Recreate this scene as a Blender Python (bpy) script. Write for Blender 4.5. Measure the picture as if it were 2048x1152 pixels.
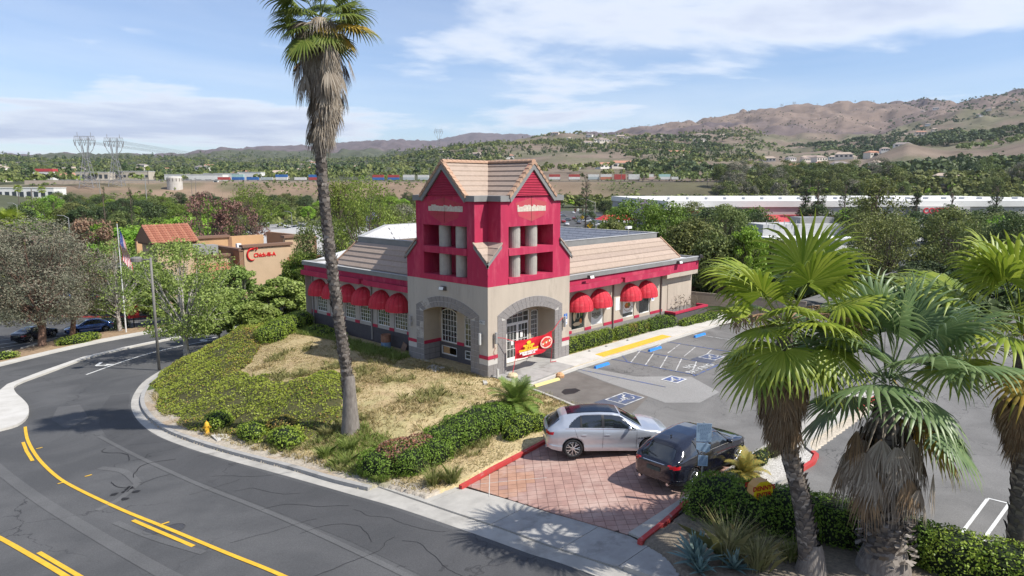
import bpy, bmesh, math, random
import numpy as np
from mathutils import Vector, Matrix, noise as mnoise

for o in list(bpy.data.objects): bpy.data.objects.remove(o)
scn = bpy.context.scene
COL = scn.collection
random.seed(7)
RNG = np.random.default_rng(11)

# ---------------------------------------------------------------- camera
# world frame: X and Y run along the two street faces of the restaurant tower, its front corner is the origin
YA = math.radians(43.75); PITCH = math.radians(8.6)
CAM = Vector((-24.391, -25.064, 10.0))
right = Vector((math.sin(YA), -math.cos(YA), 0)); f0 = Vector((math.cos(YA), math.sin(YA), 0)); up0 = Vector((0, 0, 1))
fw = f0*math.cos(PITCH) - up0*math.sin(PITCH); cu = f0*math.sin(PITCH) + up0*math.cos(PITCH)
cam = bpy.data.cameras.new('camera'); camo = bpy.data.objects.new('camera', cam); COL.objects.link(camo)
m = Matrix.Identity(4)
for i in range(3): m[i][0] = right[i]; m[i][1] = cu[i]; m[i][2] = -fw[i]; m[i][3] = CAM[i]
camo.matrix_world = m
cam.sensor_width = 36; cam.lens = 1385/2048*36; cam.clip_start = 0.3; cam.clip_end = 60000
scn.camera = camo

# ---------------------------------------------------------------- sky and sun
SUN_EL = math.radians(50); SUN_DIR = Vector((0.36*math.cos(SUN_EL), -0.933*math.cos(SUN_EL), math.sin(SUN_EL))).normalized()
sun = bpy.data.lights.new('sun', 'SUN'); sun.energy = 4.8; sun.angle = math.radians(0.55); sun.color = (1.0, 0.955, 0.88)
suno = bpy.data.objects.new('sun', sun); COL.objects.link(suno)
suno.rotation_euler = (-SUN_DIR).to_track_quat('-Z', 'Y').to_euler(); suno.location = (0, 0, 60)
world = bpy.data.worlds.new('World'); scn.world = world; world.use_nodes = True
wn = world.node_tree; wn.nodes.clear()
def N(nt, t, **kw):
    n = nt.nodes.new(t)
    for k, v in kw.items():
        if k.startswith('_'): setattr(n, k[1:], v)
        else:
            k2 = int(k[1:]) if (k[0] == 'i' and k[1:].isdigit()) else k
            n.inputs[k2].default_value = v
    return n
def K(nt, a, b): nt.links.new(a, b)
sky = N(wn, 'ShaderNodeTexSky'); sky.sky_type = 'NISHITA'; sky.sun_disc = False
sky.sun_elevation = SUN_EL; sky.sun_rotation = math.atan2(SUN_DIR.x, SUN_DIR.y); sky.air_density = 1.0; sky.dust_density = 0.25; sky.ozone_density = 2.2; sky.altitude = 200
CLX, CLY, CLZ = -10.57, -20.95, 5.86
tc = N(wn, 'ShaderNodeTexCoord')
sep = N(wn, 'ShaderNodeSeparateXYZ'); K(wn, tc.outputs['Generated'], sep.inputs[0])
zc = N(wn, 'ShaderNodeMath', _operation='ADD', i1=0.055); K(wn, sep.outputs[2], zc.inputs[0])
zm = N(wn, 'ShaderNodeMath', _operation='MAXIMUM', i1=0.03); K(wn, zc.outputs[0], zm.inputs[0])
dx = N(wn, 'ShaderNodeMath', _operation='DIVIDE'); K(wn, sep.outputs[0], dx.inputs[0]); K(wn, zm.outputs[0], dx.inputs[1])
dy = N(wn, 'ShaderNodeMath', _operation='DIVIDE'); K(wn, sep.outputs[1], dy.inputs[0]); K(wn, zm.outputs[0], dy.inputs[1])
cxy = N(wn, 'ShaderNodeCombineXYZ'); K(wn, dx.outputs[0], cxy.inputs[0]); K(wn, dy.outputs[0], cxy.inputs[1])
cof = N(wn, 'ShaderNodeVectorMath', _operation='ADD'); cof.inputs[1].default_value = (CLX, CLY, CLZ); K(wn, cxy.outputs[0], cof.inputs[0])
nz = N(wn, 'ShaderNodeTexNoise', Scale=0.40, Detail=8.0, Roughness=0.56, Distortion=0.2); K(wn, cof.outputs[0], nz.inputs['Vector'])
rp = N(wn, 'ShaderNodeMapRange', i1=0.47, i2=0.60, i3=0.0, i4=0.9); rp.interpolation_type = 'SMOOTHSTEP'; K(wn, nz.outputs[0], rp.inputs[0])
# thin veil high up, same sheet, finer wisps
nz2 = N(wn, 'ShaderNodeTexNoise', Scale=0.2, Detail=5.0, Roughness=0.6, Distortion=0.6); K(wn, cxy.outputs[0], nz2.inputs['Vector'])
rp2 = N(wn, 'ShaderNodeMapRange', i1=0.38, i2=0.72, i3=0.0, i4=0.5); K(wn, nz2.outputs[0], rp2.inputs[0])
mx = N(wn, 'ShaderNodeMath', _operation='MAXIMUM'); K(wn, rp.outputs[0], mx.inputs[0]); K(wn, rp2.outputs[0], mx.inputs[1])
skb = N(wn, 'ShaderNodeVectorMath', _operation='MULTIPLY'); K(wn, sky.outputs[0], skb.inputs[0]); skb.inputs[1].default_value = (0.097, 0.103, 0.118)
# cloud colour: lit tops against greyer undersides where the sheet is thick
cr = N(wn, 'ShaderNodeMapRange', i1=0.54, i2=0.68, i3=0.0, i4=1.0); K(wn, nz.outputs[0], cr.inputs[0])
cc = N(wn, 'ShaderNodeMix', _data_type='RGBA'); K(wn, cr.outputs[0], cc.inputs[0]); cc.inputs[6].default_value = (0.78, 0.82, 0.88, 1); cc.inputs[7].default_value = (0.47, 0.53, 0.68, 1)
mixc = N(wn, 'ShaderNodeMix', _data_type='RGBA'); K(wn, mx.outputs[0], mixc.inputs[0]); K(wn, skb.outputs[0], mixc.inputs[6]); K(wn, cc.outputs[2], mixc.inputs[7])
bg = N(wn, 'ShaderNodeBackground', Strength=1.0); K(wn, mixc.outputs[2], bg.inputs[0])
wo = N(wn, 'ShaderNodeOutputWorld'); K(wn, bg.outputs[0], wo.inputs[0])
vs = scn.view_settings; vs.view_transform = 'Standard'; vs.look = 'None'; vs.exposure = 0.42; vs.gamma = 1; vs.use_curve_mapping = False

# ---------------------------------------------------------------- materials
MATS = {}
def mat(name, c1, c2=None, scale=4.0, rough=0.85, bump=0.0, bscale=None, metal=0.0, detail=6.0, spec=0.3, coat=0.0, objc=False, stretch=None, spots=None, lo=0.35, hi=0.65):
    if name in MATS: return MATS[name]
    mt = bpy.data.materials.new(name); mt.use_nodes = True; nt = mt.node_tree; b = nt.nodes['Principled BSDF']; MATS[name] = mt
    b.inputs['Roughness'].default_value = rough; b.inputs['Metallic'].default_value = metal; b.inputs['Specular IOR Level'].default_value = spec
    b.inputs['Coat Weight'].default_value = coat; b.inputs['Coat Roughness'].default_value = 0.04
    b.inputs['Base Color'].default_value = (*c1, 1)
    if c2 is None and not bump: return mt
    if objc: vec = N(nt, 'ShaderNodeTexCoord').outputs['Object']
    else: vec = N(nt, 'ShaderNodeNewGeometry').outputs['Position']
    if stretch:
        mp = N(nt, 'ShaderNodeMapping'); mp.inputs['Scale'].default_value = stretch; K(nt, vec, mp.inputs[0]); vec = mp.outputs[0]
    if c2 is not None:
        n1 = N(nt, 'ShaderNodeTexNoise', Scale=scale, Detail=detail, Roughness=0.62); K(nt, vec, n1.inputs['Vector'])
        mr = N(nt, 'ShaderNodeMapRange', i1=lo, i2=hi); K(nt, n1.outputs[0], mr.inputs[0])
        mc = N(nt, 'ShaderNodeMix', _data_type='RGBA'); mc.inputs[6].default_value = (*c1, 1); mc.inputs[7].default_value = (*c2, 1); K(nt, mr.outputs[0], mc.inputs[0])
        out = mc.outputs[2]
        if spots:      # (colour, scale, lo, hi)
            n2 = N(nt, 'ShaderNodeTexNoise', Scale=spots[1], Detail=5.0, Roughness=0.7); K(nt, vec, n2.inputs['Vector'])
            m2 = N(nt, 'ShaderNodeMapRange', i1=spots[2], i2=spots[3]); K(nt, n2.outputs[0], m2.inputs[0])
            c3 = N(nt, 'ShaderNodeMix', _data_type='RGBA'); K(nt, m2.outputs[0], c3.inputs[0]); K(nt, out, c3.inputs[6]); c3.inputs[7].default_value = (*spots[0], 1); out = c3.outputs[2]
        K(nt, out, b.inputs['Base Color'])
    if bump:
        n3 = N(nt, 'ShaderNodeTexNoise', Scale=bscale or scale*6, Detail=4.0); K(nt, vec, n3.inputs['Vector'])
        bp = N(nt, 'ShaderNodeBump', Strength=bump, Distance=0.02); K(nt, n3.outputs[0], bp.inputs['Height']); K(nt, bp.outputs[0], b.inputs['Normal'])
    return mt
def leafmat(name, cols, rough=0.6, trans=0.25, sheen=0.0, shift=0.0, spec=0.25):
    """foliage: every leaf has its own tint through the face attribute 'v'"""
    if name in MATS: return MATS[name]
    mt = bpy.data.materials.new(name); mt.use_nodes = True; nt = mt.node_tree; b = nt.nodes['Principled BSDF']; MATS[name] = mt
    a = N(nt, 'ShaderNodeAttribute'); a.attribute_name = 'v'
    r = N(nt, 'ShaderNodeValToRGB'); K(nt, a.outputs['Fac'], r.inputs[0])
    el = r.color_ramp.elements
    el[0].color = (*cols[0], 1); el[1].color = (*cols[-1], 1)
    for i, c in enumerate(cols[1:-1]):
        e = el.new((i+1)/(len(cols)-1)); e.color = (*c, 1)
    out = r.outputs[0]
    if shift:
        oi = N(nt, 'ShaderNodeObjectInfo'); mr = N(nt, 'ShaderNodeMapRange', i3=0.5-shift*0.25, i4=0.5+shift*0.25); K(nt, oi.outputs['Random'], mr.inputs[0])
        mv = N(nt, 'ShaderNodeMapRange', i3=1-shift*2, i4=1+shift*2)
        m7 = N(nt, 'ShaderNodeMath', _operation='MULTIPLY', i1=7.31); K(nt, oi.outputs['Random'], m7.inputs[0]); fr = N(nt, 'ShaderNodeMath', _operation='FRACT'); K(nt, m7.outputs[0], fr.inputs[0]); K(nt, fr.outputs[0], mv.inputs[0])
        hs = N(nt, 'ShaderNodeHueSaturation'); K(nt, mr.outputs[0], hs.inputs['Hue']); K(nt, mv.outputs[0], hs.inputs['Value']); K(nt, out, hs.inputs['Color']); out = hs.outputs[0]
    K(nt, out, b.inputs['Base Color']); b.inputs['Roughness'].default_value = rough; b.inputs['Specular IOR Level'].default_value = spec
    if trans:
        t = N(nt, 'ShaderNodeBsdfTranslucent'); K(nt, out, t.inputs[0]); ms = N(nt, 'ShaderNodeMixShader', i0=trans)
        K(nt, b.outputs[0], ms.inputs[1]); K(nt, t.outputs[0], ms.inputs[2]); K(nt, ms.outputs[0], nt.nodes['Material Output'].inputs[0])
    return mt

# ---------------------------------------------------------------- mesh helpers
class MB:
    def __init__(s): s.v = []; s.f = []; s.mi = []; s.a = []
    def add(s, vs, fs, mi=0, a=None):
        o = len(s.v); s.v.extend(tuple(p) for p in vs); s.f.extend(tuple(i+o for i in f) for f in fs); s.mi.extend([mi]*len(fs))
        if a is not None: s.a.extend([a]*len(fs))
        return s
    def box(s, x0, x1, y0, y1, z0, z1, mi=0):
        return s.add([(x0,y0,z0),(x1,y0,z0),(x1,y1,z0),(x0,y1,z0),(x0,y0,z1),(x1,y0,z1),(x1,y1,z1),(x0,y1,z1)],
                     [(0,3,2,1),(4,5,6,7),(0,1,5,4),(1,2,6,5),(2,3,7,6),(3,0,4,7)], mi)
    def prism(s, poly, z0, z1, mi=0):          # poly: xy list (ccw)
        n = len(poly); vs = [(x,y,z0) for x,y in poly]+[(x,y,z1) for x,y in poly]
        return s.add(vs, [tuple(reversed(range(n))), tuple(range(n,2*n))]+[(i,(i+1)%n,n+(i+1)%n,n+i) for i in range(n)], mi)
    def quad(s, a, b, c, d, mi=0): return s.add([a,b,c,d], [(0,1,2,3)], mi)
    def tube(s, pts, rad, n=8, mi=0, cap=True):
        pts = [Vector(p) for p in pts]; k = len(pts)
        if not hasattr(rad, '__len__'): rad = [rad]*k
        vs = []; u = None
        for i, p in enumerate(pts):
            d = (pts[min(i+1,k-1)]-pts[max(i-1,0)]).normalized()
            if u is None: u = d.orthogonal().normalized()
            u = (u - d*u.dot(d)).normalized(); w = d.cross(u)
            for j in range(n):
                t = 2*math.pi*j/n; vs.append(p + (u*math.cos(t)+w*math.sin(t))*rad[i])
        fs = [(i*n+j, i*n+(j+1)%n, (i+1)*n+(j+1)%n, (i+1)*n+j) for i in range(k-1) for j in range(n)]
        if cap: fs += [tuple(reversed(range(n))), tuple(range((k-1)*n, k*n))]
        return s.add(vs, fs, mi)
    def cyl(s, x, y, z0, z1, r, n=16, mi=0, r1=None): return s.tube([(x,y,z0),(x,y,z1)], [r, r if r1 is None else r1], n, mi)
    def lathe(s, prof, n=20, mi=0, c=(0,0,0), axis='z'):
        vs = []
        for r, z in prof:
            for j in range(n):
                t = 2*math.pi*j/n; a, b = r*math.cos(t), r*math.sin(t)
                p = (a,b,z) if axis == 'z' else ((a,z,b) if axis == 'y' else (z,a,b))
                vs.append((p[0]+c[0], p[1]+c[1], p[2]+c[2]))
        k = len(prof)
        return s.add(vs, [(i*n+j, i*n+(j+1)%n, (i+1)*n+(j+1)%n, (i+1)*n+j) for i in range(k-1) for j in range(n)], mi)
    def mesh(s, name, mats, smooth=False):
        me = bpy.data.meshes.new(name); me.from_pydata(s.v, [], s.f)
        for m_ in (mats if isinstance(mats, (list, tuple)) else [mats]): me.materials.append(m_)
        if any(s.mi): me.polygons.foreach_set('material_index', s.mi)
        if smooth: me.polygons.foreach_set('use_smooth', [True]*len(s.f))
        if s.a and len(s.a) == len(s.f):
            at = me.attributes.new('v', 'FLOAT', 'FACE'); at.data.foreach_set('value', s.a)
        me.update(); return me
    def obj(s, name, mats, parent=None, smooth=False, loc=None, label=None):
        return link(name, s.mesh(name, mats, smooth), parent, loc, label=label)
def link(name, me, parent=None, loc=None, rz=None, sc=None, label=None, rot=None):
    o = bpy.data.objects.new(name, me); COL.objects.link(o)
    if parent is not None: o.parent = parent
    if loc is not None: o.location = loc
    if rz is not None: o.rotation_euler = (0, 0, rz)
    if rot is not None: o.rotation_euler = rot
    if sc is not None: o.scale = (sc, sc, sc) if not hasattr(sc, '__len__') else sc
    if label: o['label'] = label
    return o
def tag(o, label=None, cat=None, group=None, kind=None):
    if label: o['label'] = label
    if cat: o['category'] = cat
    if group: o['group'] = group
    if kind: o['kind'] = kind
    return o
def thing(name, label, cat, loc=(0,0,0), rz=0, group=None):
    o = bpy.data.objects.new(name, None); COL.objects.link(o); o.location = loc; o.rotation_euler = (0,0,rz); o.empty_display_size = 0.2
    return tag(o, label, cat, group)
KIDS = {}
def dup(root, loc=None, rz=None, label=None, group=None, sc=None):
    """copy of a thing with copies of its parts and sub-parts"""
    def rec(src, par):
        c = src.copy(); COL.objects.link(c)
        if par is not None: c.parent = par; c.matrix_parent_inverse = src.matrix_parent_inverse
        for k in src.children: rec(k, c)
        return c
    r = rec(root, None)
    if loc is not None: r.location = loc
    if rz is not None: r.rotation_euler = (0,0,rz)
    if sc is not None: r.scale = (sc,)*3 if not hasattr(sc, '__len__') else sc
    if label: r['label'] = label
    if group: r['group'] = group
    return r
def npmesh(name, V, F, mt, v=None, smooth=False):
    """fast mesh from numpy: V (n,3), F (m,k)"""
    me = bpy.data.meshes.new(name); n = len(V); mf, k = F.shape
    me.vertices.add(n); me.vertices.foreach_set('co', np.ascontiguousarray(V, dtype=np.float32).ravel())
    me.loops.add(mf*k); me.loops.foreach_set('vertex_index', np.ascontiguousarray(F, dtype=np.int32).ravel())
    me.polygons.add(mf); me.polygons.foreach_set('loop_start', np.arange(0, mf*k, k, dtype=np.int32)); me.polygons.foreach_set('loop_total', np.full(mf, k, dtype=np.int32))
    if smooth: me.polygons.foreach_set('use_smooth', np.ones(mf, dtype=bool))
    me.materials.append(mt)
    if v is not None:
        at = me.attributes.new('v', 'FLOAT', 'FACE'); at.data.foreach_set('value', np.ascontiguousarray(v, dtype=np.float32))
    me.update(calc_edges=True); return me
def leafcards(P, Nrm, size, aspect=0.5, rng=RNG, tilt=0.7, fold=True):
    """one leaf (two triangles, folded diamond) per point P, roughly facing Nrm"""
    n = len(P); nn = Nrm + rng.normal(0, tilt, (n,3)); nn /= np.linalg.norm(nn, axis=1)[:,None]+1e-9
    r = rng.normal(0,1,(n,3)); a = np.cross(nn, r); a /= np.linalg.norm(a,axis=1)[:,None]+1e-9; b = np.cross(nn, a)
    s = (size*rng.uniform(0.65,1.35,n))[:,None] if not hasattr(size,'__len__') else np.asarray(size)[:,None]
    V = np.empty((n,4,3)); V[:,0] = P-a*s*0.5; V[:,1] = P+b*s*0.5*aspect+nn*s*0.08; V[:,2] = P+a*s*0.5; V[:,3] = P-b*s*0.5*aspect+nn*s*0.08
    return V.reshape(-1,3), np.arange(n*4).reshape(n,4)
def sm(t): t = np.clip(t, 0, 1); return t*t*(3-2*t)
def fbm(x, y, sc, oct=4, seed=0.0):
    """cheap value noise in numpy, -1..1"""
    out = 0; amp = 1; tot = 0
    for k in range(oct):
        X = x/sc*2**k + seed*17.3+k*5.1; Y = y/sc*2**k - seed*9.7+k*3.3
        xi = np.floor(X); yi = np.floor(Y); fx = X-xi; fy = Y-yi; fx = fx*fx*(3-2*fx); fy = fy*fy*(3-2*fy)
        def h(a, b):
            q = np.sin(a*127.1+b*311.7)*43758.5453; return q-np.floor(q)
        v = (h(xi,yi)*(1-fx)+h(xi+1,yi)*fx)*(1-fy)+(h(xi,yi+1)*(1-fx)+h(xi+1,yi+1)*fx)*fy
        out = out+(v*2-1)*amp; tot += amp; amp *= 0.5
    return out/tot
def smoothline(pts, n=8, closed=False):
    P_ = [Vector((*p, 0)) if len(p) == 2 else Vector(p) for p in pts]; out = []; k = len(P_)
    rngk = range(k if closed else k-1)
    for i in rngk:
        g = (lambda j: P_[j % k]) if closed else (lambda j: P_[max(0, min(k-1, j))])
        a, b, c, d = g(i-1), g(i), g(i+1), g(i+2)
        for j in range(n):
            t = j/n; out.append(0.5*((2*b)+(c-a)*t+(2*a-5*b+4*c-d)*t*t+(3*b-a-3*c+d)*t**3))
    if not closed: out.append(P_[-1])
    return out
# ---------------------------------------------------------------- ground heights
def zr(y): return -1.35-0.075*y
C1 = [(-10.4,-60),(-10.5,-25),(-10.66,-14.96),(-10.83,-12.8),(-10.92,-10.84),(-11.17,-7.21),(-11.5,-4.71),(-12.05,-0.65),(-12.61,3.06),(-12.98,6.4),(-13.1,9.78),(-12.72,13.41),(-11.89,17.09),(-10.6,20.6),(-8.7,24.3),(-5.8,27.9),(-1.5,31.0),(4,32.9),(10,34),(40,35.5),(90,36)]
c1s = [(p.x,p.y) for p in smoothline(C1, 4)]
inner_poly = np.array(c1s+[(90,-60)])
def inside(poly, x, y):
    r = np.zeros(x.shape, bool); n = len(poly)
    for i in range(n):
        x1,y1 = poly[i]; x2,y2 = poly[(i+1)%n]
        c = ((y1 > y) != (y2 > y)) & (x < (x2-x1)*(y-y1)/((y2-y1) if y2 != y1 else 1e-9)+x1); r ^= c
    return r
def distline(line, x, y):
    d = np.full(x.shape, 1e9)
    for i in range(len(line)-1):
        ax,ay = line[i]; bx,by = line[i+1]; vx,vy = bx-ax,by-ay; L = vx*vx+vy*vy+1e-12
        t = np.clip(((x-ax)*vx+(y-ay)*vy)/L,0,1); d = np.minimum(d, np.hypot(x-ax-t*vx, y-ay-t*vy))
    return d
def drive_z(x, y):
    t = np.clip((-1.4-x)/7.3,0,1); return -.15*(1-t)+(zr(y)+.05)*t
def rectd(x, y, x0, x1, y0, y1): return np.hypot(np.maximum(np.maximum(x0-x, x-x1),0), np.maximum(np.maximum(y0-y, y-y1),0))
# far land: rings of height round the viewpoint's valley; azimuth a is measured on the tangent scale used below
AZ = [-3000,-400,0,100,200,380,450,520,640,790,900,960,1040,1100,1200,1290,1400,1500,1570,1720,1800,1880,1960,2048,2300,3500]
def yz(y, r): return (366-y)/1385*r+10
RINGS = [
 (110,  [-6]*26),
 (560,  [-3,-3,-3,-6]+[-8]*22),
 (625,  [1.5,1.5,1.5,-3]+[-8]*22),
 (690,  [4,4,4,5,5,6,7,8,8,8,8,8,8,8,8,8,8,8,8,8,8,8,8,8,8,8]),
 (720,  [5,5,6,8,11,11.5]+[12]*20),
 (790,  [8,9,10,11,12,12]+[13]*20),
 (1100, [14,15,16,16,16,16,18,20,24,30,yz(348,1100),yz(346,1100),yz(338,1100),yz(336,1100),yz(336,1100),yz(338,1100),yz(338,1100),yz(345,1100),yz(345,1100),yz(345,1100),yz(335,1100),yz(330,1100),yz(330,1100),yz(330,1100),40,40]),
 (1500, [20,20]+[yz(348,1500)]*4+[yz(346,1500)]*3+[yz(335,1500),yz(325,1500),yz(318,1500),yz(312,1500),yz(306,1500),yz(306,1500),yz(309,1500),yz(315,1500),yz(322,1500),yz(326,1500),yz(318,1500),yz(285,1500),yz(300,1500),yz(300,1500),yz(290,1500),90,90]),
 (2000, [45,45]+[yz(342,2000)]*4+[yz(338,2000)]*3+[yz(322,2000),yz(302,2000),yz(295,2000),yz(288,2000),yz(290,2000),yz(288,2000),yz(290,2000),yz(292,2000),yz(300,2000),yz(312,2000),yz(308,2000),yz(306,2000),yz(290,2000),yz(284,2000),yz(276,2000),140,140]),
 (2600, [80,80]+[yz(330,2600)]*4+[yz(328,2600)]*3+[yz(315,2600),yz(296,2600),yz(286,2600),yz(280,2600),yz(272,2600),yz(268,2600),yz(268,2600),yz(272,2600),yz(285,2600),yz(295,2600),yz(292,2600),yz(280,2600),yz(268,2600),yz(262,2600),yz(256,2600),210,210]),
 (3200, [90,90]+[yz(324,3200)]*4+[yz(320,3200)]*3+[yz(310,3200),yz(300,3200),yz(292,3200),yz(286,3200),yz(275,3200),yz(272,3200),yz(270,3200),yz(262,3200),yz(265,3200),yz(262,3200),yz(262,3200),yz(255,3200),yz(245,3200),yz(238,3200),yz(230,3200),250,250]),
 (4400, [120,120]+[yz(319,4400)]*4+[yz(314,4400)]*3+[yz(305,4400),yz(300,4400),yz(296,4400),yz(292,4400),yz(276,4400),yz(268,4400),yz(254,4400),yz(242,4400),yz(227,4400),yz(214,4400),yz(204,4400),yz(201,4400),yz(199,4400),yz(189,4400),yz(182,4400),560,500]),
 (5200, [120,120]+[yz(317,5200)]*4+[yz(308,5200)]*3+[yz(302,5200),yz(298,5200),yz(296,5200),yz(294,5200),yz(282,5200),yz(276,5200),yz(270,5200),yz(262,5200),yz(250,5200),yz(240,5200),yz(230,5200),yz(226,5200),yz(222,5200),yz(215,5200),yz(206,5200),500,450]),
 (7800, [200,200,yz(322,7800),yz(322,7800),yz(320,7800),yz(314,7800),yz(302,7800),yz(294,7800),yz(292,7800),yz(280,7800),yz(288,7800),yz(286,7800)]+[yz(284,7800)]*14),
 (9500, [150,150,yz(326,9500),yz(326,9500),yz(326,9500),yz(322,9500),yz(318,9500),yz(315,9500),yz(305,9500),yz(292,9500),yz(276,9500),yz(266,9500),yz(270,9500),yz(276,9500)]+[yz(285,9500)]*12),
 (15000,[100]*26), (26000,[0]*26)]
RR = np.log([r for r,_ in RINGS]); HH = np.array([[float(v) for v in h] for _,h in RINGS])
def farz(x, y):
    dx_, dy_ = x-CAM.x, y-CAM.y; r = np.hypot(dx_,dy_)
    f = dx_*f0.x+dy_*f0.y; s = dx_*right.x+dy_*right.y
    a = 1024+1385*np.clip(s/np.maximum(f, 1e-3),-2.2,2.2); a = np.where(f <= 0, np.where(s > 0, 3500, -3000), a)
    lr = np.clip(np.log(np.maximum(r,1)), RR[0], RR[-1]); k = np.clip(np.searchsorted(RR, lr, side='right')-1, 0, len(RR)-2)
    cols = np.stack([np.interp(a, AZ, h) for h in HH])
    h0 = np.take_along_axis(cols, k[None], 0)[0]; h1 = np.take_along_axis(cols, k[None]+1, 0)[0]
    t = (lr-RR[k])/(RR[k+1]-RR[k]); t = t*0.55+sm(t)*0.45
    z = h0*(1-t)+h1*t
    amp = np.interp(r, [100,680,800,1200,2000,3000,4400,5200,8000,12000],[0.3,0.6,1.2,7,12,30,46,40,30,20])
    n = fbm(x,y,520,5,1.0); ridged = 1-np.abs(fbm(x,y,640,5,2.0))*2.2
    ridge2 = 1-np.abs(fbm(x+y*0.3,y,260,4,3.0))*2.2
    z = z-85*sm((a-1350)/650)*sm((r-2900)/1300)
    r3 = 1-np.abs(fbm(x*1.0-y*.6,y,150,3,5.0))*2.4
    return z+amp*(n*0.5+(ridged-0.6)*1.1+(ridge2-0.6)*0.7+(r3-0.6)*0.5)-amp*0.55, a, r
def nearz(x, y):
    ins = inside(inner_poly, x, y); dc = distline(c1s, x, y)
    dc2 = np.maximum(dc-0.55,0)                       # 0.5 m gutter and the kerb
    db = np.minimum(rectd(x,y,-1.2,23.5,-2.2,19.6), rectd(x,y,-0.5,80,-80,-2.2))
    zp = np.where((y < -1.95) | (x > 23), -0.2, -0.05); zp = zp-6*sm((x-31)/26)
    t = dc2/(dc2+db+1e-6); road = zr(np.minimum(y,62)); road = road+(-6-road)*sm((x-34)/30)
    zp = np.where((x < np.interp(y,[-7.5,-6.5,-4.7,-2.9,-1.95],[-1.45,-.72,-.32,-.02,.1])) & (y > -7.5), -0.04, zp)
    z = (road+.12)*(1-sm(t))+zp*sm(t)
    z = z+0.35*np.exp(-((t-0.45)/0.3)**2)*sm(dc2/3)*sm((y+3)/4)*(db > 0)      # the bank bulges under its ground cover
    dr = (y < -7.4) & (y > -14.4) & (x < -1.2)
    z = np.where(dr, drive_z(x,y)-0.09, z)
    pl = (y <= -14.4) & (x < -3.6)
    z = np.where(pl, drive_z(x,y)+0.09-0.02*sm((x+4.6)/1.0), z)
    z = np.where(ins, z, road-0.07)
    z = np.where(ins & (dc < np.where(y < -4.95, 0.95, 0.50)), road-0.07, z)
    sw = (y <= -14.3) & (y > -16.9) & (x < np.interp(-y,[14.5,15.9,16.7],[-8.31,-8.75,-9.35])) & (x > -12); z = np.where(sw, zr(y)-0.07, z)
    st_ = (y <= -14.3) & (y > -14.98) & (x > -8.4) & (x < -3.0); z = np.where(st_, drive_z(x,y)-0.06, z)
    isl = (y <= -14.4) & (y > -16.0) & (x >= -3.6) & (x < 12); z = np.where(isl, -0.12, z)
    return z, ins, dc, db
def height(x, y):
    x = np.asarray(x, float); y = np.asarray(y, float)
    zn, ins, dc, db = nearz(x, y); zf, a, r = farz(x, y)
    w = sm((r-115)/60); return zn*(1-w)+zf*w
def hz(x, y): return float(height(np.array([float(x)]), np.array([float(y)]))[0])
def spot(px, r):
    """ground point on the bearing px (tangent scale of the survey) at r metres from the survey point"""
    s = (px-1024)/1385; d = (f0+right*s).normalized(); x, y = CAM.x+d.x*r, CAM.y+d.y*r
    return Vector((x, y, hz(x, y)))
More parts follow.
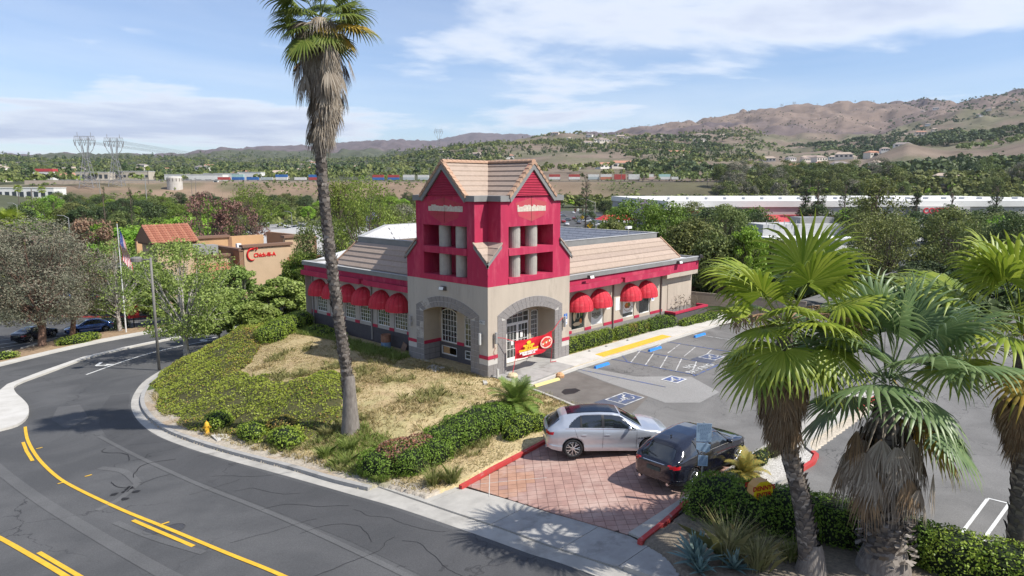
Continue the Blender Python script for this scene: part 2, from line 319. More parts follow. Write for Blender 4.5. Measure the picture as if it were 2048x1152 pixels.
def build_terrain():
    rs = list(np.arange(4,13,0.6))+list(np.arange(13,19,0.2))+list(np.arange(19,46,0.12))+list(np.arange(46,50,0.25))+list(np.arange(50,112,0.45)); g = rs[-1]
    while g < 26000: g *= 1.021 if not 2500 < g < 5600 else 1.009; rs.append(g)
    rs = np.array(rs)
    az = np.concatenate([np.arange(-180,-43,4.0), np.arange(-43,43,0.2), np.arange(43,180.1,4.0)])
    az[-1] = 180; A_, R_ = np.meshgrid(np.radians(az), rs, indexing='ij')
    X = CAM.x+R_*(np.cos(A_)*f0.x+np.sin(A_)*right.x); Y = CAM.y+R_*(np.cos(A_)*f0.y+np.sin(A_)*right.y)
    x, y = X.ravel(), Y.ravel(); Z = height(x, y); zn, ins, dc, db = nearz(x,y); _, a, r = farz(x,y)
    na, nr = len(az), len(rs)
    i = np.arange((na-1)*(nr-1)); ia, ir = i//(nr-1), i%(nr-1)
    F = np.stack([ia*nr+ir, (ia+1)*nr+ir, (ia+1)*nr+ir+1, ia*nr+ir+1],1)
    V = np.stack([x,y,Z],1)
    # land cover colours (what grows or lies there)
    tan_ = np.array([.47,.375,.21]); sand = np.array([.42,.37,.30]); soil = np.array([.13,.11,.085]); lot_ = np.array([.10,.10,.10]); mulch = np.array([.22,.16,.11])
    town = np.array([.085,.092,.055]); bank = np.array([.235,.17,.12]); scrub = np.array([.17,.155,.10]); hill = np.array([.205,.155,.125]); hill2 = np.array([.125,.10,.10]); gr = np.array([.08,.11,.04])
    z0_ = 0; c = np.tile(town,(len(x),1))
    def put(mask, col, w=1.0):
        ww = (mask*w)[:,None]; c[:] = c*(1-ww)+np.array(col)*ww
    nf = sm(fbm(x,y,90,4,4)*1.6+0.5); nb = fbm(x,y,420,4,6)
    put((r > 640) & (r < 735), bank, sm((a-60)/70)*(1-0.75*sm((a-1050)/300))); put((r > 735)&(r < 800), scrub); put((r > 610)&(r < 735)&(a > 60), np.array([.13,.12,.07]), sm(fbm(x,y,38,4,70)*3-.1)*.8)
    put((r >= 800)&(r < 3000), scrub, 0.8); put((r >= 800) & (r < 3000) & (a > 850), hill, nf*0.8)
    put((r >= 800) & (r < 3300) & (a < 900), town, 1.0)
    put((r >= 3000) & (a > 850), hill); put((r >= 3000) & (a > 850), hill2, sm(nb*1.5+.5)); put((r > 5500), hill2*1.05)
    near = r < 150
    put(near & ins & (x < 31), sand); put(near & ins & (dc > 1.6) & (y > -7.6) & (y < 40) & (x < 12) , tan_)
    gp = sm((fbm(x,y,2.6,4,8)-0.12)*4)*0.55; put(near & ins & (y > -7.5) & (x < 2), np.array([.28,.27,.12]), gp)
    dp = sm((fbm(x,y,0.9,4,9)-0.05)*3)*0.5; put(near & ins & (y > -7.5) & (x < 2), np.array([.36,.25,.15]), dp)
    put(near & (y < -14.4) & (x < -3.6) & ins, soil*1.5); put(near & ins & (x > 31), soil); put(near & ins & (y > 20), gr*1.2)
    me = npmesh('ground', V, F, MATS['terrain'], smooth=True)
    at = me.attributes.new('cover','FLOAT_COLOR','POINT'); at.data.foreach_set('color', np.concatenate([c, np.ones((len(c),1))],1).astype(np.float32).ravel())
    return tag(link('ground', me), 'dry lawn, bare banks and brown hills reaching to the horizon', kind='structure')
tm = bpy.data.materials.new('terrain'); tm.use_nodes = True; nt = tm.node_tree; b = nt.nodes['Principled BSDF']; MATS['terrain'] = tm
at = N(nt,'ShaderNodeAttribute'); at.attribute_name = 'cover'; pos = N(nt,'ShaderNodeNewGeometry')
n1 = N(nt,'ShaderNodeTexNoise',Scale=9.0,Detail=8.0,Roughness=0.7); K(nt,pos.outputs['Position'],n1.inputs['Vector'])
n2 = N(nt,'ShaderNodeTexNoise',Scale=0.012,Detail=9.0,Roughness=0.68); K(nt,pos.outputs['Position'],n2.inputs['Vector'])
m1 = N(nt,'ShaderNodeMapRange',i1=.3,i2=.7,i3=.62,i4=1.3); K(nt,n1.outputs[0],m1.inputs[0]); m2_ = N(nt,'ShaderNodeMapRange',i1=.3,i2=.7,i3=.7,i4=1.3); K(nt,n2.outputs[0],m2_.inputs[0])
mm = N(nt,'ShaderNodeMath',_operation='MULTIPLY'); K(nt,m1.outputs[0],mm.inputs[0]); K(nt,m2_.outputs[0],mm.inputs[1])
sc_ = N(nt,'ShaderNodeVectorMath',_operation='SCALE'); K(nt,at.outputs['Color'],sc_.inputs[0]); K(nt,mm.outputs[0],sc_.inputs[3]); K(nt,sc_.outputs[0],b.inputs['Base Color'])
bp = N(nt,'ShaderNodeBump',Strength=0.7,Distance=0.05); K(nt,n1.outputs[0],bp.inputs['Height']); K(nt,bp.outputs[0],b.inputs['Normal']); b.inputs['Roughness'].default_value = .95; b.inputs['Specular IOR Level'].default_value = .1
build_terrain()

# ---------------------------------------------------------------- paving materials
def asphalt(name, c1, c2, crack=0.5, csc=0.16, patch=None, tyre=0.0):
    mt = bpy.data.materials.new(name); mt.use_nodes = True; nt = mt.node_tree; b = nt.nodes['Principled BSDF']; MATS[name] = mt
    pos = N(nt,'ShaderNodeNewGeometry').outputs['Position']
    a1 = N(nt,'ShaderNodeTexNoise',Scale=0.22,Detail=6.0,Roughness=0.6,Distortion=0.8); K(nt,pos,a1.inputs['Vector'])
    a2 = N(nt,'ShaderNodeTexNoise',Scale=26.0,Detail=5.0,Roughness=0.8); K(nt,pos,a2.inputs['Vector'])
    r1 = N(nt,'ShaderNodeMapRange',i1=.38,i2=.62); K(nt,a1.outputs[0],r1.inputs[0])
    mc = N(nt,'ShaderNodeMix',_data_type='RGBA'); K(nt,r1.outputs[0],mc.inputs[0]); mc.inputs[6].default_value=(*c1,1); mc.inputs[7].default_value=(*c2,1)
    r2 = N(nt,'ShaderNodeMapRange',i1=.3,i2=.7,i3=.72,i4=1.32); K(nt,a2.outputs[0],r2.inputs[0])
    s1 = N(nt,'ShaderNodeVectorMath',_operation='SCALE'); K(nt,mc.outputs[2],s1.inputs[0]); K(nt,r2.outputs[0],s1.inputs[3])
    # cracks: warped voronoi edges that only run through parts of the surface
    wv = N(nt,'ShaderNodeTexNoise',Scale=1.4,Detail=4.0); K(nt,pos,wv.inputs['Vector'])
    wa = N(nt,'ShaderNodeVectorMath',_operation='MULTIPLY_ADD'); K(nt,wv.outputs['Color'],wa.inputs[0]); wa.inputs[1].default_value=(1.5,1.5,1.5); K(nt,pos,wa.inputs[2])
    vo = N(nt,'ShaderNodeTexVoronoi',_feature='DISTANCE_TO_EDGE',Scale=csc); K(nt,wa.outputs[0],vo.inputs['Vector'])
    v1 = N(nt,'ShaderNodeMapRange',i1=0.0,i2=0.0075,i3=1.0,i4=0.0); K(nt,vo.outputs['Distance'],v1.inputs[0])
    g1 = N(nt,'ShaderNodeTexNoise',Scale=0.11,Detail=3.0); K(nt,pos,g1.inputs['Vector'])
    v2 = N(nt,'ShaderNodeMapRange',i1=.42,i2=.58,i3=0.0,i4=crack); K(nt,g1.outputs[0],v2.inputs[0])
    vm = N(nt,'ShaderNodeMath',_operation='MULTIPLY'); K(nt,v1.outputs[0],vm.inputs[0]); K(nt,v2.outputs[0],vm.inputs[1])
    c3 = N(nt,'ShaderNodeMix',_data_type='RGBA'); K(nt,vm.outputs[0],c3.inputs[0]); K(nt,s1.outputs[0],c3.inputs[6]); c3.inputs[7].default_value=(.018,.018,.02,1)
    K(nt,c3.outputs[2],b.inputs['Base Color']); b.inputs['Roughness'].default_value=.88; b.inputs['Specular IOR Level'].default_value=.25
    bp = N(nt,'ShaderNodeBump',Strength=.35,Distance=.01); K(nt,a2.outputs[0],bp.inputs['Height']); K(nt,bp.outputs[0],b.inputs['Normal']); return mt
asphalt('asphalt_street', (.070,.071,.073), (.098,.098,.099), .8)
asphalt('asphalt_lot', (.125,.122,.117), (.185,.18,.172), .7, .24)
asphalt('asphalt_far', (.07,.07,.072), (.095,.095,.095), .3)
asphalt('asphalt_patch', (.24,.235,.225), (.27,.265,.255), .25)
asphalt('asphalt_worn', (.095,.095,.096), (.118,.118,.118), .3)
asphalt('asphalt_dark', (.060,.061,.063), (.078,.078,.080), .8)
CONC = mat('concrete', (.44,.42,.38), (.34,.325,.295), 1.3, .9, .15, 30, spots=((.25,.235,.21),.5,.56,.72))
CONCD = mat('concrete_grey', (.30,.29,.275), (.37,.36,.34), 2.0, .9, .15, 30, spots=((.2,.19,.175),.8,.55,.7))
CONCL = mat('concrete_light', (.55,.53,.49), (.46,.44,.40), 1.0, .9, .1, 30)
WHITE = mat('road_paint_white', (.70,.70,.68), (.55,.55,.53), 5, .7, spots=((.16,.16,.16),3.5,.58,.75))
WHITEW = mat('road_paint_worn', (.62,.62,.60), (.34,.34,.33), 3, .7, spots=((.15,.15,.15),4.5,.5,.66))
YELL = mat('road_paint_yellow', (.72,.44,.035), (.62,.36,.03), 4, .7, spots=((.25,.19,.08),6,.62,.8))
BLUEP = mat('road_paint_blue', (.06,.11,.33), (.10,.13,.22), 3, .7, spots=((.14,.14,.14),4,.46,.6))
REDP = mat('kerb_paint_red', (.48,.045,.045), (.40,.07,.06), 4, .7, spots=((.42,.36,.32),2.2,.58,.68))
YCURB = mat('wheel_stop_yellow', (.72,.60,.24), (.62,.52,.25), 5, .8, .1)

def sheet(name, pts, zf, mt, parent=None, lift=0.004, kind='structure', label=None, thick=0, sub=0):
    """flat polygon draped on zf(x, y)"""
    bm = bmesh.new(); vs = [bm.verts.new((x, y, zf(x,y)+lift)) for x, y in pts]; f = bm.faces.new(vs)
    if sub:
        bmesh.ops.triangulate(bm, faces=[f]); bmesh.ops.subdivide_edges(bm, edges=bm.edges[:], cuts=sub, use_grid_fill=True)
        for v in bm.verts: v.co.z = zf(v.co.x, v.co.y)+lift
    bmesh.ops.recalc_face_normals(bm, faces=bm.faces[:])
    if bm.faces[0].normal.z < 0: bmesh.ops.reverse_faces(bm, faces=bm.faces[:])
    if thick:
        r = bmesh.ops.extrude_face_region(bm, geom=bm.faces[:]); 
        for v in [g for g in r['geom'] if isinstance(g, bmesh.types.BMVert)]: v.co.z += thick
        bmesh.ops.recalc_face_normals(bm, faces=bm.faces[:])
    me = bpy.data.meshes.new(name); bm.to_mesh(me); bm.free(); me.materials.append(mt)
    o = link(name, me, parent); return tag(o, label, kind=kind if parent is None else None)
ZR = lambda x, y: zr(y)
ZL = lambda x, y: -0.15
def ribbon(line, w0, w1, zf, lift=0.0, z1=None):
    """strip between offsets w0..w1 (to the left) of a polyline; z1 raises it as a kerb"""
    P_ = [Vector((p[0],p[1],0)) for p in line]; mb = MB(); a = []
    for i, p in enumerate(P_):
        d = (P_[min(i+1,len(P_)-1)]-P_[max(i-1,0)]).normalized(); n = Vector((-d.y,d.x,0)); q0, q1 = p+n*w0, p+n*w1
        a.append((q0,q1,zf(p.x,p.y)+lift))
    for i in range(len(a)-1):
        (p0,p1,z0),(q0,q1,zq) = a[i],a[i+1]
        if z1 is None: mb.add([(p0.x,p0.y,z0),(q0.x,q0.y,zq),(q1.x,q1.y,zq),(p1.x,p1.y,z0)], [(0,1,2,3)])
        else:
            mb.add([(p0.x,p0.y,z0),(q0.x,q0.y,zq),(q1.x,q1.y,zq),(p1.x,p1.y,z0),(p0.x,p0.y,z0+z1),(q0.x,q0.y,zq+z1),(q1.x,q1.y,zq+z1),(p1.x,p1.y,z0+z1)],
                   [(4,5,6,7),(0,1,5,4),(3,7,6,2)]+([(0,4,7,3)] if i == 0 else [])+([(1,2,6,5)] if i == len(a)-2 else []))
    return mb
LCL = [(-60,8),(-40,22),(-24,34.5),(-13.84,41.61),(-12.29,42.74),(-9.35,44.76),(-5.19,47.06),(-1.8,48.1),(6,50.2),(16,51.5),(40,53),(60,53)]
lcl = [(p.x,p.y) for p in smoothline(LCL,4)]
road = sheet('road', c1s[:-4]+[(60,35.6),(60,53)]+lcl[::-1]+[(-60,-60)], ZR, MATS['asphalt_street'], label='dark asphalt street curving round the bank')
# resurfaced darker lane and trench patch
sheet('lane_repair', [(-12.2,-1),(-12.75,3),(-13.1,6.5),(-13.22,9.8),(-12.85,13.4),(-12.05,17.1),(-10.8,20.7),(-11.7,21.4),(-13.2,18),(-14.3,14.3),(-14.9,10.5),(-14.9,6),(-14.4,1),(-14.0,-3.2),(-13.6,-8),(-13.5,-16),(-10.95,-16),(-11.1,-10.8),(-11.35,-7.2),(-11.7,-4.6)], ZR, MATS['asphalt_dark'], road, .010, label='darker resurfaced lane beside the gutter')
sheet('road_patch', [(-13.55,-11.5),(-11.3,-11.2),(-11.15,-16),(-13.45,-16.2)], ZR, MATS['asphalt_dark'], road, .0135, label='square dark asphalt patch')
sheet('utility_patch', [(-15.6,15.0),(-14.2,16.4),(-13.6,20.5),(-14.6,21.0),(-15.6,18.0)], ZR, MATS['asphalt_worn'], road, .0095)
# smooth worn arcs polished by turning wheels
for pts_, w in (([(-18.9,21),(-19.2,16),(-19.25,11),(-19.0,5),(-18.6,0),(-18.1,-5),(-17.6,-9),(-17.4,-13)], .22), ([(-14.95,12),(-14.85,7),(-14.55,1),(-14.1,-4),(-13.85,-9),(-13.7,-16)], .10), ([(-16.0,3.2),(-15.9,5.2),(-16.4,6.6)], .16), ([(-17.9,1.5),(-17.0,2.0),(-16.0,3.2)], .12), ([(-16.8,-5),(-17.4,-2.6),(-17.8,-0.2)], .12)):
    l = [(p.x,p.y) for p in smoothline(pts_,6)]; ribbon(l, -w, w, ZR, .0165).obj('tyre_track', MATS['asphalt_worn'], road, label='pale worn tyre track in the street')
# centre lines
YA_ = [(-16.5,19.4),(-16.88,17.54),(-17.39,14.39),(-17.76,10.64),(-17.87,7.2),(-17.75,4.8),(-17.32,.91),(-16.87,-2.1),(-16.38,-5.51),(-15.97,-8.24),(-15.6,-12),(-15.5,-20)]
ya = [(p.x,p.y) for p in smoothline(YA_[1:],6)]
ribbon(ya, -.07,.07, ZR,.023).obj('yellow_line', YELL, road, label='long curved yellow centre line')
ribbon([(-17.62,14.2),(-17.85,12.3),(-18.02,10.3)], -.07,.07, ZR,.023).obj('yellow_dash', YELL, road)
ribbon([(-17.36,-.55),(-17.1,-2.4),(-16.83,-4.3)], -.07,.07, ZR,.023).obj('yellow_dash', YELL, road)
yb = [(p.x,p.y) for p in smoothline([(-21.4,6),(-20.98,3.2),(-20.68,1.62),(-20.32,-.7),(-19.97,-3.16),(-19.5,-7)],5)]
ribbon(yb, -.08,.08, ZR,.023).obj('yellow_line', YELL, road, label='second yellow line in the near corner of the street')
ribbon([(-20.1,-.7),(-19.74,-3.3),(-19.5,-5)], -.07,.07, ZR,.023).obj('yellow_dash', YELL, road)
for x, y in ((-16.75,-1.75),(-17.0,5.9),(-17.95,5.9),(-17.35,12.3)): ribbon([(x,y-.05),(x,y+.05)], -.13,.13, ZR,.023).obj('marker_tick', YELL, road)
wl = [(p.x,p.y) for p in smoothline([(-10.67,30.48),(-9.46,31.62),(-7.33,33.59),(-4.61,35.63),(-1.28,36.93),(2.69,37.32),(12,37.8)],5)]
ribbon(wl, -.07,.07, ZR,.023).obj('white_line', WHITE, road, label='thin white lane line behind the bank')
# turn arrows lie in the lane between the median and the white line
def arrow(cx, cy, a, s=1.0):
    P_ = [(-1.0,-.12),(.35,-.12),(.62,.05),(.72,.35),(.72,.62),(.98,.62),(.58,1.25),(.18,.62),(.46,.62),(.44,.4),(.3,.14),(-1.0,.14)]
    c_, s_ = math.cos(a), math.sin(a); return [(cx+(x*c_-y*s_)*s, cy+(x*s_+y*c_)*s) for x, y in P_]
for cx, cy, a in ((-8.9,34.2,math.radians(-118)), (1.2,38.6,math.radians(-172))):
    sheet('turn_arrow', arrow(cx,cy,a,1.05), ZR, WHITE, road, .023)
mh = MB(); mh.lathe([(0,.004),(.33,.004),(.36,.0),(.36,.012)], 24); mh = mh.obj('manhole_cover', mat('cast_iron',(.045,.045,.05),(.08,.08,.085),20,.6,.6,60,.0), None, loc=(-16.73,-2.4,zr(-2.4)+.012)); mh.rotation_euler=(math.atan(-.075),0,0); tag(mh,'round black iron manhole cover under the yellow line','manhole cover')
mh2 = link('manhole_cover', mh.data, None, (-17.16,-2.0,zr(-2.0)+.012)); mh2.rotation_euler=mh.rotation_euler; tag(mh2,'round iron manhole cover at the end of the short yellow dash','manhole cover')
# tar and cracks that wander over the street
CRK = mat('crack_dark',(.018,.018,.02)); cr_ = random.Random(3)
for (x,y,a,L,w) in ((-15.3,6.5,1.1,3.2,.03),(-15.9,4.0,1.35,3.0,.035),(-16.3,2.6,1.7,1.8,.03),(-16.0,2.9,1.0,1.4,.02),(-13.9,1.5,-.5,3.4,.014),(-14.0,-.9,-.35,3.0,.014),(-14.2,-3.4,-.2,3.2,.016),(-14.3,-6.2,-.4,3.4,.014),(-13.2,4.5,-.6,2.4,.012),(-16.0,-5,-.3,2.8,.012),(-15.8,-9,-.1,3.5,.016),(-12.6,-9.2,-1.2,5.5,.014),(-12.2,-6.0,-1.35,4.0,.012),(-15.2,.2,-.3,2.0,.012),(-14.6,9.0,-.7,2.2,.012)):
    p_=[(x,y)]
    for k in range(int(L/.16)): a+=cr_.gauss(0,.22); p_.append((p_[-1][0]+.16*math.cos(a),p_[-1][1]+.16*math.sin(a)))
    ribbon(p_,-w/2,w/2,ZR,.0195).obj('road_crack',CRK,road)
for k in range(7):
    x0,y0=-16.6+cr_.uniform(-.5,.5),2.4+cr_.uniform(-.6,.6); n_=9; sheet('tar_spot',[(x0+cr_.uniform(.06,.2)*math.cos(2*math.pi*i/n_),y0+cr_.uniform(.06,.2)*math.sin(2*math.pi*i/n_)) for i in range(n_)],ZR,CRK,road,.0205)
# gutter and kerb along the bank
gut = [p for p in c1s if p[0] < 45]
ribbon(gut, -.5, 0, ZR, .006).obj('gutter', CONC, label=None)['kind'] = 'structure'
kl = [(p.x,p.y) for p in smoothline([(-10.95,-5.0),(-11.27,-3.2)]+[(x+.5,y) for x,y in C1[7:13]]+[(-10.15,20.4),(-8.3,23.95),(-5.5,27.45),(-1.3,30.5),(4.1,32.4),(10,33.5),(40,35.0)], 5)]
ribbon([p for p in c1s if -16.8 < p[1] < -4.3], -.93, -.502, ZR, .006).obj('gutter_apron', CONC)['kind'] = 'structure'
def kerb_pieces(line, name, mt, w=.16, h=.15, step=3.05, zf=ZR, lab=None, red=None, lift=0.0):
    """kerb cast in lengths, each a part"""
    root = thing(name, None, None); root['kind'] = 'structure'
    L = [Vector((p[0],p[1],0)) for p in line]; seg = [L[0]]; acc = 0; me = 0
    for i in range(1,len(L)):
        seg.append(L[i]); acc += (L[i]-L[i-1]).length
        if acc > step or i == len(L)-1:
            ribbon(seg, -w, 0, zf, lift, h).obj('kerb_length', red(seg) if red else mt, root); seg = [L[i]-(L[i]-L[i-1]).normalized()*-0.012]; acc = 0
    return root
def dens(line, st=.5):
    L = [Vector((p[0],p[1],0)) for p in line]; out = [tuple(L[0][:2])]
    for i in range(1,len(L)):
        n = max(1,int((L[i]-L[i-1]).length/st))
        for k in range(1,n+1): q = L[i-1].lerp(L[i],k/n); out.append((q.x,q.y))
    return out
kerb_pieces(dens(kl[::-1])[::-1], 'street_kerb', CONCD, .22)
# sidewalk slabs and gutter apron by the driveway
gl = [(-10.53,-5.0),(-10.35,-8.82),(-10.21,-10.99),(-10.18,-12.99),(-10.0,-15.29),(-9.9,-18),(-9.85,-30),(-9.8,-60)]
bl = [(-10.3,-5.0),(-8.72,-7.66),(-8.55,-9.57),(-8.5,-11.56),(-8.38,-13.0),(-8.31,-14.5),(-8.75,-15.9),(-9.35,-16.7)]
walk = thing('sidewalk', None, None); walk['kind'] = 'structure'
def gx(y): return float(np.interp(-y, [-p[1] for p in gl], [p[0] for p in gl]))
def bx_(y): return float(np.interp(-y, [-p[1] for p in bl], [p[0] for p in bl]))
cuts = [-5.0,-7.7,-10.6,-13.35,-15.2,-16.7]
for y0, y1 in zip(cuts, cuts[1:]):
    ys = [y0-(y0-y1)*k/5 for k in range(6)]; ys[0] -= .012; ys[-1] += .012
    poly = [(gx(y)+.02,y) for y in ys]+[(bx_(y),y) for y in ys[::-1]]
    sheet('paving_slab', poly, ZR, CONCD if y0 < -10 else CONC, walk, .0, thick=.055)
# exposed-aggregate band between slabs and gutter
ribbon([(gx(y),y) for y in np.arange(-5.0,-16.5,-.5)], 0, .26, ZR, .004, .03).obj('gutter_band', mat('aggregate',(.36,.34,.30),(.2,.19,.17),30,.95,.3,60), walk)
# verge south of the driveway: kerb
kerb_pieces(dens([(-10.0,-15.4),(-9.95,-18),(-9.85,-30),(-9.8,-50)])[::-1], 'street_kerb', CONC)
# median with its wide nose
med = [(-17.93,17.71),(-17.11,18.04),(-16.34,19.69),(-15.75,22.45),(-15.52,25.18),(-15.32,28.29),(-14.67,31.05),(-12.08,34.12),(-8.3,38.28),(-4.77,40.25),(-2.83,41.0),(1.18,42.1),(5,42.7),(16,43.3),(40,44)]
med2 = [(40,44.7),(16,44.0),(4.9,43.35),(1.0,42.75),(-3.0,41.65),(-5.05,40.85),(-8.75,38.85),(-12.6,34.7),(-15.15,31.6),(-16.0,29.4),(-17.3,26.2),(-20,22),(-26,18),(-26,13.5),(-20,15.8)]
sheet('median', [(p.x,p.y) for p in smoothline(med,3)]+med2, ZR, CONCL, None, 0, thick=.14, label='pale concrete median that widens into a rounded nose')
up_ = [(-60,12),(-40,26),(-24,37.6),(-13.33,43.4),(-11.76,44.5),(-8.74,46.6),(-4.35,49.1),(-.91,50.1),(6,52.0),(16,53.2),(40,54.5)]
sheet('far_walk', lcl[:-4]+[(40,52.8)]+up_[::-1], ZR, CONCL, None, 0, thick=.13, label='pale concrete kerb strip across the street')
mul = [(-60,17),(-40,30),(-24,42),(-12.66,48.5),(-9.75,51.3),(-8.3,52.6),(-5.26,54.6),(-2.96,55.0),(.79,54.9),(6,55),(10,54.2)]
MULCH = mat('mulch',(.38,.27,.17),(.24,.165,.10),3,.95,.5,30)
sheet('mulch_bed', up_[:-3]+[(6,52.0)]+mul[:-1][::-1], ZR, MULCH, None, .11, label='tan bark mulch strip under the street trees')
sheet('far_parking', mul[:-1]+[(8,54.2),(40,56),(40,62),(10.2,61),(5.3,66),(-1.5,73),(-60,73)], lambda x,y: max(zr(y),-6.0) if y > 62 else zr(y), MATS['asphalt_far'], None, .012, label='asphalt parking lot across the street', sub=3)
for (a_,b_) in (((-10.61,60.53),(-8.02,60.57)),((-11.6,57.2),(-6.12,56.1)),((-14,53.5),(-9.2,54.8)),((-6.6,59.9),(-3.2,57.2)),((-2.6,60.8),(.8,58.2)),((1.2,61),(4.4,58.6))):
    ribbon([a_,b_], -.06,.06, ZR,.02).obj('stall_line', WHITE)['kind']='structure'
for k, (x,y) in enumerate(((-17,45.3),(-14.6,47.2),(-12.4,48.9),(-10.0,50.9))):
    o = MB().box(-.9,.9,-.09,.09,0,.14).obj('wheel_stop', CONCL, loc=(x,y,zr(y)+.1)); o.rotation_euler=(0,0,.62); tag(o, ['leftmost','second','third','fourth'][k]+' low concrete wheel stop along the mulch by the dark car','wheel stop','wheel stops across the street')
rk = [(-3.5,72.5),(-1.81,70.2),(1.03,67.0),(4.93,63.2),(9.55,57.4),(12.6,56.5),(24,56.5),(40,57)]
kerb_pieces(dens(rk,1.2), 'red_kerb', REDP, .2, .16, 3.0, lambda x,y: max(zr(y),-6.0))

# ---------------------------------------------------------------- the lot
lotp = [(-.56,-6.51),(-1.25,-7.55),(-1.25,-14.35),(12,-14.35),(12,-15.7),(2.6,-15.5),(1.85,-15.8),(1.35,-16.3),(.6,-16.45),(-3.55,-16.2),(-3.55,-60),(70,-60),(70,-1.9),(.35,-1.9),(.16,-2.87),(-.12,-4.66)]
lot = sheet('parking_lot', lotp, ZL, MATS['asphalt_lot'], label='grey worn asphalt parking lot beside the restaurant')
sheet('asphalt_repair', [(4.6,-2.2),(4.0,-4.6),(3.34,-7.69),(3.1,-8.65),(4.24,-9.83),(6.39,-9.69),(7.9,-7.3),(7.3,-6.6),(5.9,-5.2),(5.7,-3.0),(5.5,-2.2)], ZL, MATS['asphalt_patch'], lot, .009, label='pale patch of newer asphalt')
sheet('asphalt_repair', [(.2,-2.2),(-.1,-4.6),(-.5,-6.4),(-1.2,-7.6),(-1.2,-9.0),(1.4,-8.2),(3.3,-7.6),(3.9,-4.6),(4.5,-2.2)], ZL, mat('asphalt_brown',(.125,.112,.10),(.165,.15,.135),1.2,.9,.2,40), lot, .013, label='browner stained stretch of asphalt by the lawn')
sheet('oil_stain', [(1.0,-4.1),(1.5,-3.9),(2.0,-4.2),(1.9,-4.6),(1.3,-4.7),(.8,-4.5)], ZL, mat('oil',(.02,.02,.022),rough=.5), lot, .018)
def stripe(p, q, w, mt, name='stall_line'): return ribbon([p,q], -w/2, w/2, ZL, .018).obj(name, mt, lot)
# disabled bays: blue outline, hatching, emblems
stripe((4.9,-2.0),(5.3,-7.35),.1,BLUEP,'blue_line'); stripe((8.05,-2.0),(8.35,-7.4),.1,BLUEP,'blue_line'); stripe((10.75,-2.0),(11.1,-7.2),.1,BLUEP,'blue_line'); stripe((14.2,-2.0),(14.5,-7.0),.1,BLUEP,'blue_line')
stripe((8.1,-7.35),(14.6,-7.05),.13,BLUEP,'blue_line')
for k in range(5): stripe((8.2+.02*k,-3.3-k*.95),(11.0,-2.1-k*.95),.07,WHITEW)
for k in range(4): stripe((11.5,-2.6-k*1.1),(14.1,-2.2-k*1.1+.3),.07,WHITEW)
stripe((9.2,-2.0),(8.25,-3.0),.06,BLUEP,'blue_line')
stripe((17.4,-2.0),(17.6,-7.0),.09,WHITEW); stripe((1.64,-21.55),(-1.6,-21.45),.1,WHITE,'stall_line'); stripe((1.68,-22.12),(-1.75,-21.98),.1,WHITE,'stall_line'); stripe((1.68,-21.55),(1.70,-22.12),.08,WHITE,'stall_line')
def emblem(x0, x1, y0, y1, worn=False):
    """wheelchair emblem on a blue square with white border, seen with its head toward -Y... drawn flat on the asphalt"""
    e = bpy.data.objects.new('bay_emblem', None); COL.objects.link(e); e.parent = lot
    W, H = x1-x0, y1-y0; wm = WHITEW if worn else WHITE
    if worn:
        sheet('emblem_ground', [(x0-.9,y0-.1),(x1-.2,y0),(x1-.1,y1),(x0-.7,y1+.1)], ZL, mat('faded_blue',(.075,.085,.12),(.10,.11,.135),3,.8), e, .022)
    sheet('emblem_border', [(x0,y0),(x1,y0),(x1,y1),(x0,y1)], ZL, wm, e, .026)
    sheet('emblem_field', [(x0+.08,y0+.08),(x1-.08,y0+.08),(x1-.08,y1-.08),(x0+.08,y1-.08)], ZL, mat('faded_blue2',(.06,.09,.20),(.11,.12,.14),2.5,.8) if worn else BLUEP, e, .030)
    P = lambda u, v: (x0+W*(1-v), y0+H*u)        # figure upright toward -X
    mb = MB(); R_ = .25*H; c = P(.46,.36)
    for k in range(16):
        a0, a1 = math.radians(-80-k*15), math.radians(-80-(k+1)*15); f = lambda a, r: (c[0]+r*math.cos(a+math.pi/2), c[1]+r*math.sin(a+math.pi/2), -.116)
        mb.quad(f(a0,R_),f(a1,R_),f(a1,R_*.76),f(a0,R_*.76))
    def bar(p, q, w):
        p = Vector(P(*p)); q = Vector(P(*q)); d = (q-p).normalized(); n = Vector((-d.y,d.x))*w/2
        mb.add([(*(p+n),-.116),(*(q+n),-.116),(*(q-n),-.116),(*(p-n),-.116)], [(0,1,2,3)])
    bar((.42,.74),(.46,.44),.09*H); bar((.44,.46),(.66,.44),.08*H); bar((.66,.46),(.78,.2),.08*H); bar((.43,.62),(.62,.6),.06*H); bar((.76,.22),(.86,.26),.06*H)
    hc = P(.41,.84)
    mb.add([(hc[0]+.075*H*math.cos(t*math.pi/4), hc[1]+.075*H*math.sin(t*math.pi/4), -.116) for t in range(8)], [tuple(range(8))])
    mb.obj('wheelchair_figure', wm, e); return e
emblem(6.25,7.3,-7.42,-6.45); emblem(1.5,3.1,-7.55,-6.35,True); emblem(11.9,13.1,-6.6,-5.5,True)
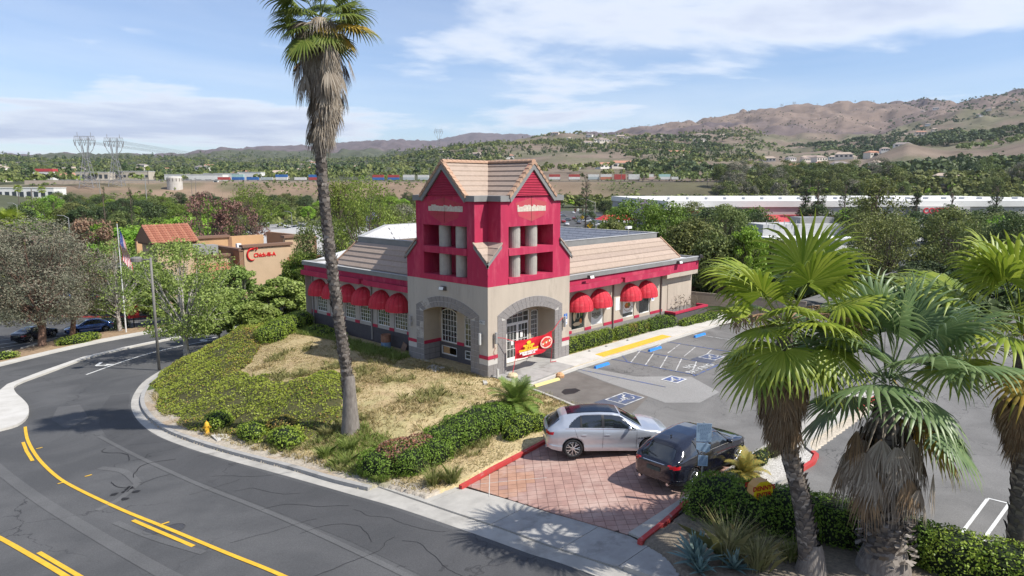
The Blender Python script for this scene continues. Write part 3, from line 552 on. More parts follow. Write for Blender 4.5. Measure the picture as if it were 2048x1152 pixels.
# "NO" of the faded NO PARKING in the hatched bay
def ptext(s, name, loc, size, mt, rot=(0,0,0), parent=None, ext=0.0, sx=1.0, align='CENTER', bold=0.0):
    cu_ = bpy.data.curves.new(name,'FONT'); cu_.body = s; cu_.size = size; cu_.align_x = align; cu_.align_y = 'CENTER'; cu_.extrude = ext; cu_.offset = bold; cu_.resolution_u = 3; cu_.space_line = 1.0
    o_ = bpy.data.objects.new(name, cu_); COL.objects.link(o_); dg = bpy.context.evaluated_depsgraph_get(); me = bpy.data.meshes.new_from_object(o_.evaluated_get(dg)); bpy.data.objects.remove(o_)
    me.materials.clear(); me.materials.append(mt); o = link(name, me, parent, loc, rot=rot); o.scale = (sx,1,1); return o
ptext('NO\nPARKING','painted_words',(9.7,-6.55,-.128),.62,WHITEW,(0,0,math.radians(0)),lot,sx=1.0,bold=.02)
def dens_(q, n=6): return [(q[0][0]+(q[1][0]-q[0][0])*k/n, q[0][1]+(q[1][1]-q[0][1])*k/n) for k in range(n+1)]
# driveway of stamped red pavers
PAVE = [mat('paver_red_%d'%k, c, tuple(v*.8 for v in c), 2.2, .85, .25, 25, spots=((.47,.34,.29),.45,.5,.7)) for k, c in enumerate(((.40,.245,.205),(.43,.27,.225),(.365,.225,.19),(.45,.255,.175)))]
dw = sheet('driveway', [(-8.62,-7.75),(-8.5,-9.6),(-8.45,-11.5),(-8.33,-13),(-8.27,-14.35),(-1.25,-14.35),(-1.25,-7.55),(-4,-7.6)], drive_z, mat('joint_dark',(.09,.06,.05)), None, .0, label='driveway entrance of red stamped pavers', sub=2)
def clip(poly, hull):
    out = poly
    for (ax,ay),(bx2,by2) in zip(hull, hull[1:]+hull[:1]):
        inp, out = out, []
        if not inp: break
        f = lambda p: (bx2-ax)*(p[1]-ay)-(by2-ay)*(p[0]-ax)
        for p, q in zip(inp, inp[1:]+inp[:1]):
            fp, fq = f(p), f(q)
            if fp >= 0: out.append(p)
            if fp*fq < 0: t = fp/(fp-fq); out.append((p[0]+(q[0]-p[0])*t, p[1]+(q[1]-p[1])*t))
    return out
hull = [(-8.6,-7.75),(-8.47,-11.5),(-8.27,-14.34),(-1.27,-14.34),(-1.27,-7.58)]
pv = []; S_ = .325; c45 = math.sqrt(.5)
for i in range(-30,31):
    for j in range(-30,31):
        cx_, cy_ = -5+(i-j)*S_*c45, -11+(i+j)*S_*c45; g0, g1 = S_/2-.010, S_/2-.006
        sq = [(cx_+(a*g0-b_*g1)*c45, cy_+(a*g0+b_*g1)*c45) for a,b_ in ((-1,-1),(1,-1),(1,1),(-1,1))]
        q = clip(sq, hull)
        if len(q) >= 3 and abs(sum(q[k][0]*q[(k+1)%len(q)][1]-q[(k+1)%len(q)][0]*q[k][1] for k in range(len(q))))/2 > .008: pv.append((cx_,cy_,q))
pv.sort(key=lambda t: math.hypot(t[0]-CAM.x, t[1]-CAM.y))
rest = MB()
for k, (cx_,cy_,q) in enumerate(pv):
    mb = MB() if k < 290 else rest; dzz = random.uniform(0,.003); n_ = len(q)
    vs = [(a,b_,float(drive_z(a,b_))-.01) for a,b_ in q]+[(a,b_,float(drive_z(a,b_))+.014+dzz) for a,b_ in q]
    mi = 3 if (math.hypot(cx_+7.9,cy_+8.2) < 1.6 and random.random() < .75) else int(RNG.integers(0,3))
    mb.add(vs, [tuple(range(n_,2*n_))]+[(m_,(m_+1)%n_,n_+(m_+1)%n_,n_+m_) for m_ in range(n_)], 0 if k < 290 else mi)
    if k < 290: mb.obj('paver', PAVE[mi], dw)
tag(rest.obj('paver', PAVE, dw), kind='stuff')
# pale joints in the worn corner
for i in range(-4,5):
    for d_ in (0,1):
        cx_,cy_ = -7.95+i*.325*c45*(1 if d_ else 1), -8.35-(i*.325*c45)*(1 if d_ else -1)
        base_u = round(((cx_+5)*c45+(cy_+11)*c45)/S_-.5)*S_+S_/2; base_v = round((-(cx_+5)*c45+(cy_+11)*c45)/S_-.5)*S_+S_/2
        seg = [(base_u, base_v+t) for t in (-.75,.75)] if d_ else [(base_u+t, base_v) for t in (-.75,.75)]
        q_ = [(-5+(u-v)*c45, -11+(u+v)*c45) for u,v in seg]
        if all(-8.75 < x < -6.2 and -9.9 < y < -7.65 for x,y in q_): ribbon(dens_(q_), -.012,.012, drive_z, .0185).obj('pale_joint', CONCL, dw)
# red painted kerbs both sides of the driveway
kerb_pieces(dens([(-8.9,-7.62),(-7.14,-7.5),(-5.2,-7.52),(-3.0,-7.5),(-1.3,-7.45),(-.62,-6.5),(-.22,-4.66),(.08,-2.87),(.2,-2.0)],.4), 'driveway_kerb', CONC, .15,.15,2.4,lambda x,y: float(drive_z(x,y)) if x<-1.4 else -.15, red=lambda s: REDP if s[0].x < -2.4 and s[0].y < -7 else CONC)
kerb_pieces(dens([(-8.6,-15.05),(-6.98,-14.92),(-5.4,-14.72)],.4)[::-1], 'driveway_kerb', CONC, .15,.14,2.0,lambda x,y: float(drive_z(x,y)), red=lambda s: REDP)
sheet('side_walk_strip', [(-8.25,-14.36),(12,-14.36),(12,-14.75),(-3.0,-14.75),(-4.6,-14.66),(-6.98,-14.9),(-8.35,-15.03)], lambda x,y: float(drive_z(x,y)), CONC, None, .0, thick=.07, label='narrow concrete strip along the driveway', sub=2)
GRAV = mat('white_gravel',(.62,.60,.56),(.30,.28,.25),16,.9,1.0,30)
sheet('gravel_bed', [(-3.4,-14.8),(11.8,-14.8),(11.8,-15.5),(2.6,-15.3),(1.7,-15.6),(1.25,-16.1),(.6,-16.25),(-3.4,-16.0),(-4.3,-15.9),(-4.3,-14.8)], ZL, GRAV, None, .10, label='bed of pale pebbles in the parking island')
kerb_pieces(dens([(12,-15.7),(2.6,-15.5),(1.85,-15.8),(1.35,-16.3),(.6,-16.45),(-3.55,-16.2),(-3.6,-17),(-3.6,-22),(-3.6,-60)],.3), 'island_kerb', CONC, .16,.15,2.0,ZL, red=lambda s: REDP if .3 < s[0].x < 3.2 or s[0].x > 9.5 else CONC)
# walk along the building, porch, ramp pad
padz = lambda x,y: 0
side = thing('building_walk', None, None); side['kind']='structure'
pg = [(1.2,-2.25),(4.36,-1.95),(7.63,-1.9),(26,-1.9)]
def wy(x): return float(np.interp(x,[p[0] for p in pg],[p[1] for p in pg]))
xs = [.25,1.2,3.0,4.9,6.7,8.9,11.0,13.1,15.2,17.3,19.4,21.5,23.6,26]
for a_, b_ in zip(xs, xs[1:]):
    yb_ = 0.0 if b_ <= 6.8 else .02
    sheet('paving_slab', [(a_+.006,wy(a_)+.155),(b_-.006,wy(b_)+.155),(b_-.006,yb_-.02),(a_+.006,yb_-.02)], padz, CONCL if a_ > 4 else CONCD, side, -.1, thick=.1)
sheet('porch_slab', [(1.36,-.015),(5.31,-.015),(5.31,1.19),(1.36,1.19)], padz, CONCD, side, -.1, thick=.103)
kerb_pieces([(26,-1.9),(7.63,-1.9),(4.36,-1.95),(1.2,-2.25),(.25,-2.3)], 'walk_kerb', CONCL, -.15,.15,2.5,ZL)
mbp = MB(); 
sheet('warning_pad', [(7.81,-1.02),(7.66,-1.76),(15.2,-1.75),(15.27,-1.0)], padz, mat('dome_yellow',(.80,.47,.06),(.72,.41,.05),6,.75,.9,90), side, .004, label='yellow raised-dot warning strip on the walk')
def wstop(x, y, L, mt, lab, rz=0):
    mb = MB(); h = .13
    mb.add([(-L/2,-.09,0),(L/2,-.09,0),(L/2,.09,0),(-L/2,.09,0),(-L/2+.04,-.055,h),(L/2-.04,-.055,h),(L/2-.04,.055,h),(-L/2+.04,.055,h)],[(0,3,2,1),(4,5,6,7),(0,1,5,4),(1,2,6,5),(2,3,7,6),(3,0,4,7)])
    o = mb.obj('wheel_stop', mt, None, loc=(x,y,-.146)); o.rotation_euler=(0,0,rz); return tag(o, lab, 'wheel stop', 'wheel stops in front of the restaurant')
WB = mat('wheel_stop_blue',(.03,.20,.62),(.05,.27,.68),5,.55,.1)
wstop(1.65,-2.6,1.9,YCURB,'pale yellow concrete wheel stop nearest the young palm',-.03)
wstop(6.33,-2.62,1.3,WB,'bright blue wheel stop left of the yellow pad end, nearest the banner'); wstop(11.75,-2.65,1.35,WB,'bright blue wheel stop in front of the middle of the yellow pad'); wstop(17.2,-2.7,1.4,WB,'dark blue wheel stop farthest along the walk')
# ---------------------------------------------------------------- the restaurant
STUC = mat('stucco_beige',(.475,.41,.335),(.42,.36,.295),1.1,.92,.25,45,spots=((.34,.29,.24),1.3,.52,.75),stretch=(1,1,.22))
STUCG = mat('stucco_weathered',(.45,.41,.36),(.40,.365,.325),1.3,.92,.25,45,spots=((.33,.30,.265),1.5,.52,.75),stretch=(1,1,.22))  # greyer stucco with streaky spots, for the left side and end walls
RED = mat('red_stucco',(.44,.028,.078),(.36,.023,.068),1.2,.8,.2,40,spots=((.54,.09,.14),1.3,.5,.76),stretch=(1,1,.3))
REDT = mat('red_trim',(.45,.03,.07),(.38,.025,.06),3,.6,.1,30)
GREYT = mat('grey_trim',(.20,.20,.195),(.235,.235,.23),2.0,.7,.1,20)
GREYF = mat('grey_flashing',(.42,.42,.41),(.36,.36,.36),3,.6,.1,20)
TILE = mat('grey_block',(.255,.235,.225),(.215,.20,.195),5,.85,.3,50)
TILEL = mat('patched_block',(.50,.47,.43),(.25,.22,.20),3,.9,.4,25)
GROUT = mat('mortar',(.50,.475,.44),None,rough=.9)
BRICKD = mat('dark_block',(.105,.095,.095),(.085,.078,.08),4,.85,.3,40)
ROOFT = [mat('roof_tile_%d'%k,c,tuple(v*.86 for v in c),6,.85,.35,30,spots=(tuple(v*.7 for v in c),1.1,.58,.78)) for k,c in enumerate(((.39,.305,.245),(.36,.28,.23),(.415,.325,.265)))]
RIDGET = mat('ridge_tile',(.46,.30,.21),(.40,.25,.17),9,.85,.3,30)
SHING = mat('parapet_shingle',(.50,.50,.50),(.42,.42,.43),3,.9,.2,30)
ROOFW = mat('roof_white',(.62,.62,.60),(.5,.5,.49),1.5,.9)
WINF = mat('window_frame_white',(.74,.73,.70),None,rough=.5)
def glass(name='dark_glass', c=(.03,.035,.035), c2=(.10,.10,.08)):
    m_ = mat(name, c, c2, 1.1, .07, spec=.7, coat=.6, lo=.45, hi=.75); return m_
GLASS = glass(); GLASSW = glass('window_glass_room', (.05,.055,.04), (.17,.17,.12))
INNER = mat('recess_stucco',(.44,.37,.28),(.40,.335,.26),2,.92,.2,40)
bld = thing('restaurant_building', 'closed restaurant with a crimson gabled tower, beige arches and red dome awnings', 'building', (0,0,0))
def face(k):
    """k 'R': u runs along X on the plane Y = d; k 'L': u runs along Y on the plane X = d"""
    return (lambda u,d,z: (u,d,z)) if k == 'R' else (lambda u,d,z: (d,u,z))
def fbox(mb, M, u0,u1,d0,d1,z0,z1,mi=0):
    a = M(u0,d0,z0); b_ = M(u1,d1,z1); return mb.box(min(a[0],b_[0]),max(a[0],b_[0]),min(a[1],b_[1]),max(a[1],b_[1]),z0,z1,mi)
def wallholes(mb, M, u0,u1,z0,z1,d,holes,rev=.1,mi=0,rmi=None):
    us = sorted({u0,u1,*[h[0] for h in holes],*[h[1] for h in holes]}); zs = sorted({z0,z1,*[h[2] for h in holes],*[h[3] for h in holes]})
    for a,b_ in zip(us,us[1:]):
        for c,e in zip(zs,zs[1:]):
            mu,mz = (a+b_)/2,(c+e)/2
            if any(h[0]<mu<h[1] and h[2]<mz<h[3] for h in holes): continue
            mb.quad(M(a,d,c),M(b_,d,c),M(b_,d,e),M(a,d,e),mi)
    r = mi if rmi is None else rmi
    for h in holes:
        if rev:
            mb.quad(M(h[0],d,h[2]),M(h[0],d+rev,h[2]),M(h[0],d+rev,h[3]),M(h[0],d,h[3]),r); mb.quad(M(h[1],d,h[2]),M(h[1],d+rev,h[2]),M(h[1],d+rev,h[3]),M(h[1],d,h[3]),r)
            mb.quad(M(h[0],d,h[3]),M(h[1],d,h[3]),M(h[1],d+rev,h[3]),M(h[0],d+rev,h[3]),r); mb.quad(M(h[0],d,h[2]),M(h[1],d,h[2]),M(h[1],d+rev,h[2]),M(h[0],d+rev,h[2]),r)
def window(M, u0,u1,z0,z1,d,nu,nz,name='window',gm=None,arch=0.0,fw_=.05,mw=.022,label=None,panes=False,archdir=0):
    """frame with its panes set in one plane; returns the frame"""
    top = lambda u: z1 - (arch*((2*(u-u0)/(u1-u0)-1)**2) if arch else 0) if not archdir else z1-arch*(1-abs((u-(u0 if archdir < 0 else u1))/(u1-u0)))**2
    mb = MB(); n = 10 if arch else 1
    fbox(mb,M,u0,u0+fw_,d,d+.05,z0,top(u0+fw_/2)); fbox(mb,M,u1-fw_,u1,d,d+.05,z0,top(u1-fw_/2)); fbox(mb,M,u0+fw_,u1-fw_,d,d+.05,z0,z0+fw_)
    for k in range(n):
        a,b_ = u0+(u1-u0)*k/n, u0+(u1-u0)*(k+1)/n; ta,tb = top(a),top(b_)
        vs = [M(a,d,ta-fw_),M(b_,d,tb-fw_),M(b_,d,tb),M(a,d,ta),M(a,d+.05,ta-fw_),M(b_,d+.05,tb-fw_),M(b_,d+.05,tb),M(a,d+.05,ta)]
        mb.add(vs,[(0,1,2,3),(7,6,5,4),(0,4,5,1),(3,2,6,7)])
    ug = [u0+fw_+(u1-u0-2*fw_)*i/nu for i in range(nu+1)]; zg = [z0+fw_+(z1-z0-2*fw_)*j/nz for j in range(nz+1)]
    for u in ug[1:-1]: fbox(mb,M,u-mw/2,u+mw/2,d+.006,d+.03,z0+fw_,top(u)-fw_*.5)
    for z in zg[1:-1]:
        for a,b_ in zip(ug,ug[1:]):
            if z < min(top(a),top(b_))-.02: fbox(mb,M,a+mw/2,b_-mw/2,d+.007,d+.029,z-mw/2,z+mw/2)
    o = mb.obj(name, WINF, bld, label=label)
    for i in range(nu):
        for j in range(nz):
            a,b_ = ug[i],ug[i+1]; c,e = zg[j],zg[j+1]; ta,tb = top(a)-.01,top(b_)-.01
            if c > min(ta,tb): continue
            g = MB(); jit = [random.uniform(-.004,.004) for _ in range(2)]
            g.add([M(a,d+.036+jit[0],c),M(b_,d+.036+jit[1],c),M(b_,d+.036-jit[0],min(e,tb)),M(a,d+.036-jit[1],min(e,ta))],[(0,1,2,3)])
            if panes: g.obj('pane', gm or GLASS, o)
            else: PB.add(g.v,g.f)
    return o
PB = MB()
TW = 6.62
MORT = GROUT
lowL, lowR = (lambda m_: m_), (lambda m_: m_)
def arcz(u, spring, crown, u0, u1):
    c = (u0+u1)/2; hw = (u1-u0)/2; s = crown-spring; R = (hw*hw+s*s)/(2*s); return crown-R+math.sqrt(max(R*R-(u-c)**2,0))
for k in 'LR':
    M = face(k); st = STUC if k == 'R' else STUCG
    u0,u1 = (1.35,5.32) if k == 'R' else (1.31,5.23)
    o0,o1 = u0-.66,u1+.64; SP,CR = 2.87,3.3; SPo,CRo = 3.17,3.9
    w = MB(); n = 24
    w.quad(M(0.0,0,-.4),M(u0,0,-.4),M(u0,0,4.73),M(0.0,0,4.73)); w.quad(M(u1,0,-.4),M(TW,0,-.4),M(TW,0,4.73),M(u1,0,4.73))
    for i in range(n):
        a,b_ = u0+(u1-u0)*i/n,u0+(u1-u0)*(i+1)/n; za,zb = arcz(a,SP,CR,u0,u1),arcz(b_,SP,CR,u0,u1)
        w.quad(M(a,0,za),M(b_,0,zb),M(b_,0,4.73),M(a,0,4.73))
    w.obj('tower_wall', st, bld)
    r = MB(); D = 1.2
    r.quad(M(u0,0,.93),M(u0,D,.93),M(u0,D,SP),M(u0,0,SP)); r.quad(M(u1,0,.93),M(u1,D,.93),M(u1,D,SP),M(u1,0,SP))
    for i in range(n):
        a,b_ = u0+(u1-u0)*i/n,u0+(u1-u0)*(i+1)/n; za,zb = arcz(a,SP,CR,u0,u1),arcz(b_,SP,CR,u0,u1)
        r.quad(M(a,0,za),M(b_,0,zb),M(b_,D,zb),M(a,D,za))
    if k == 'R': holes = [(2.6,4.46,.02,2.88),(4.62,5.22,.55,2.8)]
    else: holes = [(3.76,5.1,.96,2.93),(1.5,3.12,.96,2.93),(3.78,5.1,.22,.72),(1.5,3.12,.22,.72)]
    zb0 = 0.0 if k == 'R' else -.3
    wallholes(r,M,u0-.3,u1+.3,(.02 if k=='R' else zb0),3.6,D,holes,.10)
    r.obj('arch_recess', INNER, bld)
    # block-faced lower part of the recess and its red band
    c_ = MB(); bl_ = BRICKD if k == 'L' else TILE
    if k == 'L':
        for a,b_ in ((u0,1.5),(3.12,3.76),(5.1,u1)): fbox(c_,M,a,b_,D-.02,D-.004,zb0,.93)
        for a,b_ in ((1.5,3.12),(3.76,5.1)): fbox(c_,M,a,b_,D-.02,D-.004,zb0,.2); fbox(c_,M,a,b_,D-.02,D-.004,.74,.93)
    else: fbox(c_,M,u0,2.58,D-.02,D-.004,.02,.93); fbox(c_,M,4.48,4.6,D-.02,D-.004,.02,.93); fbox(c_,M,5.24,u1,D-.02,D-.004,.02,.93)
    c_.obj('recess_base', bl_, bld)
    rb = MB()
    for a,b_ in (((u0,1.46),(3.15,3.73),(5.12,u1)) if k=='L' else ()): r2 = MB(); fbox(r2,M,a,b_,D-.03,D-.004,.935,1.12); r2.obj('red_band', REDT, bld)
    for uu,s_ in ((u0,1),(u1,-1)):
        a,b_ = sorted((uu+s_*.004,uu+s_*.03)); r2 = MB(); fbox(r2,M,a,b_,.01,D-.035,.935,1.12); r2.obj('red_band', REDT, bld)
    # band on the outer piers
    for a,b_ in ((-.025,o0-.005),(o1+.005,TW+.02)): r2 = MB(); fbox(r2,M,a,b_,-.03,-.003,.935,1.12); r2.obj('red_band', REDT, bld)
    if rb.v: rb.obj('red_band', REDT, bld)
    # mortar backing for the surround, then the blocks one by one
    bk = MB(); fbox(bk,M,-.006,u0,-.008,-.001,-.35,.93); fbox(bk,M,u1,TW+.006,-.008,-.001,-.35,.93)
    fbox(bk,M,o0,u0,-.008,-.001,.931,SP); fbox(bk,M,u1,o1,-.008,-.001,.931,SP)
    m2 = 24
    ring = []
    for i in range(m2+1):
        t = i/m2; ui = u0+(u1-u0)*t; uo = o0+(o1-o0)*t; ring.append(((ui,arcz(ui,SP,CR,u0,u1)),(uo,arcz(uo,SPo,CRo,o0,o1))))
    ring = [((u0,SP),(o0,SP))]+ring+[((u1,SP),(o1,SP))]
    for (i0,q0),(i1,q1) in zip(ring,ring[1:]): bk.quad(M(i0[0],-.007,i0[1]),M(i1[0],-.007,i1[1]),M(q1[0],-.007,q1[1]),M(q0[0],-.007,q0[1]))
    bk.obj('surround_mortar', MORT, bld)
    def blockp(quad, mt=TILE, g=.011):
        cx = sum(p[0] for p in quad)/4; cz = sum(p[1] for p in quad)/4; q = []
        for p in quad:
            L = math.hypot(p[0]-cx,p[1]-cz); f_ = max(0,(L-g*1.3)/L) if L else 1; q.append((cx+(p[0]-cx)*f_, cz+(p[1]-cz)*f_))
        pr = .020+random.uniform(0,.004); mb = MB()
        mb.add([M(a,-.008,c) for a,c in q]+[M(a,-pr,c) for a,c in q],[(4,5,6,7),(0,1,5,4),(1,2,6,5),(2,3,7,6),(3,0,4,7)]); mb.obj('block', mt, bld)
    nv = 15
    inn = lambda t: (u0+(u1-u0)*t, arcz(u0+(u1-u0)*t,SP,CR,u0,u1)); out = lambda t: (o0+(o1-o0)*t, arcz(o0+(o1-o0)*t,SPo,CRo,o0,o1))
    mid = lambda t: tuple((a+b_)/2 for a,b_ in zip(inn(t),out(t)))
    for i in range(nv):
        t0,t1 = i/nv,(i+1)/nv; sp_ = TILEL if (k=='L' and i in (12,13)) else TILE
        blockp([inn(t0),inn(t1),mid(t1),mid(t0)], sp_); blockp([mid(t0),mid(t1),out(t1),out(t0)], sp_)
    # haunch blocks between springing of inner and outer arcs
    for a,b_,s_ in ((o0,u0,1),(u1,o1,-1)):
        if s_ == 1: blockp([(a,SP),((a+b_)/2,SP),mid(0),(a,SPo)])
        else: blockp([((a+b_)/2,SP),(b_,SP),(b_,SPo),mid(1)])
    rows = 9; hr = (SP-.0)/rows
    for j in range(-1,rows):
        z0_,z1_ = j*hr,(j+1)*hr
        cols_ = [(o0,(o0+u0)/2),((o0+u0)/2,u0),(u1,(u1+o1)/2),((u1+o1)/2,o1)]
        if z1_ < .94: cols_ += [(0.0,o0/2),(o0/2,o0),(o1,(o1+TW)/2),((o1+TW)/2,TW)]
        for a,b_ in cols_:
            sp_ = TILEL if (k=='L' and a > u1-.1 and j in (4,5,6) and not (j == 6 and a > u1+.1)) else TILE
            blockp([(a,z0_),(b_,z0_),(b_,z1_),(a,z1_)], sp_)
    # blocks on the visible jamb
    uj = u1 if k == 'L' else u1
    for j in range(-1,3):
        for q in range(3):
            if j == -1 and k == 'R': continue
            z0_,z1_ = j*.31+.0,(j+1)*.31; d0,d1 = .0+q*.4,(q+1)*.4; mb = MB(); fbox(mb,M,uj-.016,uj-.002,d0+.012,min(d1,D-.02)-.01,z0_+.012,z1_-.01); mb.obj('block', TILE, bld)
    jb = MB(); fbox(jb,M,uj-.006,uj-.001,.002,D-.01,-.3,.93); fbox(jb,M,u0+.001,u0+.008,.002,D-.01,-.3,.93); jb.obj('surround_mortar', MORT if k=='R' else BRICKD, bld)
    # ---- crimson upper part
    up = MB(); A0,A1 = .95,5.72
    holes = [(1.53,5.10,5.05,6.24),(1.53,5.10,6.60,7.76)]
    wallholes(up,M,A0,A1,4.73,9.30,0,holes,0)
    up.add([M(0,0,4.73),M(A0,0,4.73),M(A0,0,6.9),M(0,0,6.05)],[(0,1,2,3)]); up.add([M(A1,0,4.73),M(TW,0,4.73),M(TW,0,6.05),M(A1,0,6.9)],[(0,1,2,3)])
    up.add([M(1.42,0,9.3),M(4.68,0,9.3),M(3.05,0,10.98)],[(0,1,2)])
    for h in holes:
        a,b_,c,e = h; D2 = 1.25
        up.quad(M(a,0,c),M(a,D2,c),M(a,D2,e),M(a,0,e)); up.quad(M(b_,0,c),M(b_,D2,c),M(b_,D2,e),M(b_,0,e)); up.quad(M(a,0,e),M(b_,0,e),M(b_,D2,e),M(a,D2,e)); up.quad(M(a,0,c),M(b_,0,c),M(b_,D2,c),M(a,D2,c)); up.quad(M(a,D2,c),M(b_,D2,c),M(b_,D2,e),M(a,D2,e))
    up.obj('tower_upper_wall', RED, bld)
    # frame set slightly proud round the openings, rails between them
    fr = MB()
    for z0_,z1_ in ((4.76,5.05),(6.24,6.60)): fbox(fr,M,1.53,5.10,-.035,-.002,z0_,z1_)
    fr.obj('opening_rail', RED, bld)
    for zc0,zc1 in ((5.05,6.24),(6.60,7.76)):
        for uc in (2.38,3.74):
            cl = MB(); p = M(uc,.42,0); cl.cyl(p[0],p[1],zc0,zc1,.335,20); cl.obj('column', mat('column_stucco',(.40,.37,.33),(.33,.305,.275),3,.92,.6,14), bld, smooth=False)
        dk = MB()
        for a,b_ in ((2.0,2.25),(3.05,3.35),(4.3,4.6)): fbox(dk,M,a,b_,1.22,1.245,zc0+.12,zc1-.1)
        dk.obj('slot_window', mat('void_black',(.01,.01,.012),rough=.6), bld)
        tr = MB()
        for a,b_ in ((1.98,2.3),(3.02,3.4),(4.27,4.65)): fbox(tr,M,a,b_,1.12,1.215,zc0+.10,zc0+.13); fbox(tr,M,a,b_,1.12,1.215,zc1-.22,zc1-.19)
        tr.obj('slot_sill', mat('sill_pale',(.55,.5,.48)), bld)
    # faded hexagonal outline where the sign hung, and the bare strip left by its letters
    hx = [(2.05,8.98),(2.3,8.28),(3.3,7.98),(4.35,8.28),(4.55,8.98),(3.3,9.24)] if k=='R' else [(1.95,8.95),(2.2,8.2),(3.34,7.82),(4.5,8.3),(4.72,9.0),(3.34,9.25)]
    g_ = MB(); g_.add([M(a,-.006,c) for a,c in hx],[tuple(range(6))]); g_.obj('faded_sign_ghost', mat('ghost_red_'+k,((.40,.09,.09) if k=='R' else (.34,.05,.06)),(.47,.05,.085),2.2,.85,.2,30), bld)
    g_ = MB(); a,b_ = (2.2,4.45) if k=='R' else (1.83,4.62); nn = 22
    for i in range(nn):
        x0_,x1_ = a+(b_-a)*i/nn,a+(b_-a)*(i+1)/nn; tt = 8.80+random.uniform(-.03,.07)
        g_.quad(M(x0_,-.011,8.52),M(x1_,-.011,8.52),M(x1_,-.011,tt),M(x0_,-.011,tt))
    g_.obj('bare_strip', mat('bare_render',(.62,.56,.47),(.44,.38,.32),7,.95,.3,30,spots=((.5,.25,.22),3,.55,.7)), bld)
    sl = MB(); fbox(sl,M,3.28,3.30,-.016,-.012,7.9,10.6); sl.obj('panel_seam', mat('seam_dark',(.16,.02,.03)), bld)
    # gable louvres
    zz = 9.36
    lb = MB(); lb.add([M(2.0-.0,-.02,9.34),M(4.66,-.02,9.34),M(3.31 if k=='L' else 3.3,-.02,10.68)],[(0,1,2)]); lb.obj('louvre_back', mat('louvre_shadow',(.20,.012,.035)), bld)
    for j in range(15):
        z0_ = 9.36+j*.086; hw = 1.33*(1-(z0_-9.34)/1.33)
        if hw < .08: continue
        mb = MB(); c = 3.32; mb.add([M(c-hw,-.03,z0_+.055),M(c+hw,-.03,z0_+.055),M(c+hw,-.085,z0_),M(c-hw,-.085,z0_),M(c-hw,-.03,z0_+.075),M(c+hw,-.03,z0_+.075),M(c+hw,-.085,z0_+.022),M(c-hw,-.085,z0_+.022)],[(0,1,2,3),(4,7,6,5),(3,2,6,7)]); mb.obj('louvre_slat', REDT, bld)
# the visible gables are centred on u = 3.32; the ridge runs to the same line
GC = 3.32
# front-corner notch walls, mirrored notches on the other corners
nb = MB()
for (cx,cy,x0_,y0_) in ((.95,.95,0,0),(5.72,.95,TW,0),(.95,5.72,0,TW),(5.72,5.72,TW,TW)):
    zt = 9.3; zl = lambda x,y: 6.05+.85*min(1,max(abs(x-x0_),abs(y-y0_))/.92)
    nb = MB(); nb.add([(x0_,cy,zl(x0_,cy)),(cx,cy,zl(cx,cy)),(cx,cy,zt),(x0_,cy,zt)],[(0,1,2,3)]); nb.add([(cx,y0_,zl(cx,y0_)),(cx,cy,zl(cx,cy)),(cx,cy,zt),(cx,y0_,zt)],[(0,1,2,3)]); nb.obj('notch_wall', RED, bld)

# back faces of the tower above the roofs
bw = MB(); bw.quad((0,TW,4.0),(TW,TW,4.0),(TW,TW,6.05),(0,TW,6.05)); bw.quad((TW,0,4.0),(TW,TW,4.0),(TW,TW,6.05),(TW,0,6.05)); bw.quad((A0,TW,6.0),(A1,TW,6.0),(A1,TW,9.3),(A0,TW,9.3)); bw.quad((TW,A0,6.0),(TW,A1,6.0),(TW,A1,9.3),(TW,A0,9.3))
bw.add([(1.5,TW,9.3),(5.1,TW,9.3),(GC,TW,11.0)],[(0,1,2)]); bw.add([(TW,1.5,9.3),(TW,5.1,9.3),(TW,GC,11.0)],[(0,1,2)]); bw.quad((0,TW,-.3),(TW,TW,-.3),(TW,TW,4.0),(0,TW,4.0)); bw.quad((TW,0,-.3),(TW,.9,-.3),(TW,.9,4.73),(TW,0,4.73)); bw.quad((0,TW,-.3),(.9,TW,-.3),(.9,TW,4.73),(0,TW,4.73))
bw.obj('tower_back_wall', RED, bld)
# small tiled shoulders in the corner notches: two tiled slopes meeting in a valley
sh = thing; 
for (x0_,y0_,sx,sy) in ((0,0,1,1),(TW,0,-1,1),(0,TW,1,-1)):
    for half in (0,1):
        for j in range(3):
            a,b_ = j*.34-.04,(j+1)*.34-.04; zf_ = lambda t: 6.05+.85*t/.92
            za,zb = zf_(a)+.07,zf_(b_)+.03
            e0 = -.12
            P_ = [(a,e0),(b_,e0),(b_,b_),(a,a)]
            if half: P_ = [(y,x) for x,y in P_]
            zs = [za,zb,zb,za]; vs = [(x0_+sx*x,y0_+sy*y,z) for (x,y),z in zip(P_,zs)]; vs += [(x,y,z-.08) for x,y,z in vs]
            MB().add(vs,[(0,1,2,3),(4,7,6,5),(0,4,5,1),(1,5,6,2),(2,6,7,3),(3,7,4,0)]).obj('shoulder_tile', ROOFT[(j+half)%3], bld)
    mb = MB()   # grey barge boards under them
    for half in (0,1):
        vs = [(0-.1,-.1,5.9),(.95,-.1,6.83),(.95,-.1,6.68),(-.1,-.1,5.72),(0-.1,-.03,5.9),(.95,-.03,6.83),(.95,-.03,6.68),(-.1,-.03,5.72)]
        if half: vs = [(y,x,z) for x,y,z in vs]
        mb.add([(x0_+sx*x,y0_+sy*y,z) for x,y,z in vs],[(0,1,2,3),(7,6,5,4),(0,3,7,4),(2,3,7,6)])
    mb.obj('barge_board', GREYT, bld)
MB().box(-.07,.05,-.07,.05,5.35,5.72).obj('corner_scupper', RED, bld); MB().box(-.075,.0,-.075,.0,5.72,5.95).obj('corner_scupper_cap', GREYT, bld)
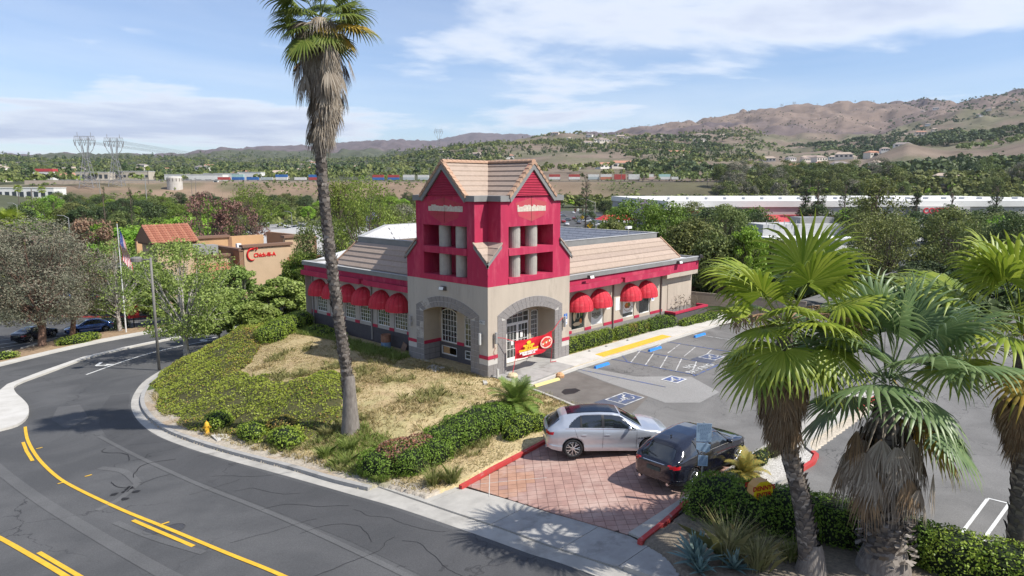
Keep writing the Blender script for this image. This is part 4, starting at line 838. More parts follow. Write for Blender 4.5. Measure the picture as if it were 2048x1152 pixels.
# grey cornice round the cross-shaped upper part
cn = MB(); e = .13
for (x0_,x1_,y0_,y1_) in ((A0-e,A0,.0-e,A0-e),(-e,A0-e,A0-e,A0),(-e,0,A0,1.55),(A0,1.62,-e,0),(-e,0,5.0,A1),(5.0,A1,-e,0),(A1,A1+e,-e,A0-e),(A1+.0,TW+e,A0-e,A0),(-e,A0-e,A1,A1+e),(A0-e,A0,A1+e,TW+e)):
    cn = MB(); cn.box(x0_,x1_,y0_,y1_,9.07,9.36); cn.obj('cornice', GREYT, bld)
tp = MB(); tp.add([(-.1,A0-.1,9.365),(A0,A0-.1,9.365),(A0,-.1,9.365),(A1,-.1,9.365),(A1,A0-.1,9.365),(TW,A0-.1,9.365),(TW,A1+.1,9.365),(A1,A1+.1,9.365),(A1,TW,9.365),(A0,TW,9.365),(A0,A1+.1,9.365),(-.1,A1+.1,9.365)],[tuple(range(12))]); tp.obj('cornice_top', GREYF, bld)
# cross-gable roof, course by course
OV = .14; HW = 1.86; zE,zA = 9.26,11.10
def rz_(t): return zE+(zA-zE)*t        # t: 0 eave, 1 ridge
NC = 7
for j in range(NC):
    t0,t1 = j/NC,(j+1)/NC+.012
    v0,v1 = GC-HW*(1-t0),GC-HW*(1-min(t1,1))       # distance coordinate toward the ridge
    z0_,z1_ = rz_(t0)+.115,rz_(min(t1,1))+.045
    for sgn in (-1,1):
        a0 = GC+sgn*(GC-v0); a1 = GC+sgn*(GC-v1)
        for half in (0,1):      # gable whose ridge runs along X (0) / along Y (1)
            for end in (-1,1):
                if end == -1: P_ = [(-OV,a0),(min(v0,GC),a0),(min(v1,GC),a1),(-OV,a1)]
                else: P_ = [(TW+OV,a0),(2*GC-min(v0,GC),a0),(2*GC-min(v1,GC),a1),(TW+OV,a1)]
                if half: P_ = [(y,x) for x,y in P_]
                zs = [z0_,z0_,z1_,z1_]; vs = [(x,y,z) for (x,y),z in zip(P_,zs)]; vs += [(x,y,z-.075) for x,y,z in vs]
                MB().add(vs,[(0,1,2,3),(4,7,6,5),(0,4,5,1),(1,5,6,2),(2,6,7,3),(3,7,4,0)]).obj('roof_course', ROOFT[(j*3+half+(sgn>0))%3], bld)
for half in (0,1):
    for i in range(22):
        x = -OV+i*.335
        if x > TW+OV: break
        pr = MB(); pts_ = [(x,GC+.17*math.cos(t),zA+.045+.13*math.sin(t)) for t in np.linspace(-.25,math.pi+.25,6)]; p2 = [(x+.36,a,c-.022) for _,a,c in pts_]
        if half: pts_=[(b_,a,c) for a,b_,c in pts_]; p2=[(b_,a,c) for a,b_,c in p2]
        pr.add(pts_+p2,[(q,q+1,q+7,q+6) for q in range(5)]+[tuple(range(6))]).obj('ridge_tile', RIDGET, bld)
    for sgn in (-1,1):
        for i in range(8):      # rake tiles stepping up the gable edge
            t0,t1 = i/8,(i+1)/8+.02; a0 = GC+sgn*HW*(1-t0); a1 = GC+sgn*HW*(1-min(t1,1)); z0_,z1_ = rz_(t0)+.16,rz_(min(t1,1))+.10
            vs = [(-OV-.06,a0,z0_),(-OV+.20,a0,z0_),(-OV+.20,a1,z1_),(-OV-.06,a1,z1_)]; vs += [(x,y,z-.17) for x,y,z in vs]
            if half: vs=[(y,x,z) for x,y,z in vs]
            MB().add(vs,[(0,1,2,3),(4,7,6,5),(0,4,5,1),(1,5,6,2),(2,6,7,3),(3,7,4,0)]).obj('rake_tile', RIDGET, bld)
        mb = MB(); vs = [(-OV-.02,GC+sgn*(HW-.02),zE+.02),(-OV-.02,GC,zA-.02),(-OV-.02,GC,zA-.36),(-OV-.02,GC+sgn*(HW-.12),zE-.24),(-OV+.08,GC+sgn*(HW-.02),zE+.02),(-OV+.08,GC,zA-.02),(-OV+.08,GC,zA-.36),(-OV+.08,GC+sgn*(HW-.12),zE-.24)]
        if half: vs=[(y,x,z) for x,y,z in vs]
        mb.add(vs,[(0,1,2,3),(7,6,5,4),(0,4,5,1),(3,2,6,7),(0,3,7,4)]).obj('barge_board', GREYT, bld)
        mb = MB(); vs=[(-OV+.08,GC+sgn*HW,zE-.06),(0,GC+sgn*HW,zE-.06),(0,GC,zA-.06),(-OV+.08,GC,zA-.06)]
        if half: vs=[(y,x,z) for x,y,z in vs]
        mb.add(vs,[(0,1,2,3)]).obj('roof_soffit', GREYT, bld)
# ---- doors
M = face('R')
def door(u0,u1,name='entrance_door'):
    mb = MB(); d=1.24
    for a,b_,c,e_ in ((u0,u0+.07,.03,2.2),(u1-.07,u1,.03,2.2),(u0+.07,u1-.07,2.12,2.2),(u0+.07,u1-.07,.03,.30)): fbox(mb,M,a,b_,d,d+.05,c,e_)
    for z in (.78,1.26,1.74): fbox(mb,M,u0+.07,u1-.07,d+.01,d+.035,z-.012,z+.012)
    for q in (1/3,2/3): fbox(mb,M,u0+.07+(u1-u0-.14)*q-.012,u0+.07+(u1-u0-.14)*q+.012,d+.011,d+.034,.3,2.12)
    o = mb.obj(name, WINF, bld); g = MB(); fbox(g,M,u0+.06,u1-.06,d+.02,d+.03,.25,2.15); g.obj('pane', GLASS, o)
    h = MB(); h.tube([M((u0+u1)/2+.3*(1 if u0<3 else -1),d-.06,.9),M((u0+u1)/2+.3*(1 if u0<3 else -1),d-.06,1.35)],.014,8); h.obj('door_handle', GREYF, o); return o
door(2.62,3.52); door(3.54,4.44)
window(M,2.60,4.46,2.22,2.88,1.22,4,2,'transom_window',arch=.28,archdir=-1,panes=True)
window(M,4.62,5.22,.55,2.80,1.22,3,8,'side_window',arch=.1,panes=True)
for a,b_,c,e_,lab in ((1.9,2.4,1.1,1.75,'white notice board beside the door'),):
    mb = MB(); fbox(mb,M,a+.1,b_,1.15,1.17,c,e_); mb.obj('notice', mat('paper',(.75,.74,.72)), bld, label=lab)
for a,c in ((3.0,1.0),(3.75,1.35)): mb = MB(); fbox(mb,M,a,a+.2,1.225,1.235,c,c+.3); mb.obj('notice', mat('paper',(.75,.74,.72)), bld)
M = face('L')
window(M,3.76,5.10,.96,2.93,1.22,5,6,'recess_window',arch=.22,panes=True); window(M,1.5,3.12,.96,2.93,1.22,6,6,'recess_window',GLASSW,arch=.22,panes=True)
window(M,1.5,3.12,.22,.72,1.22,4,2,'low_window',panes=True)
lw = window(M,3.78,5.10,.22,.72,1.22,1,1,'low_window',mat('void_black',(.01,.01,.012)),label='low window half boarded with plywood'); mb = MB(); fbox(mb,M,4.45,4.98,1.245,1.252,.27,.67); mb.obj('plywood_board', mat('plywood',(.50,.30,.14),(.44,.26,.12),3,.8), lw)
# ---- wings
WD = .9; LE = 18.9; RE = 22.3
winR = [(7.96,9.25),(9.89,11.22),(13.35,14.68),(15.29,16.66)]; winL = [(7.92,9.22),(9.71,10.97),(11.65,12.94),(13.45,14.65),(15.25,16.48),(16.92,18.22)]
PB = MB()
for k,E_,wins in (('R',RE,winR),('L',LE,winL)):
    M = face(k); w = MB(); holes = [(a,b_,1.12,2.95) for a,b_ in wins]
    wallholes(w,M,TW-.1,E_,.0 if k=='R' else -.6,3.72,WD,holes,.12)
    w.obj('wing_wall', STUC if k=='R' else STUCG, bld)
    b_l = MB(); prev = TW
    bb = MB(); fbox(bb,M,TW+.002,E_,WD-.022,WD-.004,-.5,.93)
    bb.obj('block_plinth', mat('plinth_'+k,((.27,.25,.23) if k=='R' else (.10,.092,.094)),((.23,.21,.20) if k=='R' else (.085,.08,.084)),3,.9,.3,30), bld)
    # plinth blocks (running bond) one by one on the shaded side where their joints read
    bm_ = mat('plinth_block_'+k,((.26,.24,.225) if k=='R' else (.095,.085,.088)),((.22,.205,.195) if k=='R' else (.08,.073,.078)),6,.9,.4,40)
    for j in range(-2,3):
        u = TW+(.0 if j%2 else -.6)
        while u < E_-.05:
            a,c = max(u,TW)+.006,min(u+1.2,E_)-.006; 
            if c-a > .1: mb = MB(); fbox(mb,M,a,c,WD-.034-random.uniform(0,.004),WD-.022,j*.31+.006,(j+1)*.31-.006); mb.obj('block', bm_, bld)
            u += 1.2
    rb = MB(); edges = [TW]+[x for a,c in wins for x in (a,c)]+[E_ if k=='L' else 18.2]
    for a,c in zip(edges[::2],edges[1::2]): rb = MB(); fbox(rb,M,a+.003,c-.003,WD-.04,WD-.003,.935,1.12); rb.obj('red_band', REDT, bld)
    for i,(a,c) in enumerate(wins):
        if k == 'L': window(M,a,c,1.12,2.9,WD+.06,5,7,'window',GLASSW,panes=True,mw=.026)
        else:
            window(M,a,c,1.12,2.95,WD+.06,1,1,'window',GLASS,panes=True,fw_=.07)
    # soffit, fascia, cornice
    f = MB(); fbox(f,M,TW+.002,E_+.02,.40,WD+.2,3.68,4.36); f.obj('red_fascia', RED, bld)
    g = MB(); fbox(g,M,TW+.002,E_+.1,.30,.62,4.362,4.62); g.obj('eave_cornice', GREYT, bld); g = MB(); fbox(g,M,TW+.002,E_+.1,.29,.60,4.621,4.64); g.obj('eave_flashing', GREYF, bld)
    beams = [(6.66,11.95),(12.4,17.9)] if k=='R' else [(6.66,11.25),(11.75,18.85)]
    for a,c in beams:
        g = MB(); fbox(g,M,a,c,.14,.398,3.72,4.0); fbox(g,M,a,c,.10,.145,3.70,4.04); g.obj('gutter_beam', RED, bld); g = MB(); fbox(g,M,a,c,.12,.395,4.001,4.012); g.obj('gutter_water', mat('gutter_in',(.25,.03,.05)), bld)  # a darker red strip lies along the gutter floor
    for a in ((12.17,17.95) if k=='R' else (11.5,18.6)):
        mb = MB(); p0 = M(a,WD-.07,0); mb.tube([(p0[0],p0[1],3.72),(p0[0],p0[1],.1)],.055,8); mb.obj('downspout', mat('downspout_brown',(.16,.13,.115)) if k=='R' else mat('downspout_grey',(.30,.28,.26)), bld)
        mb = MB(); fbox(mb,M,a-.09,a+.09,.2,WD-.1,3.74,3.95); mb.obj('leader_head', REDT, bld)
# end piece at the right end: beige box under the fascia, recessed panel, planter
mb = MB(); mb.box(18.0,RE,.42,.9,3.36,3.678); mb.box(18.0,18.25,.42,.9,0,3.36) if False else None; mb.obj('end_soffit', STUC, bld)
mb = MB(); mb.box(18.9,22.2,.86,.896,1.0,2.85); mb.obj('recessed_panel', STUC, bld)
mb = MB(); mb.quad((RE,.4,0),(RE,12,0),(RE,12,4.36),(RE,.4,4.36)) if False else mb.quad((RE,.9,-.2),(RE,12,-.2),(RE,12,3.7),(RE,.9,3.7)); mb.obj('end_wall', STUCG, bld)
mb = MB(); mb.box(.45,.9,LE,LE+.02,-.5,3.7); mb.quad((.9,LE,-.6),(9,LE,-.6),(9,LE,3.7),(.9,LE,3.7)); mb.obj('end_wall', STUCG, bld)
mb = MB(); mb.box(RE,RE+.02,.4,12,3.68,4.36); mb.box(.4,9,LE,LE+.02,3.68,4.36); mb.obj('red_fascia', RED, bld)
mb = MB(); mb.box(RE-.2,RE+.1,.62,12,4.362,4.62); mb.box(.62,9,LE-.2,LE+.1,4.362,4.62); mb.obj('eave_cornice', GREYT, bld)
# planter (thing-like but built onto the wall)
pl = MB(); pl.box(18.6,23.2,.02,.14,0,.78); pl.box(18.6,18.72,.14,.86,0,.78); pl.box(23.08,23.2,.14,.86,0,.78); pl.obj('planter_wall', BRICKD, bld)
pl = MB(); pl.box(18.55,23.25,-.03,.2,.782,.92); pl.box(18.55,18.78,.2,.86,.782,.92); pl.box(23.02,23.25,.2,.86,.782,.92); pl.obj('planter_rim', REDT, bld)
pl = MB(); pl.box(18.72,23.08,.14,.86,.3,.6); pl.obj('planter_soil', mat('planter_soil',(.20,.15,.11)), bld)
# low flat roof
rf = MB(); rf.add([(.6,.6,4.5),(RE,.6,4.5),(RE,12,4.5),(22.3,26,4.5),(9,26,4.5),(.6,LE,4.5)],[tuple(range(6))]); rf.obj('low_flat_roof', ROOFW, bld)
# mansard
z0,z1 = 4.63,6.12; p0,p1 = .62,1.68; NM = 5
for k,(b0,t0_) in (('R',(20.0,18.9)),('L',(15.3,14.15))):
    M = face(k)
    for j in range(NM):
        s0,s1 = j/NM,(j+1)/NM+.02; d0,d1 = p0+(p1-p0)*s0,p0+(p1-p0)*min(s1,1); za,zb = z0+(z1-z0)*s0+.11,z0+(z1-z0)*min(s1,1)+.03
        e0,e1 = b0+(t0_-b0)*s0,b0+(t0_-b0)*min(s1,1)
        vs = [M(5.6,d0,za),M(e0,d0,za),M(e1,d1,zb),M(5.6,d1,zb)]; vs += [(x,y,z-.075) for x,y,z in vs]
        MB().add(vs,[(0,1,2,3),(4,7,6,5),(0,4,5,1),(1,5,6,2),(2,6,7,3),(3,7,4,0)]).obj('roof_course', ROOFT[(j*2)%3], bld)
    mb = MB(); mb.tube([M(b0+.03,p0,z0+.1),M(t0_+.03,p1,z1+.08)],.07,6); mb.obj('hip_cap', RIDGET, bld)
    # hipped return behind
    vs = [M(b0,p0,z0+.02),M(b0,p0+9,z0+.02),M(t0_,p1+7.5,z1+.02),M(t0_,p1,z1+.02)]; MB().add(vs,[(0,1,2,3)]).obj('roof_return', ROOFT[1], bld)
# parapet ring of the roof well
PR = [(1.72,3.0),(1.72,14.1),(10.8,23.6),(18.8,23.6),(18.8,1.72),(3.0,1.72)]
for i,(a,b_) in enumerate(zip(PR,PR[1:])):
    d_ = (Vector(b_)-Vector(a)).normalized(); n_ = Vector((d_.y,-d_.x)); o_ = -.08; th = .22
    q = [Vector(a),Vector(b_),Vector(b_)+n_*th,Vector(a)+n_*th]
    mb = MB(); mb.prism([tuple(v) for v in (q if True else q)],6.13,6.5); mb.obj('parapet', GREYT, bld)
    mb = MB(); q2 = [Vector(a)-n_*.03,Vector(b_)-n_*.03,Vector(b_)+n_*(th+.03),Vector(a)+n_*(th+.03)]; mb.prism([tuple(v) for v in q2],6.502,6.53); mb.obj('parapet_cap', GREYF, bld)
# sloping shingled inside of the well, courses overlapped
PI = [(1.95,3.0),(1.95,14.0),(10.9,23.35),(18.55,23.35),(18.55,1.95),(3.0,1.95)]; PI2 = [(2.7,3.0),(2.7,13.75),(11.2,22.6),(17.8,22.6),(17.8,2.7),(3.0,2.7)]
NS = 7
for i in range(5):
    a,b_,c,e_ = PI[i],PI[i+1],PI2[i+1],PI2[i]
    L = math.hypot(a[0]-b_[0],a[1]-b_[1]); nsh = max(3,int(L/1.0)); course_mb = MB()
    for j in range(NS):
        s0,s1 = j/NS,(j+1)/NS+.01
        for q in range(nsh):
            off = .5 if j%2 else 0; t0_,t1_ = max(0,(q-off)/nsh),min(1,(q+1-off)/nsh)
            def pt(t,s,dz): 
                x = (a[0]+(b_[0]-a[0])*t)*(1-s)+(e_[0]+(c[0]-e_[0])*t)*s; y = (a[1]+(b_[1]-a[1])*t)*(1-s)+(e_[1]+(c[1]-e_[1])*t)*s; return (x,y,6.49-1.35*s+dz)
            g = .012/ max(L,1); course_mb.add([pt(t0_+g,s0,.0),pt(t1_-g,s0,.0),pt(t1_-g,s1,.028),pt(t0_+g,s1,.028),pt(t1_-g,s1,-.01),pt(t0_+g,s1,-.01)],[(0,1,2,3),(3,2,4,5)])
    tag(course_mb.obj('shingles', SHING if i in (1,2,0) else mat('shingle_blue',(.30,.32,.36),(.25,.27,.31),3,.9,.2,30), bld), kind='stuff')  # darker bluish colour carries the shade on the right-hand inner slopes
    MB().add([(*a,6.47),(*b_,6.47),(*c,5.12),(*e_,5.12)],[(0,1,2,3)]).obj('parapet_backing', mat('felt',(.12,.12,.13)), bld)
MB().add([(x,y,5.14) for x,y in [(2.6,2.6),(2.6,13.8),(11.1,22.7),(17.9,22.7),(17.9,2.6)]],[tuple(range(5))]).obj('roof_deck', ROOFW, bld)
# roof flashings and vents seen in the well
MB().box(4.4,6.4,8.6,9.4,5.15,5.9).obj('roof_hatch', GREYF, bld)
# ---- dome awnings
AWN = mat('awning_canvas',(.56,.035,.055),(.47,.028,.045),3,.8,.25,25,spots=((.58,.10,.11),2.2,.55,.75),objc=True)
def awning(M, uc, lab, W=.98, Hh=.98, Pj=.86, zb=2.42):
    root = thing('dome_awning', lab, 'awning', M(uc,WD,zb), 0, 'red dome awnings over the windows')
    n = 8; m_ = 8
    for g_ in range(n):     # gores, each slightly bellied
        mb = MB(); sub = 4
        for s in range(sub):
            for j in range(m_):
                def pt(i,jj):
                    th = math.pi*(g_+i/sub)/n; ph = math.pi/2*jj/m_; bel = 1+.02*math.sin(math.pi*(i/sub)); r_ = math.cos(ph)
                    u = -math.cos(th)*W*r_*bel; d_ = -math.sin(th)*Pj*r_*bel; return (M(u,d_,0)[0],M(u,d_,0)[1],Hh*math.sin(ph)**.92*bel)
                mb.quad(pt(s,j),pt(s+1,j),pt(s+1,j+1),pt(s,j+1))
        for s in range(sub):
            a,b2 = pt(s,0),pt(s+1,0); mb.quad(a,b2,(b2[0],b2[1],-.10),(a[0],a[1],-.10))
        mb.obj('gore', AWN, root, smooth=True)
        seam = [pt(0,j) for j in range(m_)]; MB().tube(seam,.012,4).obj('seam', mat('awning_seam',(.34,.02,.035)), root)
    return root
labR = ['red dome awning nearest the tower on the sunny front','second red dome awning from the tower on the sunny front','third red dome awning on the sunny front, over the poster of a plate','last red dome awning on the sunny front, beside the small blue sign']
for i,uc in enumerate((8.62,10.62,13.98,15.92)): awning(face('R'), uc, labR[i])
labL = ['red dome awning nearest the tower on the shaded side','second red dome awning from the tower on the shaded side','half sunlit red dome awning right of the tall palm trunk','red dome awning partly behind the tall palm trunk','red dome awning just left of the tall palm trunk','red dome awning at the far left corner of the restaurant']
for i,uc in enumerate((8.6,10.35,12.3,14.05,15.85,17.6)): awning(face('L'), uc, labL[i], .93)
# window posters
M = face('R')
def poster(w, u0,u1,z0_,z1_, kind):
    d = .935; mb = MB(); fbox(mb,M,u0,u1,d,d+.012,z0_,z1_); o = mb.obj('poster', {'dark':mat('poster_dark',(.035,.045,.04)),'white':mat('poster_white',(.72,.72,.70))}[kind], bld); return o
o = poster(0,8.0,9.2,1.16,2.55,'dark')
def blob(par,cu_,cz,ru,rz_2,mt,d=.930,n=20,name='print_shape',w=0):
    mb = MB(); mb.add([M(cu_+ru*math.cos(2*math.pi*i/n)*(1+w*math.sin(i*2.7)),d,cz+rz_2*math.sin(2*math.pi*i/n)*(1+w*math.cos(i*1.9))) for i in range(n)],[tuple(range(n))]); return mb.obj(name, mt, par)
BEI = mat('print_beige',(.62,.50,.34)); ORA = mat('print_orange',(.62,.22,.06)); BRN = mat('print_brown',(.32,.13,.06)); GRN = mat('print_green',(.13,.25,.06)); DRK = mat('print_dark',(.05,.06,.05))
blob(o,8.28,1.95,.13,.30,BEI); blob(o,8.62,2.0,.2,.27,mat('print_pale',(.55,.55,.45)),.929); blob(o,8.62,1.95,.13,.22,DRK,.927); blob(o,8.55,1.45,.42,.12,BEI,.928,w=.12); blob(o,8.9,1.6,.12,.14,ORA,.9265,w=.1); blob(o,8.98,2.05,.1,.16,GRN,.9268,w=.2)
o = poster(0,9.97,11.08,1.18,2.62,'white'); blob(o,10.5,1.95,.5,.45,mat('print_grey',(.33,.34,.31))); blob(o,10.45,2.32,.24,.1,ORA,.929,w=.15); blob(o,10.62,2.18,.2,.12,BRN,.928,w=.1)
ptext('DINER','poster_lettering',(10.5,.924,1.78),.34,mat('print_dark2',(.10,.09,.07)),(math.pi/2,0,0),o,bold=.01)
MB().add([M(9.97,.9285,1.18),M(11.08,.9285,1.18),M(11.08,.9285,1.72),M(10.6,.9285,1.42),(9.97,.9285,1.38)],[(0,1,2,3,4)]).obj('print_shape', mat('poster_white',(.72,.72,.70)), o)
o = poster(0,13.42,14.55,1.42,2.75,'white'); ptext('THE\nDESIRED','poster_lettering',(13.95,.924,2.52),.16,mat('print_dark2',(.1,.09,.07)),(math.pi/2,0,0),o); blob(o,13.95,1.9,.46,.26,mat('print_white2',(.8,.79,.76))); blob(o,13.95,1.92,.36,.2,BRN,.929,w=.12); blob(o,13.85,1.98,.2,.12,ORA,.927,w=.2); blob(o,14.1,1.95,.12,.08,GRN,.926,w=.2)
for q in range(9): a_ = math.radians(200+q*17); blob(o,13.98+.5*math.cos(a_),1.95+.42*math.sin(a_),.05,.03,BRN,.9255,8,w=.3)
mb = MB(); fbox(mb,M,12.5,13.1,WD-.02,WD-.003,1.75,2.6); mb.obj('notice_board', mat('paper',(.75,.74,.72)), bld, label='blank white notice board on the wall')
# blue access signs
BLS = mat('sign_blue',(.03,.13,.42)); WHP = mat('sign_white',(.78,.78,.78))
def accesssign(u,z,d,s,lab,two=True):
    root = thing('access_sign', lab, 'sign', M(u,d,z), 0, 'small blue wheelchair signs')
    for q in range(2 if two else 1):
        zz_ = -q*s*1.15
        MB().box(-s/2,s/2,-.012,0,zz_,zz_+s).obj('sign_plate', BLS if q==0 else WHP, root)
        mb = MB()
        if q == 0:
            for k_ in range(12): 
                a0,a1 = math.radians(150+k_*20),math.radians(150+(k_+1)*20); r_=s*.24; c0=(s*.02,zz_+s*.36)
                mb.quad(*[(c0[0]+rr*math.cos(a),-.016,c0[1]+rr*math.sin(a)) for a,rr in ((a0,r_),(a1,r_),(a1,r_*.72),(a0,r_*.72))])
            mb.box(-s*.06,s*.03,-.018,-.014,zz_+s*.38,zz_+s*.7); mb.box(-s*.06,s*.2,-.0185,-.0145,zz_+s*.36,zz_+s*.43); mb.box(-s*.07,s*.04,-.018,-.014,zz_+s*.75,zz_+s*.87); mb.obj('wheelchair_figure', WHP, root)
        else:
            mb.box(-s*.3,s*.1,-.016,-.013,zz_+s*.3,zz_+s*.8); mb.box(s*.15,s*.3,-.016,-.013,zz_+s*.2,zz_+s*.5); mb.obj('sign_print', BLS, root)
    return root
accesssign(11.72,2.35,WD-.004,.34,'blue wheelchair sign beside the downspout'); accesssign(16.98,2.25,WD-.004,.34,'blue wheelchair sign under the last awning'); accesssign(6.28,2.22,-.004,.3,'blue wheelchair sign at the right end of the entrance wall')
# number plate, wall lights
nbp = thing('address_plate','white street number plate near the front corner','number plate',(-.024,.4,2.87)); MB().box(-.01,.0,-.22,.22,-.09,.09).obj('plate', mat('plate_white',(.72,.72,.70)), nbp); ptext('22611','number',(-.014,0,0),.17,mat('digits',(.04,.04,.05)),(math.pi/2,0,-math.pi/2),nbp,bold=.006)
def wallpack(x,y,z,rz,lab):
    r = thing('wall_pack_light',lab,'wall light',(x,y,z),rz,'box lights on the walls'); mb = MB()
    mb.add([(-.2,0,-.1),(.2,0,-.1),(.2,-.02,.14),(-.2,-.02,.14),(-.2,-.26,-.05),(.2,-.26,-.05),(.2,-.2,.12),(-.2,-.2,.12)],[(0,1,2,3),(0,1,5,4),(3,2,6,7),(4,5,6,7),(0,3,7,4),(1,2,6,5)]); mb.obj('housing', mat('fixture_bronze',(.09,.08,.075),rough=.5), r)
    mb = MB(); mb.add([(-.18,-.262,-.045),(.18,-.262,-.045),(.18,-.21,.115),(-.18,-.21,.115)],[(0,1,2,3)]); mb.add([(-.19,-.02,-.103),(.19,-.02,-.103),(.19,-.25,-.055),(-.19,-.25,-.055)],[(0,1,2,3)]); mb.obj('lens', mat('lens',(.70,.70,.66),rough=.25,spec=.6), r); return r
wallpack(-.002,3.4,4.33,-math.pi/2,'box light on the shaded tower wall over the arch'); wallpack(8.6,.10,4.42,0,'box light on the cornice above the first awnings'); wallpack(19.2,.28,4.42,0,'box light on the cornice near the right end'); wallpack(22.2,.25,4.62,.6,'floodlight on the far right corner of the roof edge')
def sconce(x,y,z,rz,lab,broken=False):
    r = thing('wall_sconce',lab,'wall light',(x,y,z),rz,'tube sconces beside the arches'); mb = MB(); mb.cyl(0,-.14,-.3,.3,.075,14); mb.obj('shade', mat('sconce_grey',(.34,.33,.32),rough=.5) if not broken else mat('sconce_white',(.68,.67,.64)), r); mb = MB(); mb.box(-.05,.05,-.08,0,-.06,.06); mb.obj('bracket', GREYF, r); return r
sconce(0,6.3,2.15,-math.pi/2,'grey tube sconce at the left end of the shaded tower wall'); sconce(0,.45,2.0,-math.pi/2,'white tube sconce under the number plate',True); sconce(.45,0,2.05,0,'grey tube sconce left of the entrance arch'); sconce(6.05,0,2.1,0,'brown tube sconce right of the entrance arch')
cb = MB(); cb.tube([(.42,-.02,1.75)]+[(.42+.09*math.sin(t*1.7)+.05*t/4,-.03,1.6-.12*t) for t in range(7)]+[(.5,-.03,.9),(.34,-.03,1.0)],.012,5); tag(cb.obj('loose_wire', mat('wire_red',(.4,.15,.12))),'loose wire dangling under the sconce left of the entrance','wire')
# roof camera on the parapet
rc = thing('roof_light','white twin floodlight standing on the parapet','floodlight',(15.2,1.85,6.53)); MB().cyl(0,0,0,.42,.03,8).obj('post', GREYF, rc); MB().box(-.26,.26,-.1,.1,.42,.58).obj('lamp_head', mat('plate_white',(.72,.72,.70)), rc)
# dark dead stalks standing in the planter before the panel
ds = MB()
for q in range(9):
    x = 19.2+q*.42+random.uniform(-.1,.1); h_ = random.uniform(.5,1.5); p = [(x,.6,.6)]
    for s in range(5): p.append((p[-1][0]+random.uniform(-.06,.06),.6+random.uniform(-.05,.05),p[-1][2]+h_/5))
    ds.tube(p,[.016,.014,.012,.01,.008,.005],5)
    for s in range(6): a = random.uniform(0,6.28); z_ = p[-1][2]-random.uniform(0,h_*.5); ds.tube([(x,.6,z_),(x+.16*math.cos(a),.6+.1*math.sin(a),z_+random.uniform(-.05,.12))],[.01,.03],4)
tag(ds.obj('dead_planter_shrubs', mat('dead_stalk',(.14,.11,.08))),'dead bare stalks standing in the red rimmed planter','shrub')
# ---------------------------------------------------------------- vehicles
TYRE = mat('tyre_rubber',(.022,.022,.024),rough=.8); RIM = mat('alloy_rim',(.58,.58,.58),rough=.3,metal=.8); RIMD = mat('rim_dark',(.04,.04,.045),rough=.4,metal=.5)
CGL = mat('car_glass',(.012,.016,.022),rough=.04,spec=.8,coat=1.0); TRIMB = mat('car_trim_black',(.02,.02,.022),rough=.35,spec=.5); CHR = mat('car_chrome',(.75,.75,.77),rough=.15,metal=1.0)
TAIL = mat('tail_lamp_red',(.45,.012,.02),rough=.12,coat=.8); HEAD = mat('head_lamp',(.35,.37,.40),rough=.08,coat=1.0,spec=.8); PLATEM = mat('plate_dark',(.08,.09,.08))
def wheel_meshes(R=.37, W=.26, spokes=7):
    t = MB(); t.lathe([(R*.70,-W/2+.02),(R*.78,-W/2),(R*.93,-W/2),(R,-W/2+.045),(R,W/2-.045),(R*.93,W/2),(R*.78,W/2),(R*.70,W/2-.02),(R*.70,-W/2+.02)],32,axis='y')
    r = MB(); r.lathe([(R*.72,-W/2+.015),(R*.70,-W/2+.01),(R*.68,-W/2+.04),(R*.68,W/2-.02)],32,axis='y'); y0 = -W/2+.025
    for k in range(spokes):
        a = 2*math.pi*k/spokes
        for off in (-.14,.14):
            p = [(.05*math.cos(a+off*.3)*1,y0,.05*math.sin(a+off*.3)),(R*.35*math.cos(a+off*.25),y0-.012,R*.35*math.sin(a+off*.25)),(R*.70*math.cos(a+off*1.5),y0-.002,R*.70*math.sin(a+off*1.5))]
            r.tube(p,[.022,.016,.015],5)
    r.lathe([(0,-W/2+.0),(.045,-W/2+.002),(.06,-W/2+.03)],14,axis='y')
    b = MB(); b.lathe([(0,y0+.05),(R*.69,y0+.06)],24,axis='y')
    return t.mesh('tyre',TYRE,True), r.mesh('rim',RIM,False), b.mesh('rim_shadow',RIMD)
def smtab(tab, xs, s=.05):
    t = np.array(tab, float); d = np.linspace(-2*s,2*s,9); w = np.exp(-(d/s)**2); w /= w.sum()
    return sum(np.interp(xs+dd, t[:,0], t[:,1])*ww for dd,ww in zip(d,w))
SUV = dict(L=4.85, wx=(1.47,-1.43), WR=.375,
 zb=[(-2.43,.42),(-2.2,.33),(-1.9,.28),(0,.27),(1.9,.24),(2.3,.24),(2.43,.32)],
 w=[(-2.43,.60),(-2.38,.76),(-2.25,.87),(-2.0,.93),(-1.4,.965),(-.4,.955),(.6,.955),(1.5,.965),(1.9,.93),(2.2,.82),(2.36,.66),(2.43,.45)],
 belt=[(-2.43,1.02),(-2.2,1.10),(-1.5,1.14),(-.5,1.10),(.6,1.06),(1.2,1.04),(1.7,.99),(2.1,.90),(2.43,.68)],
 top=[(-2.43,.98),(-2.36,1.07),(-2.2,1.21),(-2.0,1.37),(-1.86,1.50),(-1.78,1.555),(-1.45,1.61),(-1.0,1.65),(-.4,1.67),(.1,1.65),(.4,1.59),(.75,1.40),(1.05,1.23),(1.22,1.14),(1.5,1.11),(1.9,1.04),(2.2,.93),(2.36,.80),(2.43,.66)],
 wr=[(-2.43,.48),(-2.2,.66),(-1.95,.57),(-1.5,.565),(-.3,.615),(.3,.61),(.8,.66),(1.2,.74),(1.5,.76),(1.9,.70),(2.3,.52),(2.43,.35)],
 side=((-1.62,-1.10),(.98,.42)), ws=(.40,1.20), rg=(-2.34,-1.92), bp=-.30, q=-1.12, roofg=(-1.62,.34), tailz=(.90,1.03), headz=(.70,.82))
